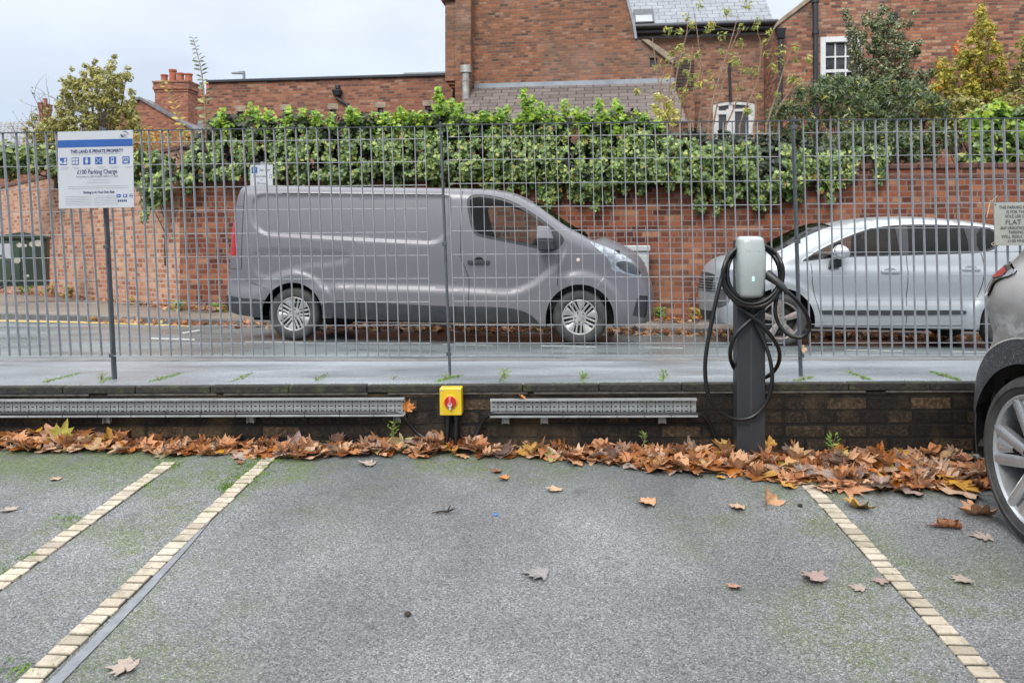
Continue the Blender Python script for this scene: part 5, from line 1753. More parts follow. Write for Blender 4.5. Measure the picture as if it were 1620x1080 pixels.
SL_G = slate('wet_grey_slates', [(0.0, (0.10, 0.12, 0.15)), (0.5, (0.15, 0.17, 0.20)), (1.0, (0.21, 0.23, 0.26))], bw=.32, bh=.24, rough=.30, ms=.010)
SL_F = slate('pale_far_slates', [(0.0, (0.16, 0.17, 0.19)), (1.0, (0.28, 0.29, 0.31))], bw=.3, bh=.3, rough=.4, ms=.02)


def wall_holes(name, poly, holes, y0, thick, mat, parent, reveal=.12):
    """A wall with real openings: poly and holes in (x,z)."""
    pts, ed = [], []
    for pl in [poly] + holes:
        b = len(pts); m = len(pl); pts += [Vector(q) for q in pl]; ed += [(b + i, b + (i + 1) % m) for i in range(m)]
    vs, es, fs, *_ = delaunay_2d_cdt(pts, ed, [], 1, 1e-5)
    vv = [(v.x, v.y) for v in vs]; keep = []
    for f in fs:
        c = np.mean([vv[i] for i in f], 0)[None]
        if in_poly(c, poly)[0] and not any(in_poly(c, h_)[0] for h_ in holes): keep.append(f)
    g = MB()
    g.add([(x_, y0, z_) for x_, z_ in vv], [tuple(f) for f in keep])
    for hpl in holes:
        m = len(hpl); A = sum(hpl[i][0] * hpl[(i + 1) % m][1] - hpl[(i + 1) % m][0] * hpl[i][1] for i in range(m))
        q = hpl if A > 0 else hpl[::-1]
        g.add([(x_, y0, z_) for x_, z_ in q] + [(x_, y0 + reveal, z_) for x_, z_ in q], [(i, (i + 1) % m, (i + 1) % m + m, i + m)[::-1] for i in range(m)])
    m = len(poly); A = sum(poly[i][0] * poly[(i + 1) % m][1] - poly[(i + 1) % m][0] * poly[i][1] for i in range(m))
    q = poly if A > 0 else poly[::-1]
    g.add([(x_, y0, z_) for x_, z_ in q] + [(x_, y0 + thick, z_) for x_, z_ in q], [((i + 1) % m, i, i + m, (i + 1) % m + m) for i in range(m)] + [tuple(range(2 * m - 1, m - 1, -1))])
    return g.build(name, mat, parent, fix=False)


def pipe(parent, pts, r, name='downpipe', collars=()):
    g = MB().tube(pts, r, 10)
    for c in collars: g.tube([Vector(c) + Vector((0, 0, .035)), Vector(c) - Vector((0, 0, .035))], r * 1.35, 10)
    return g.build(name, BLACKG, parent, smooth=50)


# --- long low building
lo_off = 1.0
LWM = frame((0, BP[0] + lo_off, 0), (1, -BP[1], 0))
low = empty('low_building', LWM, 'long low brick building with a black coping and tiny stone-headed windows', 'building')
lu = lambda px: bu(px, lo_off); lz = lambda px, py: bz(px, py, lo_off)
zT = lz(520, 126)
holes = []
wins = [(380, 177), (452, 175), (527, 173.5), (602, 171), (677, 168)]
for px, py in wins:
    holes.append([(lu(px - 4.6), lz(px, py + 22)), (lu(px + 4.6), lz(px, py + 22)), (lu(px + 4.6), lz(px, py)), (lu(px - 4.6), lz(px, py))])
wall_holes('wall', [(lu(331), -.2), (lu(716), -.2), (lu(716), zT), (lu(331), zT)], holes, 0, 7.0, LOW_M, low)
for px, py in wins:
    wn = MB().box(lu(px - 4.6), lu(px + 4.6), .09, .11, lz(px, py + 22), lz(px, py)).build('window', DARKG, low)
    g = MB().box(lu(px) - .012, lu(px) + .012, .075, .09, lz(px, py + 22), lz(px, py)); g.box(lu(px - 4.6), lu(px + 4.6), .075, .09, lz(px, py + 9) - .012, lz(px, py + 9) + .012)
    g.build('glazing_bar', M('grey_bar', (0.25, 0.27, 0.28), 0.6), wn)
    MB().box(lu(px - 8.5), lu(px + 8.5), -.012, .1, lz(px, py) + .003, lz(px, py - 9.5)).build('lintel', STONE, low, bevel=.01)
MB().box(lu(331) - .06, lu(716), -.07, .3, zT, zT + .075).build('coping', BLACKG, low, bevel=.01)
MB().box(lu(637), lu(716), .1, .4, zT + .077, zT + .15).build('raised_coping', LEAD, low)
px, py = 535, 140
g = MB(); ux, uz = lu(535), lz(535, 147)
g.hexa([(ux - .09, -.16, uz - .10), (ux + .09, -.16, uz - .10), (ux + .09, -.0, uz - .10), (ux - .09, 0, uz - .10), (ux - .13, -.2, uz + .06), (ux + .13, -.2, uz + .06), (ux + .13, 0, uz + .06), (ux - .13, 0, uz + .06)])
g.box(ux - .06, ux + .06, -.12, 0, uz + .10, uz + .2)
g.build('rainwater_hopper', BLACKG, low, bevel=.01)
pipe(low, [(ux, -.08, uz - .1), (ux, -.08, uz - .18), (ux + .28, -.08, uz - .34), (ux + .30, -.08, uz - .42), (ux + .30, -.08, -.1)], .045)

# --- tall gabled hall
hall = empty('gabled_hall', BFM, 'tall brick gabled hall with a corner pilaster and steel flue', 'building')
zB = -.2
poly = [(bu(735), zB), (bu(1086), zB), (bu(1086), bz(1086, 103)), (bu(1066), bz(1066, 101)), (bu(1014), bz(1014, 64)), (bu(1004), bz(1004, 62)), (bu(1001), bz(1001, 40)), (bu(990), bz(990, 0)), (bu(975), bz(975, -60)), (bu(860), bz(860, -330)), (bu(735), bz(735, -60))]
sw_ = [(bu(1028), bz(1030, 106)), (bu(1040), bz(1030, 106)), (bu(1040), bz(1030, 92)), (bu(1028), bz(1030, 92))]
wall_holes('wall', poly, [sw_], 0, 9.0, HALL_M, hall)
MB().box(bu(1028), bu(1040), .1, .12, bz(1030, 106), bz(1030, 92)).build('window', DARKG, hall)
# clasping pilaster and its stepped foot
g = MB()
g.box(bu(724), bu(748.5), -.34, .02, zB, bz(736, -60)); g.box(bu(708), bu(724) - .002, -.30, .6, bz(712, 128), bz(712, -60))
g.build('pilaster', HALL_M, hall, bevel=.01)
g = MB()
for k, (ya, yb_, o_) in enumerate([(128, 133, .03), (133, 138, -.03), (138, 142, -.09)]): g.box(bu(710) - o_, bu(724) - .004, -.30 - o_, .3, bz(712, yb_), bz(712, ya))
g.box(bu(702), bu(724), -.38, .3, bz(712, 8), bz(712, 3)); g.box(bu(700), bu(724), -.42, .3, bz(712, 3), bz(712, -30))
g.build('corbel', HALL_M, hall, bevel=.015)
g = MB(); fx = bu(743.5)
g.tube([(fx, -.55, zB), (fx, -.55, bz(742, 122))], .098, 18); g.tube([(fx, -.55, bz(742, 124)), (fx, -.55, bz(742, 113))], .155, 18); g.tube([(fx, -.55, bz(742, 137)), (fx, -.55, bz(742, 134.5))], .115, 18)
g.build('flue', STEEL, hall, smooth=50)
# slanting stone shoulder
MB().prism([(bu(1014), bz(1014, 64)), (bu(1026), bz(1026, 64.5)), (bu(1068), bz(1068, 93)), (bu(1064), bz(1064, 103))], -.10, .3).build('stone_shoulder', STONE, hall, bevel=.02)
MB().prism([(bu(990), bz(990, -1)), (bu(1001), bz(1001, 40)), (bu(1004), bz(1004, 62)), (bu(1008), bz(1008, 62)), (bu(1003.5), bz(1003, 30)), (bu(994), bz(994, -1))], -.05, .5).build('verge', LEAD, hall)
g = MB()
for k in range(9): g.box(bu(1066), bu(1098), -.02 - .0 * k, .3, bz(1082, 99 + k * 5.5), bz(1082, 95.5 + k * 5.5))
g.build('dark_band', M('burnt_header_bricks', (0.045, 0.034, 0.030), 0.8, var=0.4, scale=12), hall)
MB().box(bu(1066), bu(1099), .0, .5, zB, bz(1082, 96)).build('buttress', HALL_M, hall)
# lean-to roof towards the viewer
zr = bz(900, 134); ze = zr - 1.35; yo = 2.1
ln = math.hypot(yo, zr - ze)
rf = bpy.data.objects.new('lean_to_roof', None); COL.objects.link(rf); rf.parent = hall
ul, ur_ = bu(752), bu(1064)
rm = bpy.data.objects.new('lean_to_roof', bpy.data.meshes.new('lean_to_roof')); bpy.data.objects.remove(rf)
V = [(ul, 0, ln), (ur_, 0, ln), (ur_ + .15, 0, 0), (ul - .55, 0, 0)]
me = rm.data; th = math.atan2(zr - ze, yo)
me.from_pydata([(x_, y_ - ln, 0) for x_, _, y_ in V] + [(x_, y_ - ln, -.05) for x_, _, y_ in V], [], [(3, 2, 1, 0), (4, 5, 6, 7), (0, 1, 5, 4), (1, 2, 6, 5), (2, 3, 7, 6), (3, 0, 4, 7)])
me.materials.append(SL_B); COL.objects.link(rm); rm.parent = hall
rm.location = (0, 0, zr); rm.rotation_euler = (th, 0, 0)
MB().prism([(bu(751), bz(751, 141)), (bu(1067), bz(1067, 132)), (bu(1067), bz(1067, 124)), (bu(751), bz(751, 133.5))], -.06, .02).build('flashing', LEAD, hall)
MB().box(ul - .3, ur_, -yo + .1, -yo + .4, zB, ze - .06).build('lean_to_wall', HALL_M, hall)

# --- slate-roofed wing
wo = 1.2
WM_ = frame((0, BP[0] + wo, 0), (1, -BP[1], 0))
wing = empty('slate_roofed_wing', WM_, 'brick wing under a wet grey slate roof with a black eaves gutter', 'building')
wu = lambda px: bu(px, wo); wz = lambda px, py: bz(px, py, wo)
zev = wz(1110, 53)
def arch_win(x0, x1, y0, y1, rise, uf_, zf_, n=8):
    a, b = uf_(x0), uf_(x1); zl_, zh_ = zf_((x0 + x1) / 2, y1), zf_((x0 + x1) / 2, y0)
    r_ = rise
    top = [(b + (a - b) * i / n, zh_ - r_ + r_ * (1 - (2 * i / n - 1) ** 2)) for i in range(n + 1)]
    return [(a, zl_), (b, zl_)] + top
aw = arch_win(1128, 1194, 160, 238, .07, wu, wz)
wall_holes('wall', [(wu(1000), zB), (wu(1236), zB), (wu(1236), zev), (wu(1000), zev)], [aw], 0, 6, WING_M, wing)
def ring(poly, d, y0, y1, mb):
    a = poly; b = inset(poly, d).tolist(); n_ = len(a)
    V = [(x_, y0, z_) for x_, z_ in a] + [(x_, y0, z_) for x_, z_ in b] + [(x_, y1, z_) for x_, z_ in b]
    mb.add(V, [(i, (i + 1) % n_, (i + 1) % n_ + n_, i + n_) for i in range(n_)] + [(i + n_, (i + 1) % n_ + n_, (i + 1) % n_ + 2 * n_, i + 2 * n_) for i in range(n_)])
wn = MB().prism(aw, .10, .12).build('window', DARKG, wing)
g = MB(); ring(aw, .09, .02, .10, g)
xa, xb = aw[0][0], aw[1][0]; zl_, zh_ = aw[0][1], max(q[1] for q in aw)
xm = xa + (xb - xa) * .43
g.box(xm - .05, xm + .05, .03, .10, zl_ + .05, zh_ - .08)
g.box(xa + .08, xm - .05, .035, .10, zh_ - .34, zh_ - .24); g.box(xm + .05, xb - .08, .035, .10, zh_ - .27, zh_ - .20)
g.box(xa + .08, xa + .15, .04, .10, zl_ + .05, zh_ - .1); g.box(xm - .11, xm - .05, .04, .10, zl_ + .05, zh_ - .2); g.box(xm + .05, xm + .11, .04, .10, zl_ + .05, zh_ - .2); g.box(xb - .15, xb - .08, .04, .10, zl_ + .05, zh_ - .1)
g.build('frame', WHITEP, wn)
rl = 5.2; pitch = math.radians(40)
roof = MB().add([(wu(996), -.28, 0), (wu(1224), -.28, 0), (wu(1224) + .12, rl, 0), (wu(996), rl, 0), (wu(996), -.28, -.05), (wu(1224), -.28, -.05), (wu(1224) + .12, rl, -.05), (wu(996), rl, -.05)], [(0, 1, 2, 3), (7, 6, 5, 4), (0, 4, 5, 1), (1, 5, 6, 2), (2, 6, 7, 3), (3, 7, 4, 0)]).build('roof', SL_G, wing)
roof.location = (0, 0, zev + .22); roof.rotation_euler = (pitch, 0, 0)
sky_ = bpy.data.objects.new('skylight', None)
s0, s1 = wu(1003.5), wu(1036)
g = MB().box(s0, s1, .15, 1.05, .004, .07)
skl = g.build('skylight', BLACKG, roof, bevel=.01)
MB().box(s0 + .05, s1 - .05, .2, .62, .071, .074).build('skylight_pane', M('reflecting_glass', (0.30, 0.33, 0.36), 0.1, var=.3, scale=2), skl)
g = MB(); g.box(wu(1000), wu(1224), -.32, -.02, zev - .02, zev + .10); g.tube([(wu(1000), -.38, zev + .12), (wu(1226), -.38, zev + .12)], .07, 12)
g.build('gutter', BLACKG, wing, smooth=50)
g = MB().box(wu(1003), wu(1224), -.03, .0, zev - .10, zev - .03); g.build('fascia', LEAD, wing)
pipe(wing, [(wu(1218), -.3, zev + .08), (wu(1219), -.12, zev - .12), (wu(1221.5), -.12, zB)], .045, collars=[(wu(1221), -.12, zev - 1.0)])
pipe(wing, [(wu(1153), -.06, wz(1153, 97)), (wu(1155), -.06, wz(1155, 160))], .035, 'vent_pipe', collars=[(wu(1153), -.06, wz(1153, 98))])

# --- brick house
ho = -.5
HM = frame((0, BP[0] + ho, 0), (1, -BP[1], 0))
house = empty('brick_house', HM, 'red brick house with a white multi-pane sash window behind the holly', 'building')
hu = lambda px: bu(px, ho); hz = lambda px, py: bz(px, py, ho)
sash = [(hu(1298), hz(1330, 152)), (hu(1364), hz(1330, 152)), (hu(1364), hz(1330, 58)), (hu(1298), hz(1330, 58))]
hp = [(hu(1231), zB), (hu(2100), zB), (hu(2100), hz(1290, -260)), (hu(1560), hz(1290, -260)), (hu(1286), hz(1286, -2)), (hu(1240), hz(1240, 33)), (hu(1231), hz(1231, 41))]
wall_holes('wall', hp, [sash], 0, 8, HOUSE_M, house)
MB().prism([(hu(1227), hz(1227, 44)), (hu(1231), hz(1231, 33)), (hu(1287), hz(1287, -11)), (hu(1300), hz(1300, -24)), (hu(1300), hz(1300, -14)), (hu(1286), hz(1286, -1))], -.05, .4).build('verge_coping', STONE, house, bevel=.015)
wn = MB().box(sash[0][0], sash[1][0], .115, .13, sash[0][1], sash[2][1]).build('window', DARKG, house)
g = MB(); x0, x1, z0, z1 = sash[0][0], sash[1][0], sash[0][1], sash[2][1]
g.box(x0, x0 + .12, -.01, .10, z0, z1); g.box(x1 - .12, x1, -.01, .10, z0, z1); g.box(x0 + .12, x1 - .12, -.012, .10, z1 - .13, z1)
g.build('frame', WHITEP, wn, bevel=.008)
g = MB(); gx0, gx1, gz1 = x0 + .12, x1 - .12, z1 - .13; rowh = .335
for k in range(1, 3): xk = gx0 + (gx1 - gx0) * k / 3; g.box(xk - .016, xk + .016, .06, .115, z0, gz1)
for k in range(1, 5):
    zk = gz1 - k * rowh; hh_ = .035 if k == 2 else .016
    if zk > z0: g.box(gx0, gx1, .055, .112, zk - hh_, zk + hh_)
g.build('glazing_bar', WHITEP, wn)
MB().box(x0 - .08, x1 + .08, -.10, .02, z0 - .09, z0 - .004).build('sill', STONE, wn, bevel=.01)
pipe(house, [(hu(1288), -.1, hz(1288, -60)), (hu(1290), -.1, zB)], .062, collars=[(hu(1288.5), -.1, hz(1289, 54)), (hu(1288), -.1, hz(1289, 5))])
g = MB(); ux, uz = hu(1233), hz(1232, 55)
g.hexa([(ux - .07, -.2, uz - .14), (ux + .07, -.2, uz - .14), (ux + .07, -.04, uz - .14), (ux - .07, -.04, uz - .14), (ux - .11, -.26, uz + .09), (ux + .11, -.26, uz + .09), (ux + .11, -.02, uz + .09), (ux - .11, -.02, uz + .09)])
g.build('rainwater_hopper', BLACKG, house, bevel=.01)
pipe(house, [(ux, -.12, uz - .12), (ux, -.12, zB)], .05)
MB().box(hu(1407), hu(1417), -.16, .0, hz(1412, 38), hz(1412, 22)).build('vent_box', BLACKG, house, bevel=.02)

# --- distant houses on the left
DM = M('far_brick_plain', (0.24, 0.085, 0.05), 0.85, var=0.3, scale=2.5)
FAR_B = brick('far_house_brick', [(0.0, (0.13, 0.05, 0.035)), (0.5, (0.26, 0.09, 0.05)), (1.0, (0.33, 0.14, 0.08))], (0.22, 0.15, 0.12), stain=(0.3, (0.12, 0.07, 0.05)), wob=.01)


def far_frame(d): return frame((0, d, 0), (1, -.1, 0))
def fu(px, d): return u_of(px, (d, .1))
def fz(px, py, d): return z_of(px, py, (d, .1))


d1 = 34.0
h1 = empty('terraced_house', far_frame(d1), 'brick gable house with a tall four-pot chimney stack', 'house')
ap = (fu(222, d1), fz(222, 157, d1))
MB().prism([(fu(140, d1), -.2), (fu(310, d1), -.2), (fu(312, d1), fz(312, 209, d1)), ap, (fu(140, d1), fz(140, 207, d1))], 0, 7).build('wall', FAR_B, h1)
rl_ = MB()
for (a, b) in ((ap, (fu(318, d1), fz(318, 213, d1))), (ap, (fu(132, d1), fz(132, 211, d1)))):
    rl_.add([(a[0], -.12, a[1] + .10), (b[0], -.12, b[1] + .10), (b[0], 7.2, b[1] + .10), (a[0], 7.2, a[1] + .10), (a[0], -.12, a[1] - .02), (b[0], -.12, b[1] - .02), (b[0], 7.2, b[1] - .02), (a[0], 7.2, a[1] - .02)], [(0, 1, 2, 3), (7, 6, 5, 4), (0, 4, 5, 1), (1, 5, 6, 2), (2, 6, 7, 3), (3, 7, 4, 0)])
rl_.build('roof', slate('far_roof_slate', [(0, (0.10, 0.10, 0.11)), (1, (0.2, 0.2, 0.21))], bw=.3, bh=.3, rough=.5), h1)


def chimney(parent, x0, x1, ytop, ybot, d, pots, yoff=.9):
    a, b = fu(x0, d + yoff), fu(x1, d + yoff); zt_, zb_ = fz((x0 + x1) / 2, ytop, d + yoff), fz((x0 + x1) / 2, ybot, d + yoff)
    wv = b - a; q = yoff; k_ = min(1, wv / 1.5)
    g = MB().box(a + .06 * k_, b - .06 * k_, q, q + .9, zb_ - 1.0, zt_ - .55)
    g.box(a + .03 * k_, b - .03 * k_, q - .03, q + .93, zt_ - .55, zt_ - .42); g.box(a - .02 * k_, b + .02 * k_, q - .08, q + .98, zt_ - .42, zt_ - .28); g.box(a, b, q - .05, q + .95, zt_ - .28, zt_ - .10); g.box(a - .03 * k_, b + .03 * k_, q - .09, q + .99, zt_ - .10, zt_)
    ch = g.build('chimney', FAR_B, parent, bevel=.015)
    for (fx_, r_, h_) in pots:
        MB().lathe([(r_ * 1.05, 0), (r_ * .92, h_ * .85), (r_ * 1.12, h_ * .86), (r_ * 1.12, h_), (r_ * .7, h_), (r_ * .7, 0)], 16, (a + wv * fx_, q + .45, zt_ - .02), 'z').build('chimney_pot', CLAY, ch, smooth=50)


chimney(h1, 240, 296.5, 128, 215, d1, [(.16, .16, .42), (.40, .17, .66), (.62, .17, .48), (.85, .17, .44)])
d2 = 38.0
h2 = empty('terraced_house', far_frame(d2), 'brick house mostly hidden by the tall leafy shoot, showing a narrow chimney', 'house')
MB().prism([(fu(296, d2), -.2), (fu(420, d2), -.2), (fu(420, d2), fz(300, 190, d2)), (fu(296, d2), fz(300, 190, d2))], 2, 8).build('wall', FAR_B, h2)
chimney(h2, 303, 333, 151, 208, d2, [(.25, .17, .50), (.72, .17, .78)], .0)
d3 = 44.0
h3 = empty('terraced_house', far_frame(d3), 'house showing only a pale slate roof and one small chimney behind the bare tree', 'house')
MB().box(fu(-160, d3), fu(140, d3), 1.0, 7, -.2, fz(40, 236, d3)).build('wall', FAR_B, h3)
a0, a1, b0, b1 = fu(-165, d3), fu(146, d3), fz(40, 238, d3), fz(40, 178, d3)
dy = 2.6; ln = math.hypot(dy, b1 - b0)
r3 = MB().box(a0, a1, 0, ln, -.08, 0).build('roof', SL_F, h3); r3.location = (0, .6, b0); r3.rotation_euler = (math.atan2(b1 - b0, dy), 0, 0)
r3b = MB().box(a0, a1, 0, ln, -.08, 0).build('roof', SL_F, h3); r3b.location = (0, .6 + 2 * dy + .02, b0); r3b.rotation_euler = (math.pi - math.atan2(b1 - b0, dy), 0, 0)
chimney(h3, 53.5, 60, 162, 182, d3, [(.5, .11, .35)], 3.2)

# street lamp beyond the low building
dl = 27.0
q = P(386, 128, dl)
lamp = empty('street_lamp', Matrix.Translation((q.x, q.y, 0)), 'slim grey street lamp head showing above the low building', 'street lamp')
GREYM = M('lamp_grey', (0.20, 0.22, 0.24), 0.5)
zt_ = P(386, 116, dl).z
MB().tube([(0, 0, -.2), (0, 0, zt_)], .05, 8).build('pole', GREYM, lamp, smooth=50)
MB().hexa([(-.45, -.07, zt_ - .02), (.02, -.06, zt_ - .04), (.02, .06, zt_ - .04), (-.45, .07, zt_ - .02), (-.43, -.05, zt_ + .03), (.03, -.05, zt_ + .08), (.03, .05, zt_ + .08), (-.43, .05, zt_ + .03)]).build('lamp_head', GREYM, lamp, bevel=.01)

# ------------------------------------------------------------------ cabinets, post sign on the far pavement
GREENC = M('dark_green_cabinet', (0.018, 0.032, 0.019), 0.5, var=0.25, scale=4)
GREENC_LIT = M('lit_green_cabinet', (0.04, 0.068, 0.042), 0.5, var=0.2, scale=4)  # lighter copy paints the light falling on the cabinet's left side
dg = 15.4
q = P(36, 452, dg)
cab = empty('utility_cabinet', Matrix.Translation((q.x, q.y, q.z)), 'dark green street cabinet with a white notice by the pale wall', 'cabinet')
cab.rotation_euler = (0, 0, math.radians(24))
sx_ = 1200 / dg
Hc = 80 / sx_
g = MB().prism([(-.42, 0), (.44, 0), (.44, Hc * .93), (.02, Hc * 1.02), (-.42, Hc * .93)], -.22, .26)
bdy = g.build('body', GREENC, cab, bevel=.012)
g = MB().prism([(-.47, Hc * .925), (.49, Hc * .925), (.49, Hc * .965), (.02, Hc * 1.06), (-.47, Hc * .965)], -.27, .30); g.build('lid', GREENC, cab, bevel=.008)
for s_ in (-1, 1): MB().box(-.2 + s_ * .2 - .19 + .2, -.2 + s_ * .2 + .19 + .2, -.232, -.218, .06, Hc * .88).build('door', GREENC_LIT if s_ < 0 else GREENC, cab, bevel=.006)
MB().box(-.36, -.17, -.238, -.2325, Hc * .55, Hc * .83).build('notice', SIGNW, cab)
g = MB()
for (x_, z_, r_) in ((-.02, .8, .05), (.08, .79, .03), (.2, .82, .055), (-.06, .5, .06), (.12, .2, .03), (.3, .84, .07)):
    g.lathe([(.0001, -.2385), (r_, -.2385), (r_, -.2325), (.0001, -.2325)], 10, (x_, 0, Hc * z_), 'y')
g.build('sticker', M('torn_sticker', (0.42, 0.40, 0.34), 0.8, var=.3), cab)
q = P(-8, 458, 14.6)
bike = empty('parked_bicycle', Matrix.Translation((q.x, q.y, q.z)), 'dark bicycle leaning beside the green cabinet, mostly out of frame', 'bicycle')
g = MB(); pts = [Vector((.33 * math.cos(2 * math.pi * i / 28), 0, .34 + .33 * math.sin(2 * math.pi * i / 28))) for i in range(29)]
wh = MB().tube(pts, .022, 8, cap=False).build('wheel', TYRE, bike, smooth=60)
w2 = wh.copy(); COL.objects.link(w2); w2.location = (-1.02, 0, 0)
BIKE = M('dark_maroon_frame', (0.05, 0.012, 0.02), 0.35)
g = MB(); ar = lambda a, b, r=.016: g.tube([a, b], r, 8)
ar((0, 0, .34), (-.14, 0, .92)); ar((-.10, 0, .78), (-.62, 0, .82)); ar((-.07, 0, .62), (-.56, 0, .32)); ar((-.56, 0, .32), (-.64, 0, .95)); ar((-.56, 0, .32), (-1.02, 0, .34), .010); ar((-.62, 0, .78), (-1.02, 0, .34), .010)
g.build('bicycle_frame', BIKE, bike, smooth=50)
g = MB().tube([(-.14, -.28, .98), (-.1, -.1, 1.0), (-.14, 0, .94), (-.1, .1, 1.0), (-.14, .28, .98)], .013, 8); g.build('handlebar', PLAST, bike, smooth=50)
MB().hexa([(-.75, -.07, .94), (-.52, -.03, .95), (-.52, .03, .95), (-.75, .07, .94), (-.76, -.08, .99), (-.50, -.03, .99), (-.50, .03, .99), (-.76, .08, .99)]).build('saddle', PLAST, bike, bevel=.015)

WCAB = M('pale_grey_cabinet', (0.40, 0.42, 0.43), 0.45, var=0.1, scale=4)
cpl = (12.25, .10)
q0, q1 = PP(972, 505, cpl), PP(1029, 505, cpl)
zc0, zc1 = q0.z - .02, PP(1000, 388, cpl).z
wcab = empty('utility_cabinet', frame((q0.x, q0.y, zc0), (1, -.10, 0)), 'pale grey street cabinet against the red wall by the van nose', 'cabinet')
wc_ = (q1 - q0).length; hc_ = zc1 - zc0
MB().box(0.02, wc_ - .02, .02, .34, 0, hc_ - .10).build('body', WCAB, wcab, bevel=.01)
MB().box(0, wc_, -.01, .36, hc_ - .10, hc_).build('lid', WCAB, wcab, bevel=.02)
g = MB().box(.06, wc_ / 2 - .008, .008, .022, .08, hc_ - .16); g.box(wc_ / 2 + .008, wc_ - .06, .008, .022, .08, hc_ - .16)
dr = g.build('door', WCAB, wcab, bevel=.005)
g = MB()
for k in range(2): g.box(wc_ - .20, wc_ - .09, .002, .008, hc_ - .3 - k * .07, hc_ - .27 - k * .07)
g.build('vent', PLAST, wcab)

ppl = (11.75, .10)
q = PP(414, 500, ppl); tl_, br_ = PP(397, 261, ppl), PP(432.5, 312, ppl)
pst = empty('parking_bay_sign', frame((q.x, q.y, q.z), (1, -.10, 0)), 'white permit parking plate with a blue P above the rear of the van', 'sign')
zt_ = tl_.z - q.z; hw2 = (br_.x - tl_.x) / 2
MB().tube([(0, .03, -.05), (0, .03, zt_ + .05)], .03, 12).build('pole', GREYM, pst, smooth=50)
hp_ = .50
MB().box(-hw2, hw2, -.006, 0, zt_ - hp_, zt_).build('plate', SIGNW, pst)
MB().box(-hw2 + .02, -hw2 + .115, -.0085, -.0065, zt_ - .135, zt_ - .035).build('blue_square', BLUE, pst)
text('blue_square_letter', 'P', .095, -hw2 + .067, zt_ - .085, SIGNW, pst, y=-.0095, bold=True)
T_ = [text('lettering', '8am - 6pm', .05, .055, zt_ - .085, INK, pst, width=.17, y=-.0075), text('lettering', 'Permit holders', .05, -.02, zt_ - .185, INK, pst, width=.23, y=-.0075), text('lettering', 'or', .04, 0, zt_ - .24, INK, pst, y=-.0075), text('lettering', '30 mins', .05, 0, zt_ - .30, INK, pst, width=.15, y=-.0075)]
g = MB(); x_ = hw2 - .035
for (a, b, c_, d_) in ((-.018, .018, .026, .03), (-.018, .018, -.03, -.026), (-.018, -.014, -.03, .03), (.014, .018, -.03, .03)): g.box(x_ + a, x_ + b, -.0085, -.0065, zt_ - .185 + c_, zt_ - .185 + d_)
g.build('permit_box', INK, pst)
# ------------------------------------------------------------------ vegetation
IVYM = leafmat('ivy_leaf', [(0.0, (0.022, 0.048, 0.014)), (0.25, (0.055, 0.10, 0.028)), (0.55, (0.115, 0.175, 0.045)), (0.82, (0.20, 0.275, 0.065)), (0.95, (0.33, 0.38, 0.085)), (0.98, (0.28, 0.25, 0.04)), (1.0, (0.20, 0.06, 0.02))], 0.34, 0.28, k=1.5, sat=.92)
IVYN = leafmat('young_ivy_leaf', [(0.0, (0.10, 0.20, 0.03)), (0.6, (0.21, 0.33, 0.045)), (1.0, (0.36, 0.42, 0.06))], 0.4, 0.4)
HOLLY = leafmat('holly_leaf', [(0.0, (0.045, 0.062, 0.028)), (0.5, (0.095, 0.115, 0.05)), (0.85, (0.16, 0.175, 0.08)), (1.0, (0.25, 0.24, 0.11))], 0.28, 0.15, 0.7)
LAUREL = leafmat('laurel_leaf', [(0.0, (0.025, 0.046, 0.018)), (0.55, (0.065, 0.098, 0.04)), (0.9, (0.13, 0.165, 0.065)), (1.0, (0.32, 0.30, 0.05))], 0.3, 0.2, 0.6)
GOLD = leafmat('golden_leaf', [(0.0, (0.12, 0.14, 0.035)), (0.4, (0.26, 0.25, 0.05)), (0.8, (0.40, 0.34, 0.06)), (0.95, (0.5, 0.38, 0.08)), (1.0, (0.45, 0.12, 0.03))], 0.45, 0.35)
OLIVE = leafmat('olive_yellow_leaf', [(0.0, (0.10, 0.10, 0.035)), (0.45, (0.22, 0.215, 0.07)), (0.85, (0.36, 0.33, 0.12)), (1.0, (0.42, 0.34, 0.07))], 0.42, 0.3)
AUTUMN = leafmat('turning_leaf', [(0.0, (0.14, 0.14, 0.04)), (0.5, (0.32, 0.26, 0.07)), (0.8, (0.42, 0.28, 0.06)), (1.0, (0.38, 0.11, 0.06))], 0.5, 0.35)
WEED = leafmat('weed_leaf', [(0.0, (0.05, 0.10, 0.02)), (0.6, (0.13, 0.22, 0.04)), (1.0, (0.26, 0.30, 0.07))], 0.5, 0.3)
BARK = M('grey_bark', (0.12, 0.095, 0.075), 0.85, var=0.35, scale=20, bump=0.4)
STEMB = M('brown_stem', (0.26, 0.17, 0.11), 0.8, var=0.3, scale=20)
STEMD = M('dark_ivy_stem', (0.03, 0.022, 0.015), 0.9, var=0.4, scale=10)


def px_pts(poly, n, d, dsp, margin=0.0):
    """n points spread inside a traced outline at real depth d with spread dsp."""
    s = scatter_px(poly, n, margin)
    dd = d + RNG.uniform(-dsp, dsp, n)
    return np.array([P(a, b, q) for (a, b), q in zip(s, dd)])


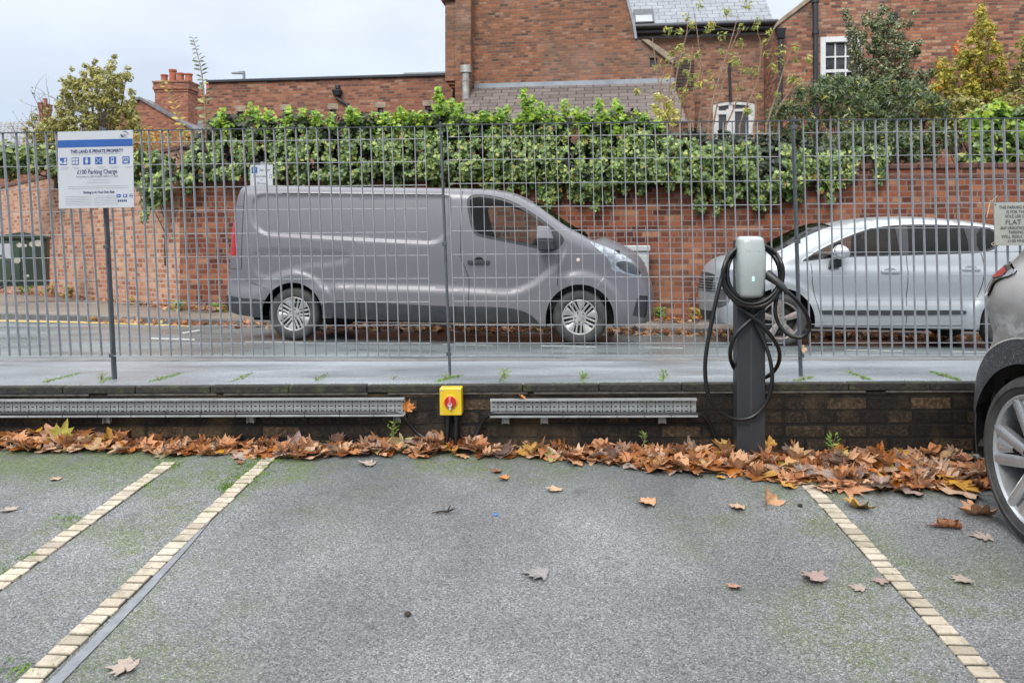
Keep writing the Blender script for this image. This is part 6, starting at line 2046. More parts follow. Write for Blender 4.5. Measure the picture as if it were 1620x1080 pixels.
def plant(name, label, cat, poly, d, dsp, n, rpx, per, leaf, mat, shape='oval', base=None, stems=0, stem_mat=None, up=0.5, margin=4, group=None, extra=None, trunk_r=.05, kind_names=('crown', 'trunk'), fill=.35, sprays=None, young=None):
    """A plant from a traced outline: clumps of leaves through a volume, on limbs that rise from its base."""
    C = px_pts(poly, n, d, dsp, margin)
    if extra is not None: C = np.vstack([C, np.array([P(a, b, d + RNG.uniform(-dsp, dsp) * .6) for a, b in extra])])
    r = np.abs(rpx / F * d * RNG.uniform(.6, 1.25, len(C)))
    if base is None: base = (np.mean([q[0] for q in poly]), None)
    b0 = P(base[0], HY, d); bz_ = -.2 if base[1] is None else P(base[0], base[1], d).z
    root = empty(name, Matrix.Translation((b0.x, b0.y, bz_)), label, cat, group)
    off = np.array((b0.x, b0.y, bz_))
    LC, LN, LS = clumps(C - off, r, per, leaf, up=up, fill=fill)
    o = leaf_mesh(kind_names[0], LC, LN, LS, shape, mat, root)
    if young is not None:
        sel = C[:, 2] > np.percentile(C[:, 2], 70)
        if sel.any():
            YC, YN, YS = clumps(C[sel] - off + np.array([0, -.1, .05]), r[sel], per * .5, leaf, up=.8)
            leaf_mesh('young_growth', YC, YN, YS, shape, young, root)
    g = MB()
    k = stems or min(len(C), 40)
    top = Vector((0, 0, max(.6, (np.percentile(C[:, 2], 25) - bz_) * .8)))
    g.tube([(0, 0, 0), top * .5, top], [trunk_r * 1.3, trunk_r, trunk_r * .7], 8)
    for i in RNG.permutation(len(C))[:k]:
        e = Vector(C[i] - off); s_ = top * RNG.uniform(.3, 1.0)
        mid = s_.lerp(e, .5) + Vector((RNG.normal() * .06, RNG.normal() * .06, RNG.uniform(.0, .15)))
        g.tube(catmull([s_, mid, e], 3), [trunk_r * .45 * (1 - .8 * j / 6) for j in range(7)], 5)
    g.build(kind_names[1], stem_mat or BARK, root, smooth=60)
    return root


# --- ivy over the boundary wall: a thick mat with hanging strands and young shoots
IV = [(218, 300), (226, 276), (250, 262), (262, 246), (290, 232), (330, 205), (345, 190), (395, 186), (430, 186), (455, 188), (480, 183), (520, 190), (548, 186), (575, 184), (600, 190), (640, 186), (690, 176), (705, 168), (735, 180), (770, 186), (800, 186), (840, 182), (880, 190), (910, 192), (950, 186), (985, 180), (1010, 184), (1040, 196), (1080, 208), (1120, 212), (1160, 214), (1200, 212), (1235, 218), (1260, 226), (1290, 232), (1320, 240), (1330, 252), (1320, 262), (1298, 276), (1276, 292), (1262, 300), (1240, 296), (1210, 308), (1190, 300), (1150, 306), (1120, 296), (1090, 292), (1060, 286), (1035, 292), (1000, 288), (960, 294), (930, 300), (900, 288), (860, 292), (830, 286), (780, 284), (720, 284), (640, 284), (560, 285), (480, 284), (420, 284), (360, 284), (300, 288), (262, 300), (244, 318), (232, 322)]
ivy = empty('ivy', BM, 'dense green ivy mat spilling over the red boundary wall', 'ivy')
IOFF = np.array(BM.translation)


def to_wall(p):
    q = BMi @ Vector(p); return np.array((q.x, q.y, q.z))


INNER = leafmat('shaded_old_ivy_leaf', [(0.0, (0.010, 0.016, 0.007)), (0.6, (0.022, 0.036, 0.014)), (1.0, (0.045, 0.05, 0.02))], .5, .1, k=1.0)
# dark old leaves close the mat; their palette also holds painted inner shade
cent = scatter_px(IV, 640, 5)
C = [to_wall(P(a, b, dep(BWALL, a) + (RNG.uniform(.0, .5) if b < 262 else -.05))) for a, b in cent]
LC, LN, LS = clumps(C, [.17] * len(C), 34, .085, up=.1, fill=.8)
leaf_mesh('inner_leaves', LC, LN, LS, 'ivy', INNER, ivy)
# the living mat: overlapping trails that hang down the face, uneven in depth, with dark gaps between
tops = scatter_px(IV, 430, 2)
SCn, SN, SS, ST = [], [], [], []
ivp = np.array(IV, float)
for a, b in tops:
    ln_ = RNG.uniform(14, 48); out_ = RNG.uniform(.04, .45) * (1.0 if b > 225 else .7); dr = RNG.normal() * 6; wd_ = RNG.uniform(4.5, 9.5)
    n = int(ln_ * wd_ * .36)
    f_ = RNG.random(n); yy = b + ln_ * f_; xx = a + dr * f_ + RNG.normal(size=n) * wd_ * (1 - .45 * f_) * .62
    ok = in_poly(np.stack([xx, yy], 1), ivp)
    for x_, y_, q in zip(xx[ok], yy[ok], f_[ok]):
        tp_ = np.clip((235 - y_) / 45, 0, 1)
        SCn.append(to_wall(P(x_, y_, dep(BWALL, x_) - out_ * (1 - .3 * q) + RNG.normal() * .05 + tp_ * .25)))
        SN.append((RNG.normal() * .55, -1 + .3 * tp_, .5 + .5 * tp_ + RNG.normal() * .45)); SS.append(.058 * RNG.uniform(.55, 1.4)); ST.append((RNG.normal() * .6, -.2, -.9))
leaf_mesh('ivy_mat', np.array(SCn), np.array(SN), np.array(SS), 'ivy', IVYM, ivy, tip=np.array(ST))
strands = [(232, 300, 345), (250, 300, 325), (262, 296, 316), (300, 286, 300), (560, 284, 290), (700, 284, 296), (810, 286, 306), (826, 284, 300), (858, 290, 308), (872, 292, 330), (866, 290, 318), (905, 292, 306), (926, 296, 316), (921, 300, 312), (938, 294, 304), (945, 300, 326), (958, 296, 314), (968, 290, 302), (1000, 290, 300), (1060, 288, 296), (1095, 292, 300), (1128, 296, 314), (1140, 300, 335), (1158, 300, 318), (1185, 300, 325), (1208, 305, 326), (1222, 300, 316), (1248, 298, 310), (1300, 270, 300), (1312, 262, 314), (1330, 255, 290), (1352, 250, 282), (1388, 248, 284), (1395, 250, 276)]
for _ in range(46):
    px = RNG.uniform(300, 1310); b_ = interp([300, 560, 720, 860, 960, 1060, 1150, 1250, 1310], [286, 284, 284, 290, 294, 288, 302, 298, 272], px); strands.append((px, b_ - 2, b_ + abs(RNG.normal()) * (16 if px > 800 else 7)))
SCn, SN, SS = [], [], []; g = MB()
for px, y0, y1 in strands:
    y1 += 7; n = int((y1 - y0 + 16) * 2.9); dr = RNG.normal() * 5 - (6 if px in (872, 926, 945, 1140, 1208) else 0)
    pts = []
    for i in range(n):
        f_ = i / n; yy = y0 - 16 + (y1 - y0 + 16) * f_; xx = px + dr * f_ + 2 * math.sin(f_ * 5 + px)
        c_ = to_wall(P(xx + RNG.normal() * (5.5 * (1 - .5 * f_)), yy, dep(BWALL, px) - RNG.uniform(.03, .2)))
        SCn.append(c_); SN.append((RNG.normal() * .5, -1, .55 + RNG.normal() * .4)); SS.append(.066 * RNG.uniform(.6, 1.25))
        if i % 4 == 0: pts.append(to_wall(P(xx, yy, dep(BWALL, px) - .08)))
    if len(pts) > 2: g.tube(pts, .006, 4)
leaf_mesh('hanging_strands', np.array(SCn), np.array(SN), np.array(SS), 'ivy', IVYM, ivy, tip=np.tile([0, -.2, -1.0], (len(SCn), 1)))
# young upright shoots along the top
sh = [(348, 192, 172), (392, 188, 166), (405, 188, 170), (430, 188, 176), (455, 190, 172), (480, 186, 172), (505, 190, 176), (520, 190, 182), (553, 188, 168), (560, 190, 174), (583, 188, 178), (607, 190, 178), (640, 188, 171), (655, 188, 180), (696, 178, 140), (700, 172, 152), (712, 178, 158), (722, 180, 165), (800, 188, 170), (790, 188, 174), (835, 186, 142), (843, 186, 152), (856, 186, 162), (870, 190, 170), (893, 190, 160), (915, 192, 172), (925, 190, 174), (950, 188, 158), (974, 186, 160), (985, 184, 166), (1010, 188, 176), (1016, 190, 180), (340, 200, 178), (560, 186, 178), (760, 186, 176), (1040, 200, 190)]
SCn, SN, SS = [], [], []
for px, y0, y1 in sh:
    n = int((y0 - y1 + 10) * 2.4); dr = RNG.normal() * 4 + (-8 if px in (835, 843, 696) else 0)
    dd = dep(BWALL, px) + RNG.uniform(-.2, .25)
    for i in range(n):
        f_ = i / n; yy = y0 + 6 + (y1 - y0 - 6) * f_; xx = px + dr * f_ ** 1.4
        SCn.append(to_wall(P(xx + RNG.normal() * (7.0 * (1 - .72 * f_)), yy + RNG.normal() * 2, dd + RNG.normal() * .06)))
        SN.append((RNG.normal() * .6, -.6, .7 + RNG.normal() * .4)); SS.append(.075 * RNG.uniform(.6, 1.3))
leaf_mesh('young_growth', np.array(SCn), np.array(SN), np.array(SS), 'ivy', IVYN, ivy)
cent = scatter_px([(330, 208), (345, 190), (700, 180), (1010, 186), (1040, 200), (1010, 208), (700, 206)], 90, 1)
C = [to_wall(P(a, b, dep(BWALL, a) + RNG.uniform(-.15, .2))) for a, b in cent]
LC, LN, LS = clumps(C, RNG.uniform(.06, .13, len(C)), 18, .07, up=.8)
leaf_mesh('young_growth', LC, LN, LS, 'ivy', IVYN, ivy)
for i in range(40):
    px = RNG.uniform(260, 1300); g.tube([to_wall(P(px, 290 + RNG.uniform(-5, 8), dep(BWALL, px) - .02)), to_wall(P(px + RNG.normal() * 9, 245, dep(BWALL, px) - .02))], .008, 4)
g.build('stem', STEMD, ivy)

plant('ivy_hedge', 'ragged ivy drooping over the corner where the two boundary walls meet', 'hedge', [(192, 262), (215, 240), (262, 232), (292, 244), (292, 282), (262, 300), (250, 318), (236, 324), (226, 302), (205, 290)], 13.7, .25, 90, 8, 40, .075, IVYM, 'ivy', (262, 420), 8, STEMD, fill=.4, kind_names=('foliage', 'stem'), trunk_r=.02)
# --- left side: ivy hedge on the bent wall, yellow bush, bare tree, brambles
plant('ivy_hedge', 'green ivy hedge topping the pale wall behind the notice', 'hedge', [(-60, 240), (-20, 228), (30, 234), (60, 236), (110, 240), (160, 244), (215, 250), (230, 270), (215, 290), (150, 285), (80, 282), (30, 276), (-60, 282)], 17.0, .5, 150, 12, 46, .11, IVYM, 'ivy', (90, 300), 8, STEMD, fill=.4, kind_names=('foliage', 'stem'))
plant('bushy_tree', 'bushy yellow-green tree rising behind the private property notice', 'tree',
      [(36, 225), (60, 195), (88, 180), (84, 160), (98, 148), (94, 130), (106, 120), (120, 124), (132, 108), (148, 100), (160, 110), (176, 90), (184, 94), (182, 118), (196, 116), (204, 110), (206, 124), (196, 132), (212, 140), (222, 152), (216, 172), (222, 190), (232, 210), (240, 240), (200, 262), (120, 262), (60, 250), (40, 240)],
      18.6, .9, 520, 6.3, 30, .085, OLIVE, 'oval', (150, None), 60, BARK, .6, 3, extra=[(40, 205), (48, 195), (56, 185), (64, 200), (72, 190), (80, 205), (60, 212), (44, 218), (86, 196), (74, 176), (181, 90), (178, 100), (114, 110), (110, 122), (135, 104), (202, 108), (98, 126), (210, 150), (150, 98), (203, 122)], trunk_r=.10)
# bare little tree at the edge
g = MB(); b0 = P(55, HY, 20.5); bt = empty('bare_tree', Matrix.Translation((b0.x, b0.y, -.2)), 'nearly bare twiggy tree in front of the pale slate roof', 'tree')
def twig(g, p, dirv, ln, r, lv, tips):
    pts = [p]; q = p.copy(); dv = dirv.normalized()
    for i in range(4):
        dv = (dv + Vector(RNG.normal(size=3)) * .16 + Vector((0, 0, .04))).normalized(); q = q + dv * ln / 4; pts.append(q.copy())
    g.tube(pts, [r * (1 - .17 * i) for i in range(5)], 5)
    tips.append(q.copy())
    if lv > 0:
        for k in range(3 if lv > 1 else 4):
            i = int(RNG.integers(1, 5)); dv2 = (dv + Vector((RNG.normal() * .75, RNG.normal() * .4, RNG.normal() * .45 + .1))).normalized()
            twig(g, pts[i], dv2, ln * RNG.uniform(.5, .75), r * .6, lv - 1, tips)
tips = []
for dx in (-.35, -.1, .2, .5): twig(g, Vector((dx * .2, 0, 2.6)), Vector((dx, 0, 1)), 1.9, .034, 3, tips)
g.tube([(0, 0, 0), (.02, 0, 1.4), (0, 0, 2.7)], [.07, .06, .045], 8)
g.build('trunk', BARK, bt, smooth=60)
tp_ = np.array([tuple(t_) for t_ in tips if RNG.random() < .5])
leaf_mesh('crown', tp_ + RNG.normal(size=tp_.shape) * .04, RNG.normal(size=tp_.shape) + [0, -.5, .5], .075 * RNG.uniform(.6, 1.2, len(tp_)), 'oval', OLIVE, bt)
plant('bramble_bush', 'yellowing bramble bush on the wall beside the notice', 'bush', [(205, 215), (240, 205), (290, 205), (330, 208), (320, 232), (270, 250), (240, 270), (215, 285), (200, 262)], 15.0, .5, 75, 8, 26, .07, AUTUMN, 'oval', (255, 300), 30, STEMB, .5, 2, trunk_r=.02, kind_names=('foliage', 'stem'))


def shoot(name, label, path, d, leaf, mat, stem_r=.012, pairs=16, lean=0.0, cat='plant', spread=.5):
    pts = [P(a, b, d) for a, b in path]; b0 = pts[0]
    o = empty(name, Matrix.Translation((b0.x, b0.y, -.1)), label, cat)
    loc = [p - Vector((b0.x, b0.y, -.1)) for p in catmull(pts, 5)]
    full = [Vector((0, 0, 0))] + loc
    MB().tube(full, [stem_r * (1.3 - 1.0 * i / len(full)) for i in range(len(full))], 5).build('stem', STEMB, o, smooth=60)
    C_, N_, S_, T_ = [], [], [], []
    for i in range(pairs):
        f_ = (i + .5) / pairs; k = f_ * (len(loc) - 1); j = int(k); p = loc[j].lerp(loc[min(j + 1, len(loc) - 1)], k - j)
        for s_ in (-1, 1):
            l = leaf * (1.15 - .6 * f_) * RNG.uniform(.75, 1.2); dv = np.array((s_ * spread * 1.6, RNG.normal() * .5, .35 + RNG.normal() * .2)); dv /= np.linalg.norm(dv)
            C_.append(np.array(p) + dv * l * .5); N_.append((RNG.normal() * .3 - s_ * .3, -.75, .7)); S_.append(l); T_.append(dv)
    leaf_mesh('leaves', np.array(C_), np.array(N_), np.array(S_), 'oval', mat, o, tip=np.array(T_) * 3)
    return o


shoot('tall_shoot', 'single tall leafy shoot standing against the sky beside the low building', [(326, 206), (324, 170), (322, 140), (318, 110), (312, 84), (305, 60)], 13.4, .15, LAUREL, .014, 20, cat='plant')
shoot('tall_shoot', 'slender pale leafy shoot in front of the four-pot chimney', [(292, 210), (282, 185), (272, 160), (262, 135), (258, 128)], 13.4, .12, GOLD, .010, 12)

# --- bare buddleia stems in front of the wing
bud = [([(1052, 200), (1050, 165), (1040, 120), (1032, 60)], 4), ([(1064, 200), (1066, 160), (1072, 110), (1086, 55), (1088, 28)], 3), ([(1075, 200), (1080, 160), (1090, 120), (1096, 72)], 4), ([(1090, 200), (1096, 150), (1108, 110), (1104, 60), (1098, 20)], 3), ([(1105, 200), (1110, 160), (1112, 120), (1108, 95)], 5), ([(1120, 200), (1130, 150), (1142, 110), (1158, 60), (1168, 22)], 4), ([(1128, 200), (1136, 160), (1150, 110), (1156, 80), (1170, 45)], 5), ([(1148, 200), (1165, 160), (1172, 120), (1176, 95)], 4), ([(1060, 200), (1058, 150), (1064, 100)], 4), ([(1170, 200), (1180, 170), (1198, 130), (1204, 75), (1198, 52)], 6), ([(1192, 200), (1196, 170), (1190, 120)], 3), ([(1212, 200), (1228, 150), (1240, 110), (1252, 80)], 7), ([(1216, 205), (1236, 165), (1268, 120), (1280, 100)], 6), ([(1096, 200), (1086, 170), (1084, 130)], 3), ([(1044, 200), (1042, 170), (1046, 130), (1058, 100), (1070, 92)], 3)]
BUDL = leafmat('buddleia_leaf', [(0.0, (0.14, 0.19, 0.06)), (0.5, (0.27, 0.30, 0.09)), (0.85, (0.40, 0.40, 0.12)), (1.0, (0.45, 0.32, 0.06))], .5, .4)
for k, (path, nl) in enumerate(bud):
    d_ = 13.6 + .12 * (k % 5)
    pts = [P(a, b, d_) for a, b in path]; b0 = pts[0]
    o = empty('bare_stem_shrub', Matrix.Translation((b0.x, b0.y, -.1)), 'thin nearly bare brown shrub stem with few yellow-green leaves before the slate-roofed wing', 'shrub', 'thin bare shrub stems in front of the wing')
    loc = [p - Vector((b0.x, b0.y, -.1)) for p in catmull(pts, 5)]
    g = MB().tube([Vector((0, 0, 0))] + loc, [.02] + [.018 * (1 - .7 * i / len(loc)) for i in range(len(loc))], 5)
    C_, R_ = [], []
    for i in range(nl):
        f_ = RNG.uniform(.25, 1) if i else 1.0
        p = loc[int(f_ * (len(loc) - 1))]; e = p + Vector((RNG.normal() * .22, RNG.normal() * .1, RNG.uniform(.02, .22)))
        if i: g.tube([p, p.lerp(e, .5) + Vector((0, 0, -.02)), e], .004, 4)
        C_.append(np.array(e)); R_.append(RNG.uniform(.05, .12))
    g.build('stem', STEMB, o, smooth=60)
    LC, LN, LS = clumps(C_, R_, 14, .12, up=.7, fill=.7)
    leaf_mesh('leaves', LC, LN, LS, 'narrow', BUDL, o)
plant('yellow_shrub', 'small pale yellow shrub poking up among the bare stems', 'shrub', [(1032, 175), (1040, 150), (1052, 158), (1070, 160), (1078, 176), (1070, 196), (1040, 200)], 13.2, .2, 26, 6, 18, .075, leafmat('lemon_leaf', [(0, (0.3, 0.3, 0.08)), (1, (0.55, 0.5, 0.18))], .5, .4), 'oval', (1055, 210), 12, STEMB, .6, 1, trunk_r=.015, kind_names=('foliage', 'stem'))

# --- right: laurel bank, holly, golden shrubs, bright climber
plant('laurel_bush', 'broad dark green laurel bank behind the fence and below the sash window', 'bush',
      [(1190, 225), (1205, 190), (1230, 160), (1262, 140), (1300, 122), (1330, 118), (1362, 130), (1400, 120), (1450, 130), (1485, 150), (1505, 175), (1515, 205), (1500, 235), (1440, 255), (1380, 258), (1320, 250), (1270, 240), (1230, 235)], 14.6, .8, 340, 10.5, 46, .11, LAUREL, 'narrow', (1340, None), 40, BARK, .4, 3, trunk_r=.06, kind_names=('foliage', 'stem'), fill=.4)
plant('holly_tree', 'grey-green glossy holly tree rising in front of the sash window', 'tree',
      [(1338, 130), (1345, 90), (1340, 60), (1336, 30), (1338, 14), (1346, 20), (1352, 50), (1366, 30), (1372, 22), (1382, 34), (1392, 10), (1400, 8), (1408, 26), (1418, 36), (1440, 26), (1450, 18), (1446, 34), (1432, 52), (1434, 66), (1456, 66), (1450, 86), (1436, 98), (1444, 112), (1470, 110), (1476, 120), (1470, 150), (1440, 175), (1390, 180), (1350, 170)], 15.8, .6, 380, 6.2, 38, .062, HOLLY, 'oval', (1398, None), 60, BARK, .5, 2, extra=[(1394, 12), (1338, 18), (1370, 26), (1446, 22), (1404, 16), (1340, 40), (1448, 70), (1474, 112), (1337, 26), (1350, 45), (1376, 20), (1410, 24), (1420, 34), (1440, 36), (1458, 68), (1468, 140), (1478, 120), (1344, 70), (1452, 82)], trunk_r=.07)
plant('golden_shrub', 'golden-leaved shrub pointing up beside the holly in front of the house', 'shrub', [(1462, 165), (1470, 140), (1482, 125), (1480, 95), (1492, 90), (1504, 105), (1518, 80), (1528, 60), (1540, 44), (1550, 12), (1556, 8), (1562, 32), (1574, 40), (1578, 60), (1590, 90), (1596, 130), (1590, 165), (1560, 188), (1480, 188)], 15.0, .5, 330, 6.5, 30, .070, GOLD, 'oval', (1540, None), 40, BARK, .6, 2, extra=[(1553, 10), (1555, 22), (1488, 96)], trunk_r=.04)
plant('golden_shrub', 'yellow-green shrub with orange berries at the very edge of the house wall', 'shrub', [(1586, 140), (1590, 90), (1598, 62), (1612, 52), (1640, 40), (1700, 60), (1720, 150), (1640, 185), (1590, 175)], 14.6, .5, 110, 8, 34, .085, OLIVE, 'oval', (1630, None), 30, BARK, .6, 2, trunk_r=.04)
plant('olive_bush', 'low olive-yellow bush joining the laurel bank to the golden shrub', 'bush', [(1450, 165), (1480, 148), (1520, 150), (1560, 158), (1600, 150), (1650, 160), (1640, 200), (1560, 205), (1480, 205)], 14.3, .4, 130, 8, 34, .075, OLIVE, 'oval', (1545, None), 24, BARK, .5, 2, trunk_r=.03, kind_names=('foliage', 'stem'))
plant('berry_spray', 'orange berried spray in front of the house brickwork', 'shrub', [(1506, 70), (1512, 62), (1520, 70), (1518, 82), (1508, 84)], 15.2, .1, 6, 4, 14, .05, leafmat('orange_berry', [(0, (0.5, 0.12, 0.03)), (1, (0.55, 0.22, 0.06))], .4, .2), 'oval', (1520, None), 6, STEMB, .3, .5, trunk_r=.012, kind_names=('berries', 'stem'))
plant('bright_climber', 'bright green climber over the red wall near the flat parking notice', 'climber', [(1530, 190), (1550, 172), (1580, 165), (1620, 170), (1700, 180), (1760, 220), (1740, 280), (1660, 300), (1615, 300), (1600, 310), (1570, 312), (1545, 285), (1520, 262), (1512, 232)], 12.35, .25, 170, 11, 44, .085, IVYM, 'ivy', (1600, 420), 10, STEMD, .5, 3, kind_names=('foliage', 'stem'), young=IVYN, trunk_r=.02)
plant('ferny_undergrowth', 'dark undergrowth hanging over the wall top between the holly and the climber', 'bush', [(1300, 225), (1350, 205), (1500, 205), (1530, 225), (1520, 248), (1440, 252), (1350, 252), (1300, 245)], 13.2, .3, 90, 11, 44, .11, LAUREL, 'narrow', (1420, None), 10, STEMD, .3, 2, trunk_r=.03, kind_names=('foliage', 'stem'))

# --- weeds
def weed(px, py, pl, hgt, n, label, mat=WEED, wide=1.0, shape='narrow'):
    b = PP(px, py, pl) if isinstance(pl, tuple) else pl
    o = empty('weed', Matrix.Translation(b), label, 'weed')
    f_ = RNG.random(n); a = RNG.uniform(0, 2 * math.pi, n); rr_ = hgt * .55 * wide * RNG.random(n)
    C_ = np.stack([rr_ * np.cos(a), rr_ * np.sin(a) * .5, hgt * f_ * .9 + .004], 1)
    dv = np.stack([np.cos(a) * .8, np.sin(a) * .5, .5 + f_], 1)
    leaf_mesh('leaves', C_, np.stack([RNG.normal(size=n) * .4, -.6 + 0 * a, .8 + 0 * a], 1), hgt * .42 * RNG.uniform(.6, 1.2, n), shape, mat, o, tip=dv * 2)
    g = MB()
    for i in range(min(n, 7)): g.tube([(0, 0, -.005), tuple(C_[i] * [.4, .4, .5]), tuple(C_[i])], .0011, 4)
    g.build('stem', STEMB, o)
PAVE_W = (4.31, .05)
wl_ = [(75, 604, .022, 34, 2.2, 'flat mossy weed on the coping below the notice'), (160, 601, .05, 26, .9, 'weed with a dry upright stalk at the foot of the notice post'), (252, 601, .022, 36, 2.6, 'flat mossy weed tuft on the coping above the long tray'), (384, 599, .020, 22, 2.2, 'thin moss streak at the pavement joint above the long tray'), (500, 600, .018, 20, 2.0, 'small moss tuft on the coping left of the isolator'), (622, 600, .02, 24, 2.0, 'low weed tuft above the end of the long tray'), (706, 599, .03, 46, 2.4, 'spreading weed at the foot of the central fence post'), (798, 598, .048, 30, .9, 'small upright weed above the start of the short tray'), (922, 599, .045, 26, .9, 'small upright weed on the coping above the middle of the short tray'), (1050, 598, .052, 30, .9, 'small upright weed above the end of the short tray'), (1272, 600, .02, 34, 2.6, 'mossy weed at the foot of the post beside the charger'), (1366, 599, .016, 30, 2.4, 'flat moss strip on the pavement joint right of the charger'), (1492, 595, .016, 40, 3.2, 'bright moss strip on the pavement near the parked crossover')]
for px, py, hg, n, wd, lab in wl_: weed(px, py, PAVE_W, hg * (.8 + .5 * RNG.random()), int(n * (1.2 + RNG.random())), lab.replace(' left of', ' beyond').replace(' right of', ' past'), wide=wd * 1.25)
b = WM @ wall_loc(622, 690, .06); weed(0, 0, b, .09, 22, 'small green weed growing out of the leaves below the long tray end', wide=.6)
b = WM @ wall_loc(1019, 700, .05); weed(0, 0, b, .07, 18, 'small green weed growing out of the leaves under the short tray', wide=.6)
b = WM @ wall_loc(1316, 712, .05); weed(0, 0, b, .10, 26, 'small green weed against the low wall past the charging post', wide=.7)
for px, py, lab in [(1044, 502, 'green weed at the wall foot between van and silver car'), (283, 491, 'tuft of weeds at the corner of the boundary wall'), (345, 494, 'tuft of weeds at the wall foot behind the van bumper'), (75, 464, 'yellow weeds round the foot of the green cabinet'), (40, 463, 'pale weeds in front of the green cabinet'), (110, 468, 'reddish weeds along the pale wall'), (1100, 503, 'yellow tuft at the wall foot beside the silver car grille'), (212, 482, 'dry weed tuft at the foot of the pale wall')]:
    d_ = bw_depth(px) - .2
    weed(0, 0, P(px, py + 1.5, d_), .26 if px < 130 else .18, 60, lab, AUTUMN if px in (75, 110, 1100, 212) else WEED, 1.3, 'oval')

# moss and grass blades creeping from the bay lines
C_, N_, S_, T_ = [], [], [], []
for cx_, cy_, sx_, sy_, n in [(268, 735, 9, 3.5, 200), (252, 743, 7, 4, 110), (425, 728, 14, 4, 330), (405, 742, 14, 6, 340), (385, 757, 13, 6, 330), (368, 772, 10, 4, 240), (360, 773, 8, 3, 120), (325, 812, 5, 2, 50), (225, 765, 9, 4, 90), (110, 825, 14, 6, 90), (45, 882, 14, 6, 80), (30, 1062, 24, 10, 120), (10, 905, 14, 8, 70)]:
    for _ in range(n):
        p = ground_pt(cx_ + RNG.normal() * sx_, cy_ + RNG.normal() * sy_)
        C_.append((p.x, p.y, p.z + .004)); N_.append((RNG.normal(), RNG.normal(), .8)); S_.append(RNG.uniform(.008, .022)); T_.append((RNG.normal() * .5, RNG.normal() * .5, 1.0))
def pave_pt(px, py):
    A = PP(px, wall_top_y(px) - .3, WALL, .02); B = PP(px, near_kerb_y(px), KERB_NEAR); a = (HY - py) / F
    s_ = (a * A.y - (A.z - EYE)) / ((B.z - A.z) - a * (B.y - A.y)); p = A + (B - A) * s_
    return Vector(((px - CX) / F * p.y, p.y, p.z))
for x0, y0, x1, y1, n in [(70, 605, 128, 590, 150), (160, 605, 176, 597, 60), (238, 604, 288, 590, 150), (368, 603, 398, 590, 90), (500, 604, 516, 592, 70), (690, 604, 728, 594, 200), (792, 603, 800, 592, 60), (920, 603, 928, 592, 50), (1046, 603, 1056, 592, 50), (1340, 588, 1376, 601, 130), (1472, 588, 1518, 602, 210), (1256, 603, 1286, 597, 90)]:
    for _ in range(n):
        f_ = RNG.random(); p = pave_pt(x0 + (x1 - x0) * f_ + RNG.normal() * 3, y0 + (y1 - y0) * f_ + RNG.normal() * .6)
        C_.append((p.x, p.y, p.z + .004)); N_.append((RNG.normal() * .4, RNG.normal() * .4, 1)); S_.append(RNG.uniform(.012, .030)); T_.append((RNG.normal(), RNG.normal(), .1))
for _ in range(900):
    px = RNG.uniform(-150, 1600)
    if math.sin(px * .021) + math.sin(px * .0073 + 2) < RNG.normal() * .8: continue
    p = pave_pt(px, wall_top_y(px) - abs(RNG.normal()) * 1.6)
    C_.append((p.x, p.y, p.z + .004)); N_.append((RNG.normal() * .5, RNG.normal() * .5, 1)); S_.append(RNG.uniform(.008, .02)); T_.append((RNG.normal(), RNG.normal(), .2))
tag(leaf_mesh('moss_tufts', np.array(C_), np.array(N_), np.array(S_), 'narrow', leafmat('grass_blade', [(0, (0.06, 0.12, 0.015)), (1, (0.16, 0.26, 0.03))], .5, .3), tip=np.array(T_) * 2), kind='stuff')
# ------------------------------------------------------------------ fallen sycamore leaves
FL = [(0.0, (0.22, 0.085, 0.03)), (0.12, (0.36, 0.16, 0.07)), (0.26, (0.46, 0.28, 0.17)), (0.38, (0.28, 0.10, 0.035)), (0.48, (0.12, 0.045, 0.02)), (0.60, (0.50, 0.35, 0.25)), (0.72, (0.36, 0.12, 0.022)), (0.80, (0.05, 0.022, 0.014)), (0.86, (0.34, 0.26, 0.22)), (0.93, (0.42, 0.22, 0.03)), (0.96, (0.22, 0.20, 0.20)), (1.0, (0.36, 0.30, 0.06))]
t = NT('dry_leaf')
rnd = t.math('FRACT', t.math('ADD', t.objrand(), t.island()))
c = t.ramp(rnd, tinted(FL, 1.18, 1.12))
c = t.mix(0.6, c, t.mix(1.0, c, t.ramp(t.noise(26, 4, 0.65), [(0.3, 0.45), (0.7, 1.35)]), 'MULTIPLY'))
gn = t.n.new('ShaderNodeNewGeometry')
c = t.mix(t.math('MULTIPLY', gn.outputs['Backfacing'], 0.35), c, (0.5, 0.36, 0.26))
t.set(col=c, rough=t.mapr(t.noise(12, 3), 0.3, 0.7, 0.38, 0.7), spec=0.45)
tr = t.n.new('ShaderNodeBsdfTranslucent'); mx = t.n.new('ShaderNodeMixShader'); mx.inputs[0].default_value = .18
t.l.new(c, tr.inputs[0]); t.l.new(t.b.outputs[0], mx.inputs[1]); t.l.new(tr.outputs[0], mx.inputs[2]); t.l.new(mx.outputs[0], t.out.inputs[0])
DRY = t.mat


def dry(name, col):
    t = NT(name)
    c = t.ramp(t.noise(22, 4, 0.65), [(0.3, tuple(q * .55 for q in col)), (0.7, tuple(min(1, q * 1.25) for q in col))])
    t.set(col=c, rough=.55, spec=.4); return t.mat


half = [(0, 0), (.10, -.05), (.30, -.02), (.46, .03), (.36, .11), (.30, .17), (.46, .27), (.62, .40), (.50, .43), (.36, .44), (.38, .55), (.40, .70), (.28, .66), (.17, .62), (.12, .78), (0, 1.0)]
OUTL = [(x_, y_) for x_, y_ in half] + [(-x_, y_) for x_, y_ in half[-2:0:-1]]


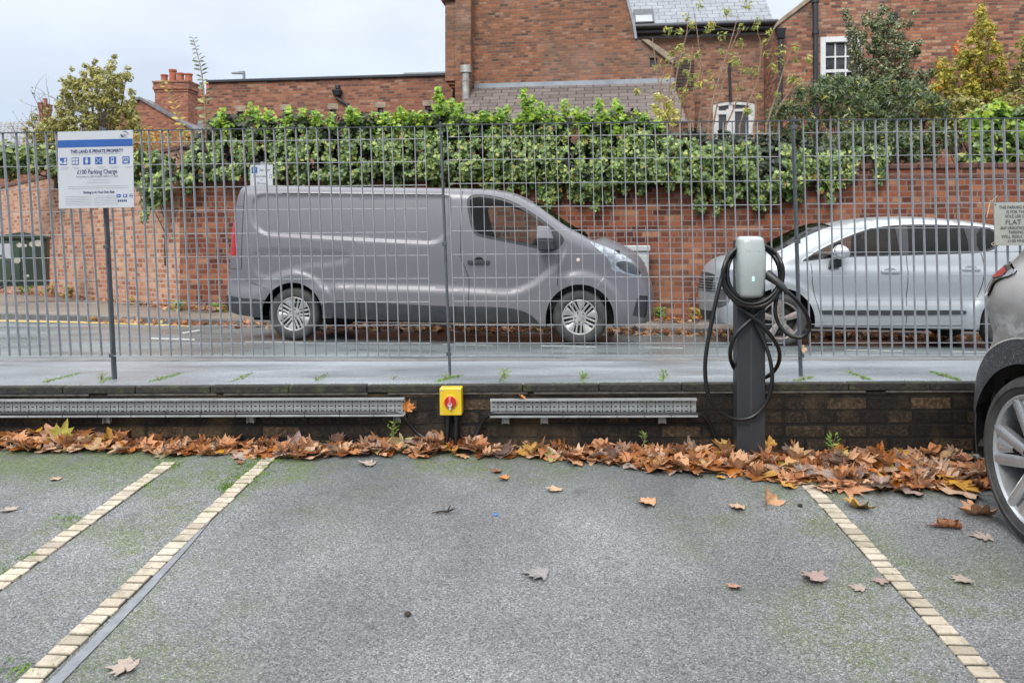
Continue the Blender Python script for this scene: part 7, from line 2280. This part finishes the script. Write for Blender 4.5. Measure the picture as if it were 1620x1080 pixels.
def leaf_geo(seed, curl=None, fold=None, roll=None, wave=.05):
    """One leaf of unit length: lobed blade with a curl, a fold along its midrib and a stalk."""
    R_ = np.random.default_rng(seed)
    o = np.array(OUTL); o = o * (1 + R_.normal(size=(len(o), 1)) * .06); o[0] = (0, 0)
    c = np.array((0, .34))
    rings = [c + (o - c) * s_ for s_ in (1.0, .7, .38)]
    V2 = np.vstack(rings + [c[None]]); n = len(o)
    F_ = []
    for k in range(2):
        for i in range(n): F_.append((k * n + i, k * n + (i + 1) % n, (k + 1) * n + (i + 1) % n, (k + 1) * n + i))
    for i in range(n): F_.append((2 * n + i, 2 * n + (i + 1) % n, 3 * n))
    x, y = V2[:, 0], V2[:, 1] - .34
    curl = R_.uniform(-.7, 1.1) if curl is None else curl
    fold = R_.uniform(-.3, .9) if fold is None else fold
    ph = R_.uniform(0, 6, 4)
    z = curl * .55 * y * y + fold * np.abs(x) * .8 + R_.uniform(-.4, .4) * x * y + wave * np.sin(9 * x + ph[0]) * np.cos(8 * y + ph[1]) + wave * .6 * np.sin(17 * y + ph[2]) * (x * x + y * y) * 3
    k = 1 / np.sqrt(1 + (fold * .7) ** 2)
    V = np.stack([x * k, y * (1 - .15 * abs(curl)), z], 1)
    if roll:
        a = V[:, 0] * roll; rad = 1 / roll
        V = np.stack([np.sin(a) * rad, V[:, 1], (1 - np.cos(a)) * rad + V[:, 2] * .2], 1)
    # stalk
    b = V[0]; m = len(V); st = []
    for i in range(4):
        p = b + np.array((.03 * i * R_.normal() * .3, -.13 * i, .03 * i)); w_ = .010
        st += [p + (w_, 0, 0), p + (-w_, 0, .004)]
    V = np.vstack([V, np.array(st)])
    F_ += [(m + 2 * i, m + 2 * i + 1, m + 2 * i + 3, m + 2 * i + 2) for i in range(3)]
    V[:, 2] -= V[:m, 2].min()
    return V, F_


def shape_geo(V, kx, ky, seed):
    R_ = np.random.default_rng(seed); V = V.copy(); V[:, 0] *= kx; V[:, 1] *= ky; return V


GEO = [leaf_geo(s_) for s_ in range(10)] + [leaf_geo(30 + s_, roll=3.0 + 1.5 * s_, curl=.2, fold=0) for s_ in range(3)] + [leaf_geo(40 + s_, curl=1.6, fold=1.1, wave=.09) for s_ in range(3)]
_half = half; _star = OUTL
OUTL = [(0, 0), (.10, .04), (.20, .16), (.26, .32), (.27, .5), (.22, .7), (.13, .86), (0, 1), (-.13, .86), (-.22, .7), (-.27, .5), (-.26, .32), (-.20, .16), (-.10, .04)]
GEO += [leaf_geo(60 + s_, wave=.04) for s_ in range(4)]
OUTL = [(0, 0), (.12, -.04), (.34, .06), (.42, .20), (.34, .30), (.50, .46), (.33, .58), (.20, .66), (.13, .80), (0, .92), (-.10, .74), (-.05, .60), (-.30, .62), (-.40, .50), (-.22, .40), (-.40, .22), (-.30, .05), (-.12, -.03)]
GEO += [leaf_geo(70 + s_, wave=.07) for s_ in range(4)]
OUTL = _star
MESH = []
for V, F_ in GEO:
    me = bpy.data.meshes.new('fallen_leaf'); me.from_pydata(V.tolist(), [], F_); me.materials.append(DRY)
    me.polygons.foreach_set('use_smooth', [True] * len(me.polygons)); me.update(); MESH.append(me)

# drift outline: how far it reaches from the wall, as a function of the bearing
DX = [-200, 0, 60, 150, 240, 330, 450, 600, 700, 850, 950, 1050, 1150, 1230, 1300, 1450, 1560, 1700]
DY = [712, 712, 718, 714, 722, 722, 727, 722, 726, 724, 734, 748, 748, 764, 777, 777, 774, 780]


def drift_pt(px, f):
    wd = dep(WALL, px); e = (interp(DX, DY, px) - HY) / F
    de = (EYE + .286) / (0.0692 + e)
    de = min(de, wd - .14)
    d = wd - .03 - f * (wd - .03 - de)
    return d, (wd - de)


def heap(px, f):
    return (.005 + .045 * math.exp(-((px - 75) / 60) ** 2) + .03 * math.exp(-((px - 690) / 90) ** 2) + .02 * math.sin(px * .031) * math.cos(px * .017)) * (1 - f) ** .9


def rand_rot(tilt):
    e = Euler((RNG.normal() * tilt, RNG.normal() * tilt, RNG.uniform(0, 2 * math.pi)))
    return e


def near_post(px, d): return 1160 < px < 1220 and 4.15 < d < 4.42 and False


group = 'sycamore leaves drifted along the foot of the low wall'
lab = 'dry brown fallen sycamore leaf in the drift along the foot of the low wall'
N1 = 300
for i in range(N1):
    px = RNG.uniform(-20, 1565) if i % 3 else RNG.uniform(1000, 1560)
    f_ = .06 + .94 * RNG.random() ** .75
    d, wdt = drift_pt(px, f_)
    s_ = RNG.uniform(.09, .165) * (1 if px > 900 else .9)
    o = bpy.data.objects.new('fallen_leaf', MESH[int(RNG.integers(len(MESH)))]); COL.objects.link(o)
    o.location = ((px - CX) / F * d, d, GZ(d) + heap(px, f_) + .006 + RNG.random() * .012)
    tl_ = .12 + .15 * (1 - f_)
    e = rand_rot(tl_)
    if RNG.random() < .05 and f_ < .6 and px < 800: e = Euler((RNG.uniform(.6, 1.3), RNG.normal() * .4, RNG.normal() * .8))
    o.rotation_euler = e; o.scale = (s_ * RNG.uniform(.85, 1.15), s_, s_ * RNG.uniform(.7, 1.2))
    tag(o, lab, 'leaf', group)
# the rest of the drift
VV, FF = [], []; nb = 0
def add_stuff(loc, e, sc):
    global nb
    V, F_ = GEO[int(RNG.integers(len(GEO)))]
    m = np.array(Matrix.LocRotScale(loc, e, sc).to_3x3()); W_ = V @ m.T + np.array(loc)
    VV.append(W_); FF.extend([tuple(i + nb for i in f) for f in F_]); nb += len(V)
for i in range(780):
    px = RNG.uniform(-180, 1680)
    f_ = RNG.random() ** .9
    if i % 3 == 0: px = RNG.uniform(950, 1640)
    d, wdt = drift_pt(px, f_)
    s_ = RNG.uniform(.05, .13)
    add_stuff(Vector(((px - CX) / F * d, d, GZ(d) + heap(px, f_) * RNG.random() + .003)), rand_rot(.12 + .14 * (1 - f_)), Vector((s_, s_, s_)))
tag(obj_from_np('leaf_litter', np.vstack(VV), FF, DRY, smooth=True), kind='stuff')
# leaves in the gutter and under the walls across the road
VV, FF, nb = [], [], 0
for i in range(1100):
    px = RNG.uniform(140, 1640)
    if px < 480 and RNG.random() < .45: continue
    p = kerb_pt(px, 0, -.02 - abs(RNG.normal()) * .22)
    b = road_pt(px, interp(KX, KY, px) + .6, .0)
    s_ = RNG.uniform(.07, .15)
    dd_ = abs(RNG.normal()) * .20
    add_stuff(Vector((b.x, b.y - dd_, b.z + .008 + RNG.random() * .05 * math.exp(-dd_ * 6))), rand_rot(.4), Vector((s_, s_, s_)))
for i in range(260):
    px = RNG.uniform(-20, 370); d_ = bw_depth(px) - abs(RNG.normal()) * .28 - .06
    b = bw_base(px); s_ = RNG.uniform(.07, .13)
    add_stuff(Vector(((px - CX) / F * d_, d_, b.z + .02 + RNG.random() * .03)), rand_rot(.4), Vector((s_, s_, s_)))
for i in range(70):
    px = RNG.uniform(1035, 1105); d_ = bw_depth(px) - abs(RNG.normal()) * .4 - .05; b = bw_base(px); s_ = RNG.uniform(.06, .11)
    add_stuff(Vector(((px - CX) / F * d_, d_, b.z + .015)), rand_rot(.3), Vector((s_, s_, s_)))
tag(obj_from_np('leaf_litter', np.vstack(VV), FF, DRY, smooth=True), kind='stuff')

# single leaves out on the bays
PALEP = dry('pale_dry_leaf', (0.45, 0.30, 0.195)); TAN = dry('tan_leaf', (0.46, 0.25, 0.13)); OCH = dry('ochre_leaf', (0.50, 0.28, 0.06)); PINK = dry('pinkish_grey_leaf', (0.29, 0.205, 0.18)); BRN = dry('brown_leaf', (0.22, 0.09, 0.04)); FADE = dry('bleached_leaf', (0.34, 0.275, 0.225))
ORG = dry('orange_leaf', (0.50, 0.18, 0.04))
single = [
    (1211, 797, .125, TAN, dict(curl=.6, fold=.9), (1.15, .25, .5), 'tan leaf standing up on edge past the foot of the charging post'),
    (1167, 804, .085, PALEP, dict(curl=.3, fold=.1), (.05, .1, 1.2), 'small pale oval leaf lying beside the upright tan leaf'),
    (1355, 804, .135, OCH, dict(curl=1.2, fold=.5), (.25, -.15, 2.4), 'ochre leaf with curled points beside the top of the sett line'),
    (1500, 836, .13, BRN, dict(roll=7.0, curl=.1, fold=0), (.05, .1, 1.35), 'tightly rolled brown leaf near the crossover wheel'),
    (1548, 817, .16, TAN, dict(curl=.2, fold=.7), (.15, .2, 1.5), 'long folded tan leaf by the crossover tyre'),
    (1286, 917, .10, PINK, dict(curl=.2, fold=.35), (.05, .05, .4), 'pinkish grey leaf with spread points in the middle of the mossy patch'),
    (1162, 930, .055, dry('rust_pink_leaf', (0.42, 0.22, 0.16)), dict(curl=.4, fold=.3), (.1, .1, 2.2), 'tiny pink-brown leaf lying short of the mossy patch'),
    (1358, 931, .06, FADE, dict(curl=.0, fold=.05, wave=.02), (.0, .0, .9), 'flattened bleached leaf beside the gap in the sett line'),
    (1394, 921, .055, PINK, dict(curl=.1, fold=.1), (.0, .0, 2.9), 'small grey leaf pressed on the sett line'),
    (1522, 919, .07, FADE, dict(curl=.0, fold=.05, wave=.02), (.0, .0, 2.0), 'flattened bleached leaf between the sett line and the crossover'),
    (1554, 850, .09, FADE, dict(curl=.0, fold=.05, wave=.02), (.0, .0, 1.3), 'pale flattened leaf just short of the crossover tyre'),
    (850, 910, .10, dry('ghost_grey_leaf', (0.235, 0.215, 0.21)), dict(curl=.05, fold=.1, wave=.03), (.03, .0, 1.4), 'grey washed-out leaf alone in the middle of the bay'),
    (197, 1056, .09, FADE, dict(curl=.0, fold=.05, wave=.02), (.0, .0, 1.7), 'flattened cream leaf near the tar band at the front'),
    (877, 776, .075, PALEP, dict(curl=.5, fold=.2), (.1, .1, .3), 'small pale star-shaped leaf alone behind the grey washed-out leaf'),
    (1024, 797, .10, TAN, dict(curl=.3, fold=.3), (.1, .0, 1.3), 'tan leaf lying flat between the bay centre and the upright leaf'),
    (797, 759, .06, ORG, dict(curl=.5, fold=.5), (.1, .0, 1.2), 'small rusty leaf in front of the isolator'),
    (786, 747, .06, BRN, dict(curl=.3, fold=.4), (.1, .0, 2.0), 'small brown leaf just short of the drift below the short tray'),
    (1096, 750, .13, TAN, dict(curl=.6, fold=.2), (.3, .1, 1.6), 'broad tan leaf bowed up in front of the drift before the charger'),
    (1141, 757, .05, OCH, dict(curl=.4, fold=.2), (.1, .1, .6), 'small orange-yellow leaf in the damp before the charging post'),
    (908, 733, .13, TAN, dict(curl=.5, fold=.1), (.2, .1, 1.5), 'large tan leaf at the front of the drift under the short tray'),
    (583, 735, .09, FADE, dict(curl=.2, fold=.2), (.1, .0, 1.4), 'pale brown leaf short of the drift beneath the long tray end'),
    (278, 719, .16, PALEP, dict(curl=.4, fold=.2), (.2, .05, 1.5), 'large pale leaf lying over the end of the mossy sett line'),
    (380, 733, .05, BRN, dict(curl=.4, fold=.5), (.1, .0, .5), 'small dark leaf between the two near sett lines'),
    (15, 807, .07, FADE, dict(curl=.0, fold=.1, wave=.02), (.0, .0, .9), 'bleached flat leaf at the edge of the neighbouring bay'),
    (88, 759, .05, PALEP, dict(curl=.2, fold=.1), (.0, .0, .9), 'small pale leaf on the mossy edge of the neighbouring bay'),
    (1437, 780, .17, PINK, dict(curl=.3, fold=.1), (.1, .1, 1.0), 'large pinkish leaf spread at the front of the drift past the sett line'),
    (1520, 783, .20, PALEP, dict(curl=.2, fold=.15), (.1, .0, 1.6), 'largest pale leaf spread on the moss by the crossover'),
    (1318, 768, .09, BRN, dict(curl=.5, fold=.5), (.2, .1, 1.6), 'brown leaf lying on the far end of the bay line by the drift'),
    (1247, 771, .09, OCH, dict(curl=.5, fold=.3), (.2, .1, .6), 'curled yellow-brown leaf between the drift and the top of the sett line'),
    (99, 675, .12, dry('green_yellow_leaf', (0.34, 0.30, 0.05)), dict(curl=.1, fold=.3), (1.4, .3, .2), 'yellow-green leaf standing upright against the wall under the long tray'),
    (82, 676, .13, TAN, dict(curl=.4, fold=.6), (1.2, -.4, .6), 'tan leaf propped against the wall beside the yellow-green one'),
    (168, 690, .13, dry('gold_brown_leaf', (0.42, 0.22, 0.03)), dict(curl=.3, fold=.9), (1.3, .2, 1.2), 'golden brown folded leaf standing in the drift near the notice post'),
    (470, 693, .16, PINK, dict(curl=.2, fold=.2), (1.0, .2, .4), 'large pinkish leaf leaning upright in the drift below the long tray'),
    (1217, 696, .075, OCH, dict(curl=.2, fold=.2), (1.3, .1, .2), 'yellow leaf tucked upright against the charging post'),
    (1184, 718, .10, OCH, dict(curl=.4, fold=.1), (.25, .1, 1.4), 'bright ochre leaf at the foot of the charging post'),
    (644, 643, .075, ORG, dict(curl=.6, fold=.5), (1.4, .3, .5), 'rusty leaf caught on the end of the long cable tray'),
    (825, 628, .05, ORG, dict(curl=.5, fold=.5), (.5, .3, .9), 'small orange leaf lying on top of the short cable tray'),
    (1268, 552, .06, PALEP, dict(curl=.6, fold=.7), (1.2, .5, .4), 'withered pale leaf caught on the fence post beside the charger')]
PROTO = {}
for k, (px, py, s_, mt, kw, rot, lb) in enumerate(single):
    V, F_ = leaf_geo(100 + k, **kw)
    me = bpy.data.meshes.new('fallen_leaf'); me.from_pydata(V.tolist(), [], F_); me.materials.append(mt)
    me.polygons.foreach_set('use_smooth', [True] * len(me.polygons)); me.update()
    o = bpy.data.objects.new('fallen_leaf', me); COL.objects.link(o)
    if py > 716: p = ground_pt(px, py) + Vector((0, 0, .004))
    elif py > 660: p = P(px, py, dep(WALL, px) - .10)
    elif py < 560: p = PP(px, py, FENCE, -.02)
    else: p = WM @ wall_loc(px, py, .045)
    if py > 660 and rot[0] > .8 and py < 716: p.z -= s_ * .3
    o.location = p; o.rotation_euler = Euler(rot); o.scale = (s_, s_, s_)
    tag(o, lb, 'leaf')

# litter
q = ground_pt(708, 813)
o = empty('twig', Matrix.Translation(q), 'short dark broken twig on the bare asphalt', 'twig')
MB().tube([(-.07, 0, .006), (-.03, .01, .01), (.0, .0, .012), (.03, .012, .02)], [.002, .004, .006, .003], 6).build('bark_piece', STEMD, o, smooth=60)
g = MB().tube([(0, 0, .012), (.012, .004, .04)], [.004, .002], 6); g.tube([(-.03, .01, .01), (-.05, -.02, .008)], .002, 5); g.build('twig_spur', STEMD, o)
q = ground_pt(784, 814)
o = empty('bottle_cap', Matrix.Translation(q), 'small flattened blue plastic scrap on the bare asphalt', 'litter')
MB().lathe([(.0001, .005), (.010, .005), (.013, .003), (.013, .001), (.0001, .001)], 20, (0, 0, 0), 'z').build('blue_disc', M('scuffed_blue_plastic', (0.05, 0.16, 0.42), .4), o, smooth=40)
for px, py, lb in [(1266, 801, 'dark seed husk beside the upright tan leaf'), (645, 973, 'small black stone alone in the bay')]:
    q = ground_pt(px, py); o = empty('pebble', Matrix.Translation(q), lb, 'pebble')
    bm = bmesh.new(); bmesh.ops.create_icosphere(bm, subdivisions=2, radius=.011)
    for v in bm.verts: v.co *= 1 + RNG.normal() * .12; v.co.z = v.co.z * .7 + .006
    me = bpy.data.meshes.new('stone'); bm.to_mesh(me); bm.free(); me.materials.append(STEMD)
    oo = bpy.data.objects.new('stone', me); COL.objects.link(oo); oo.parent = o
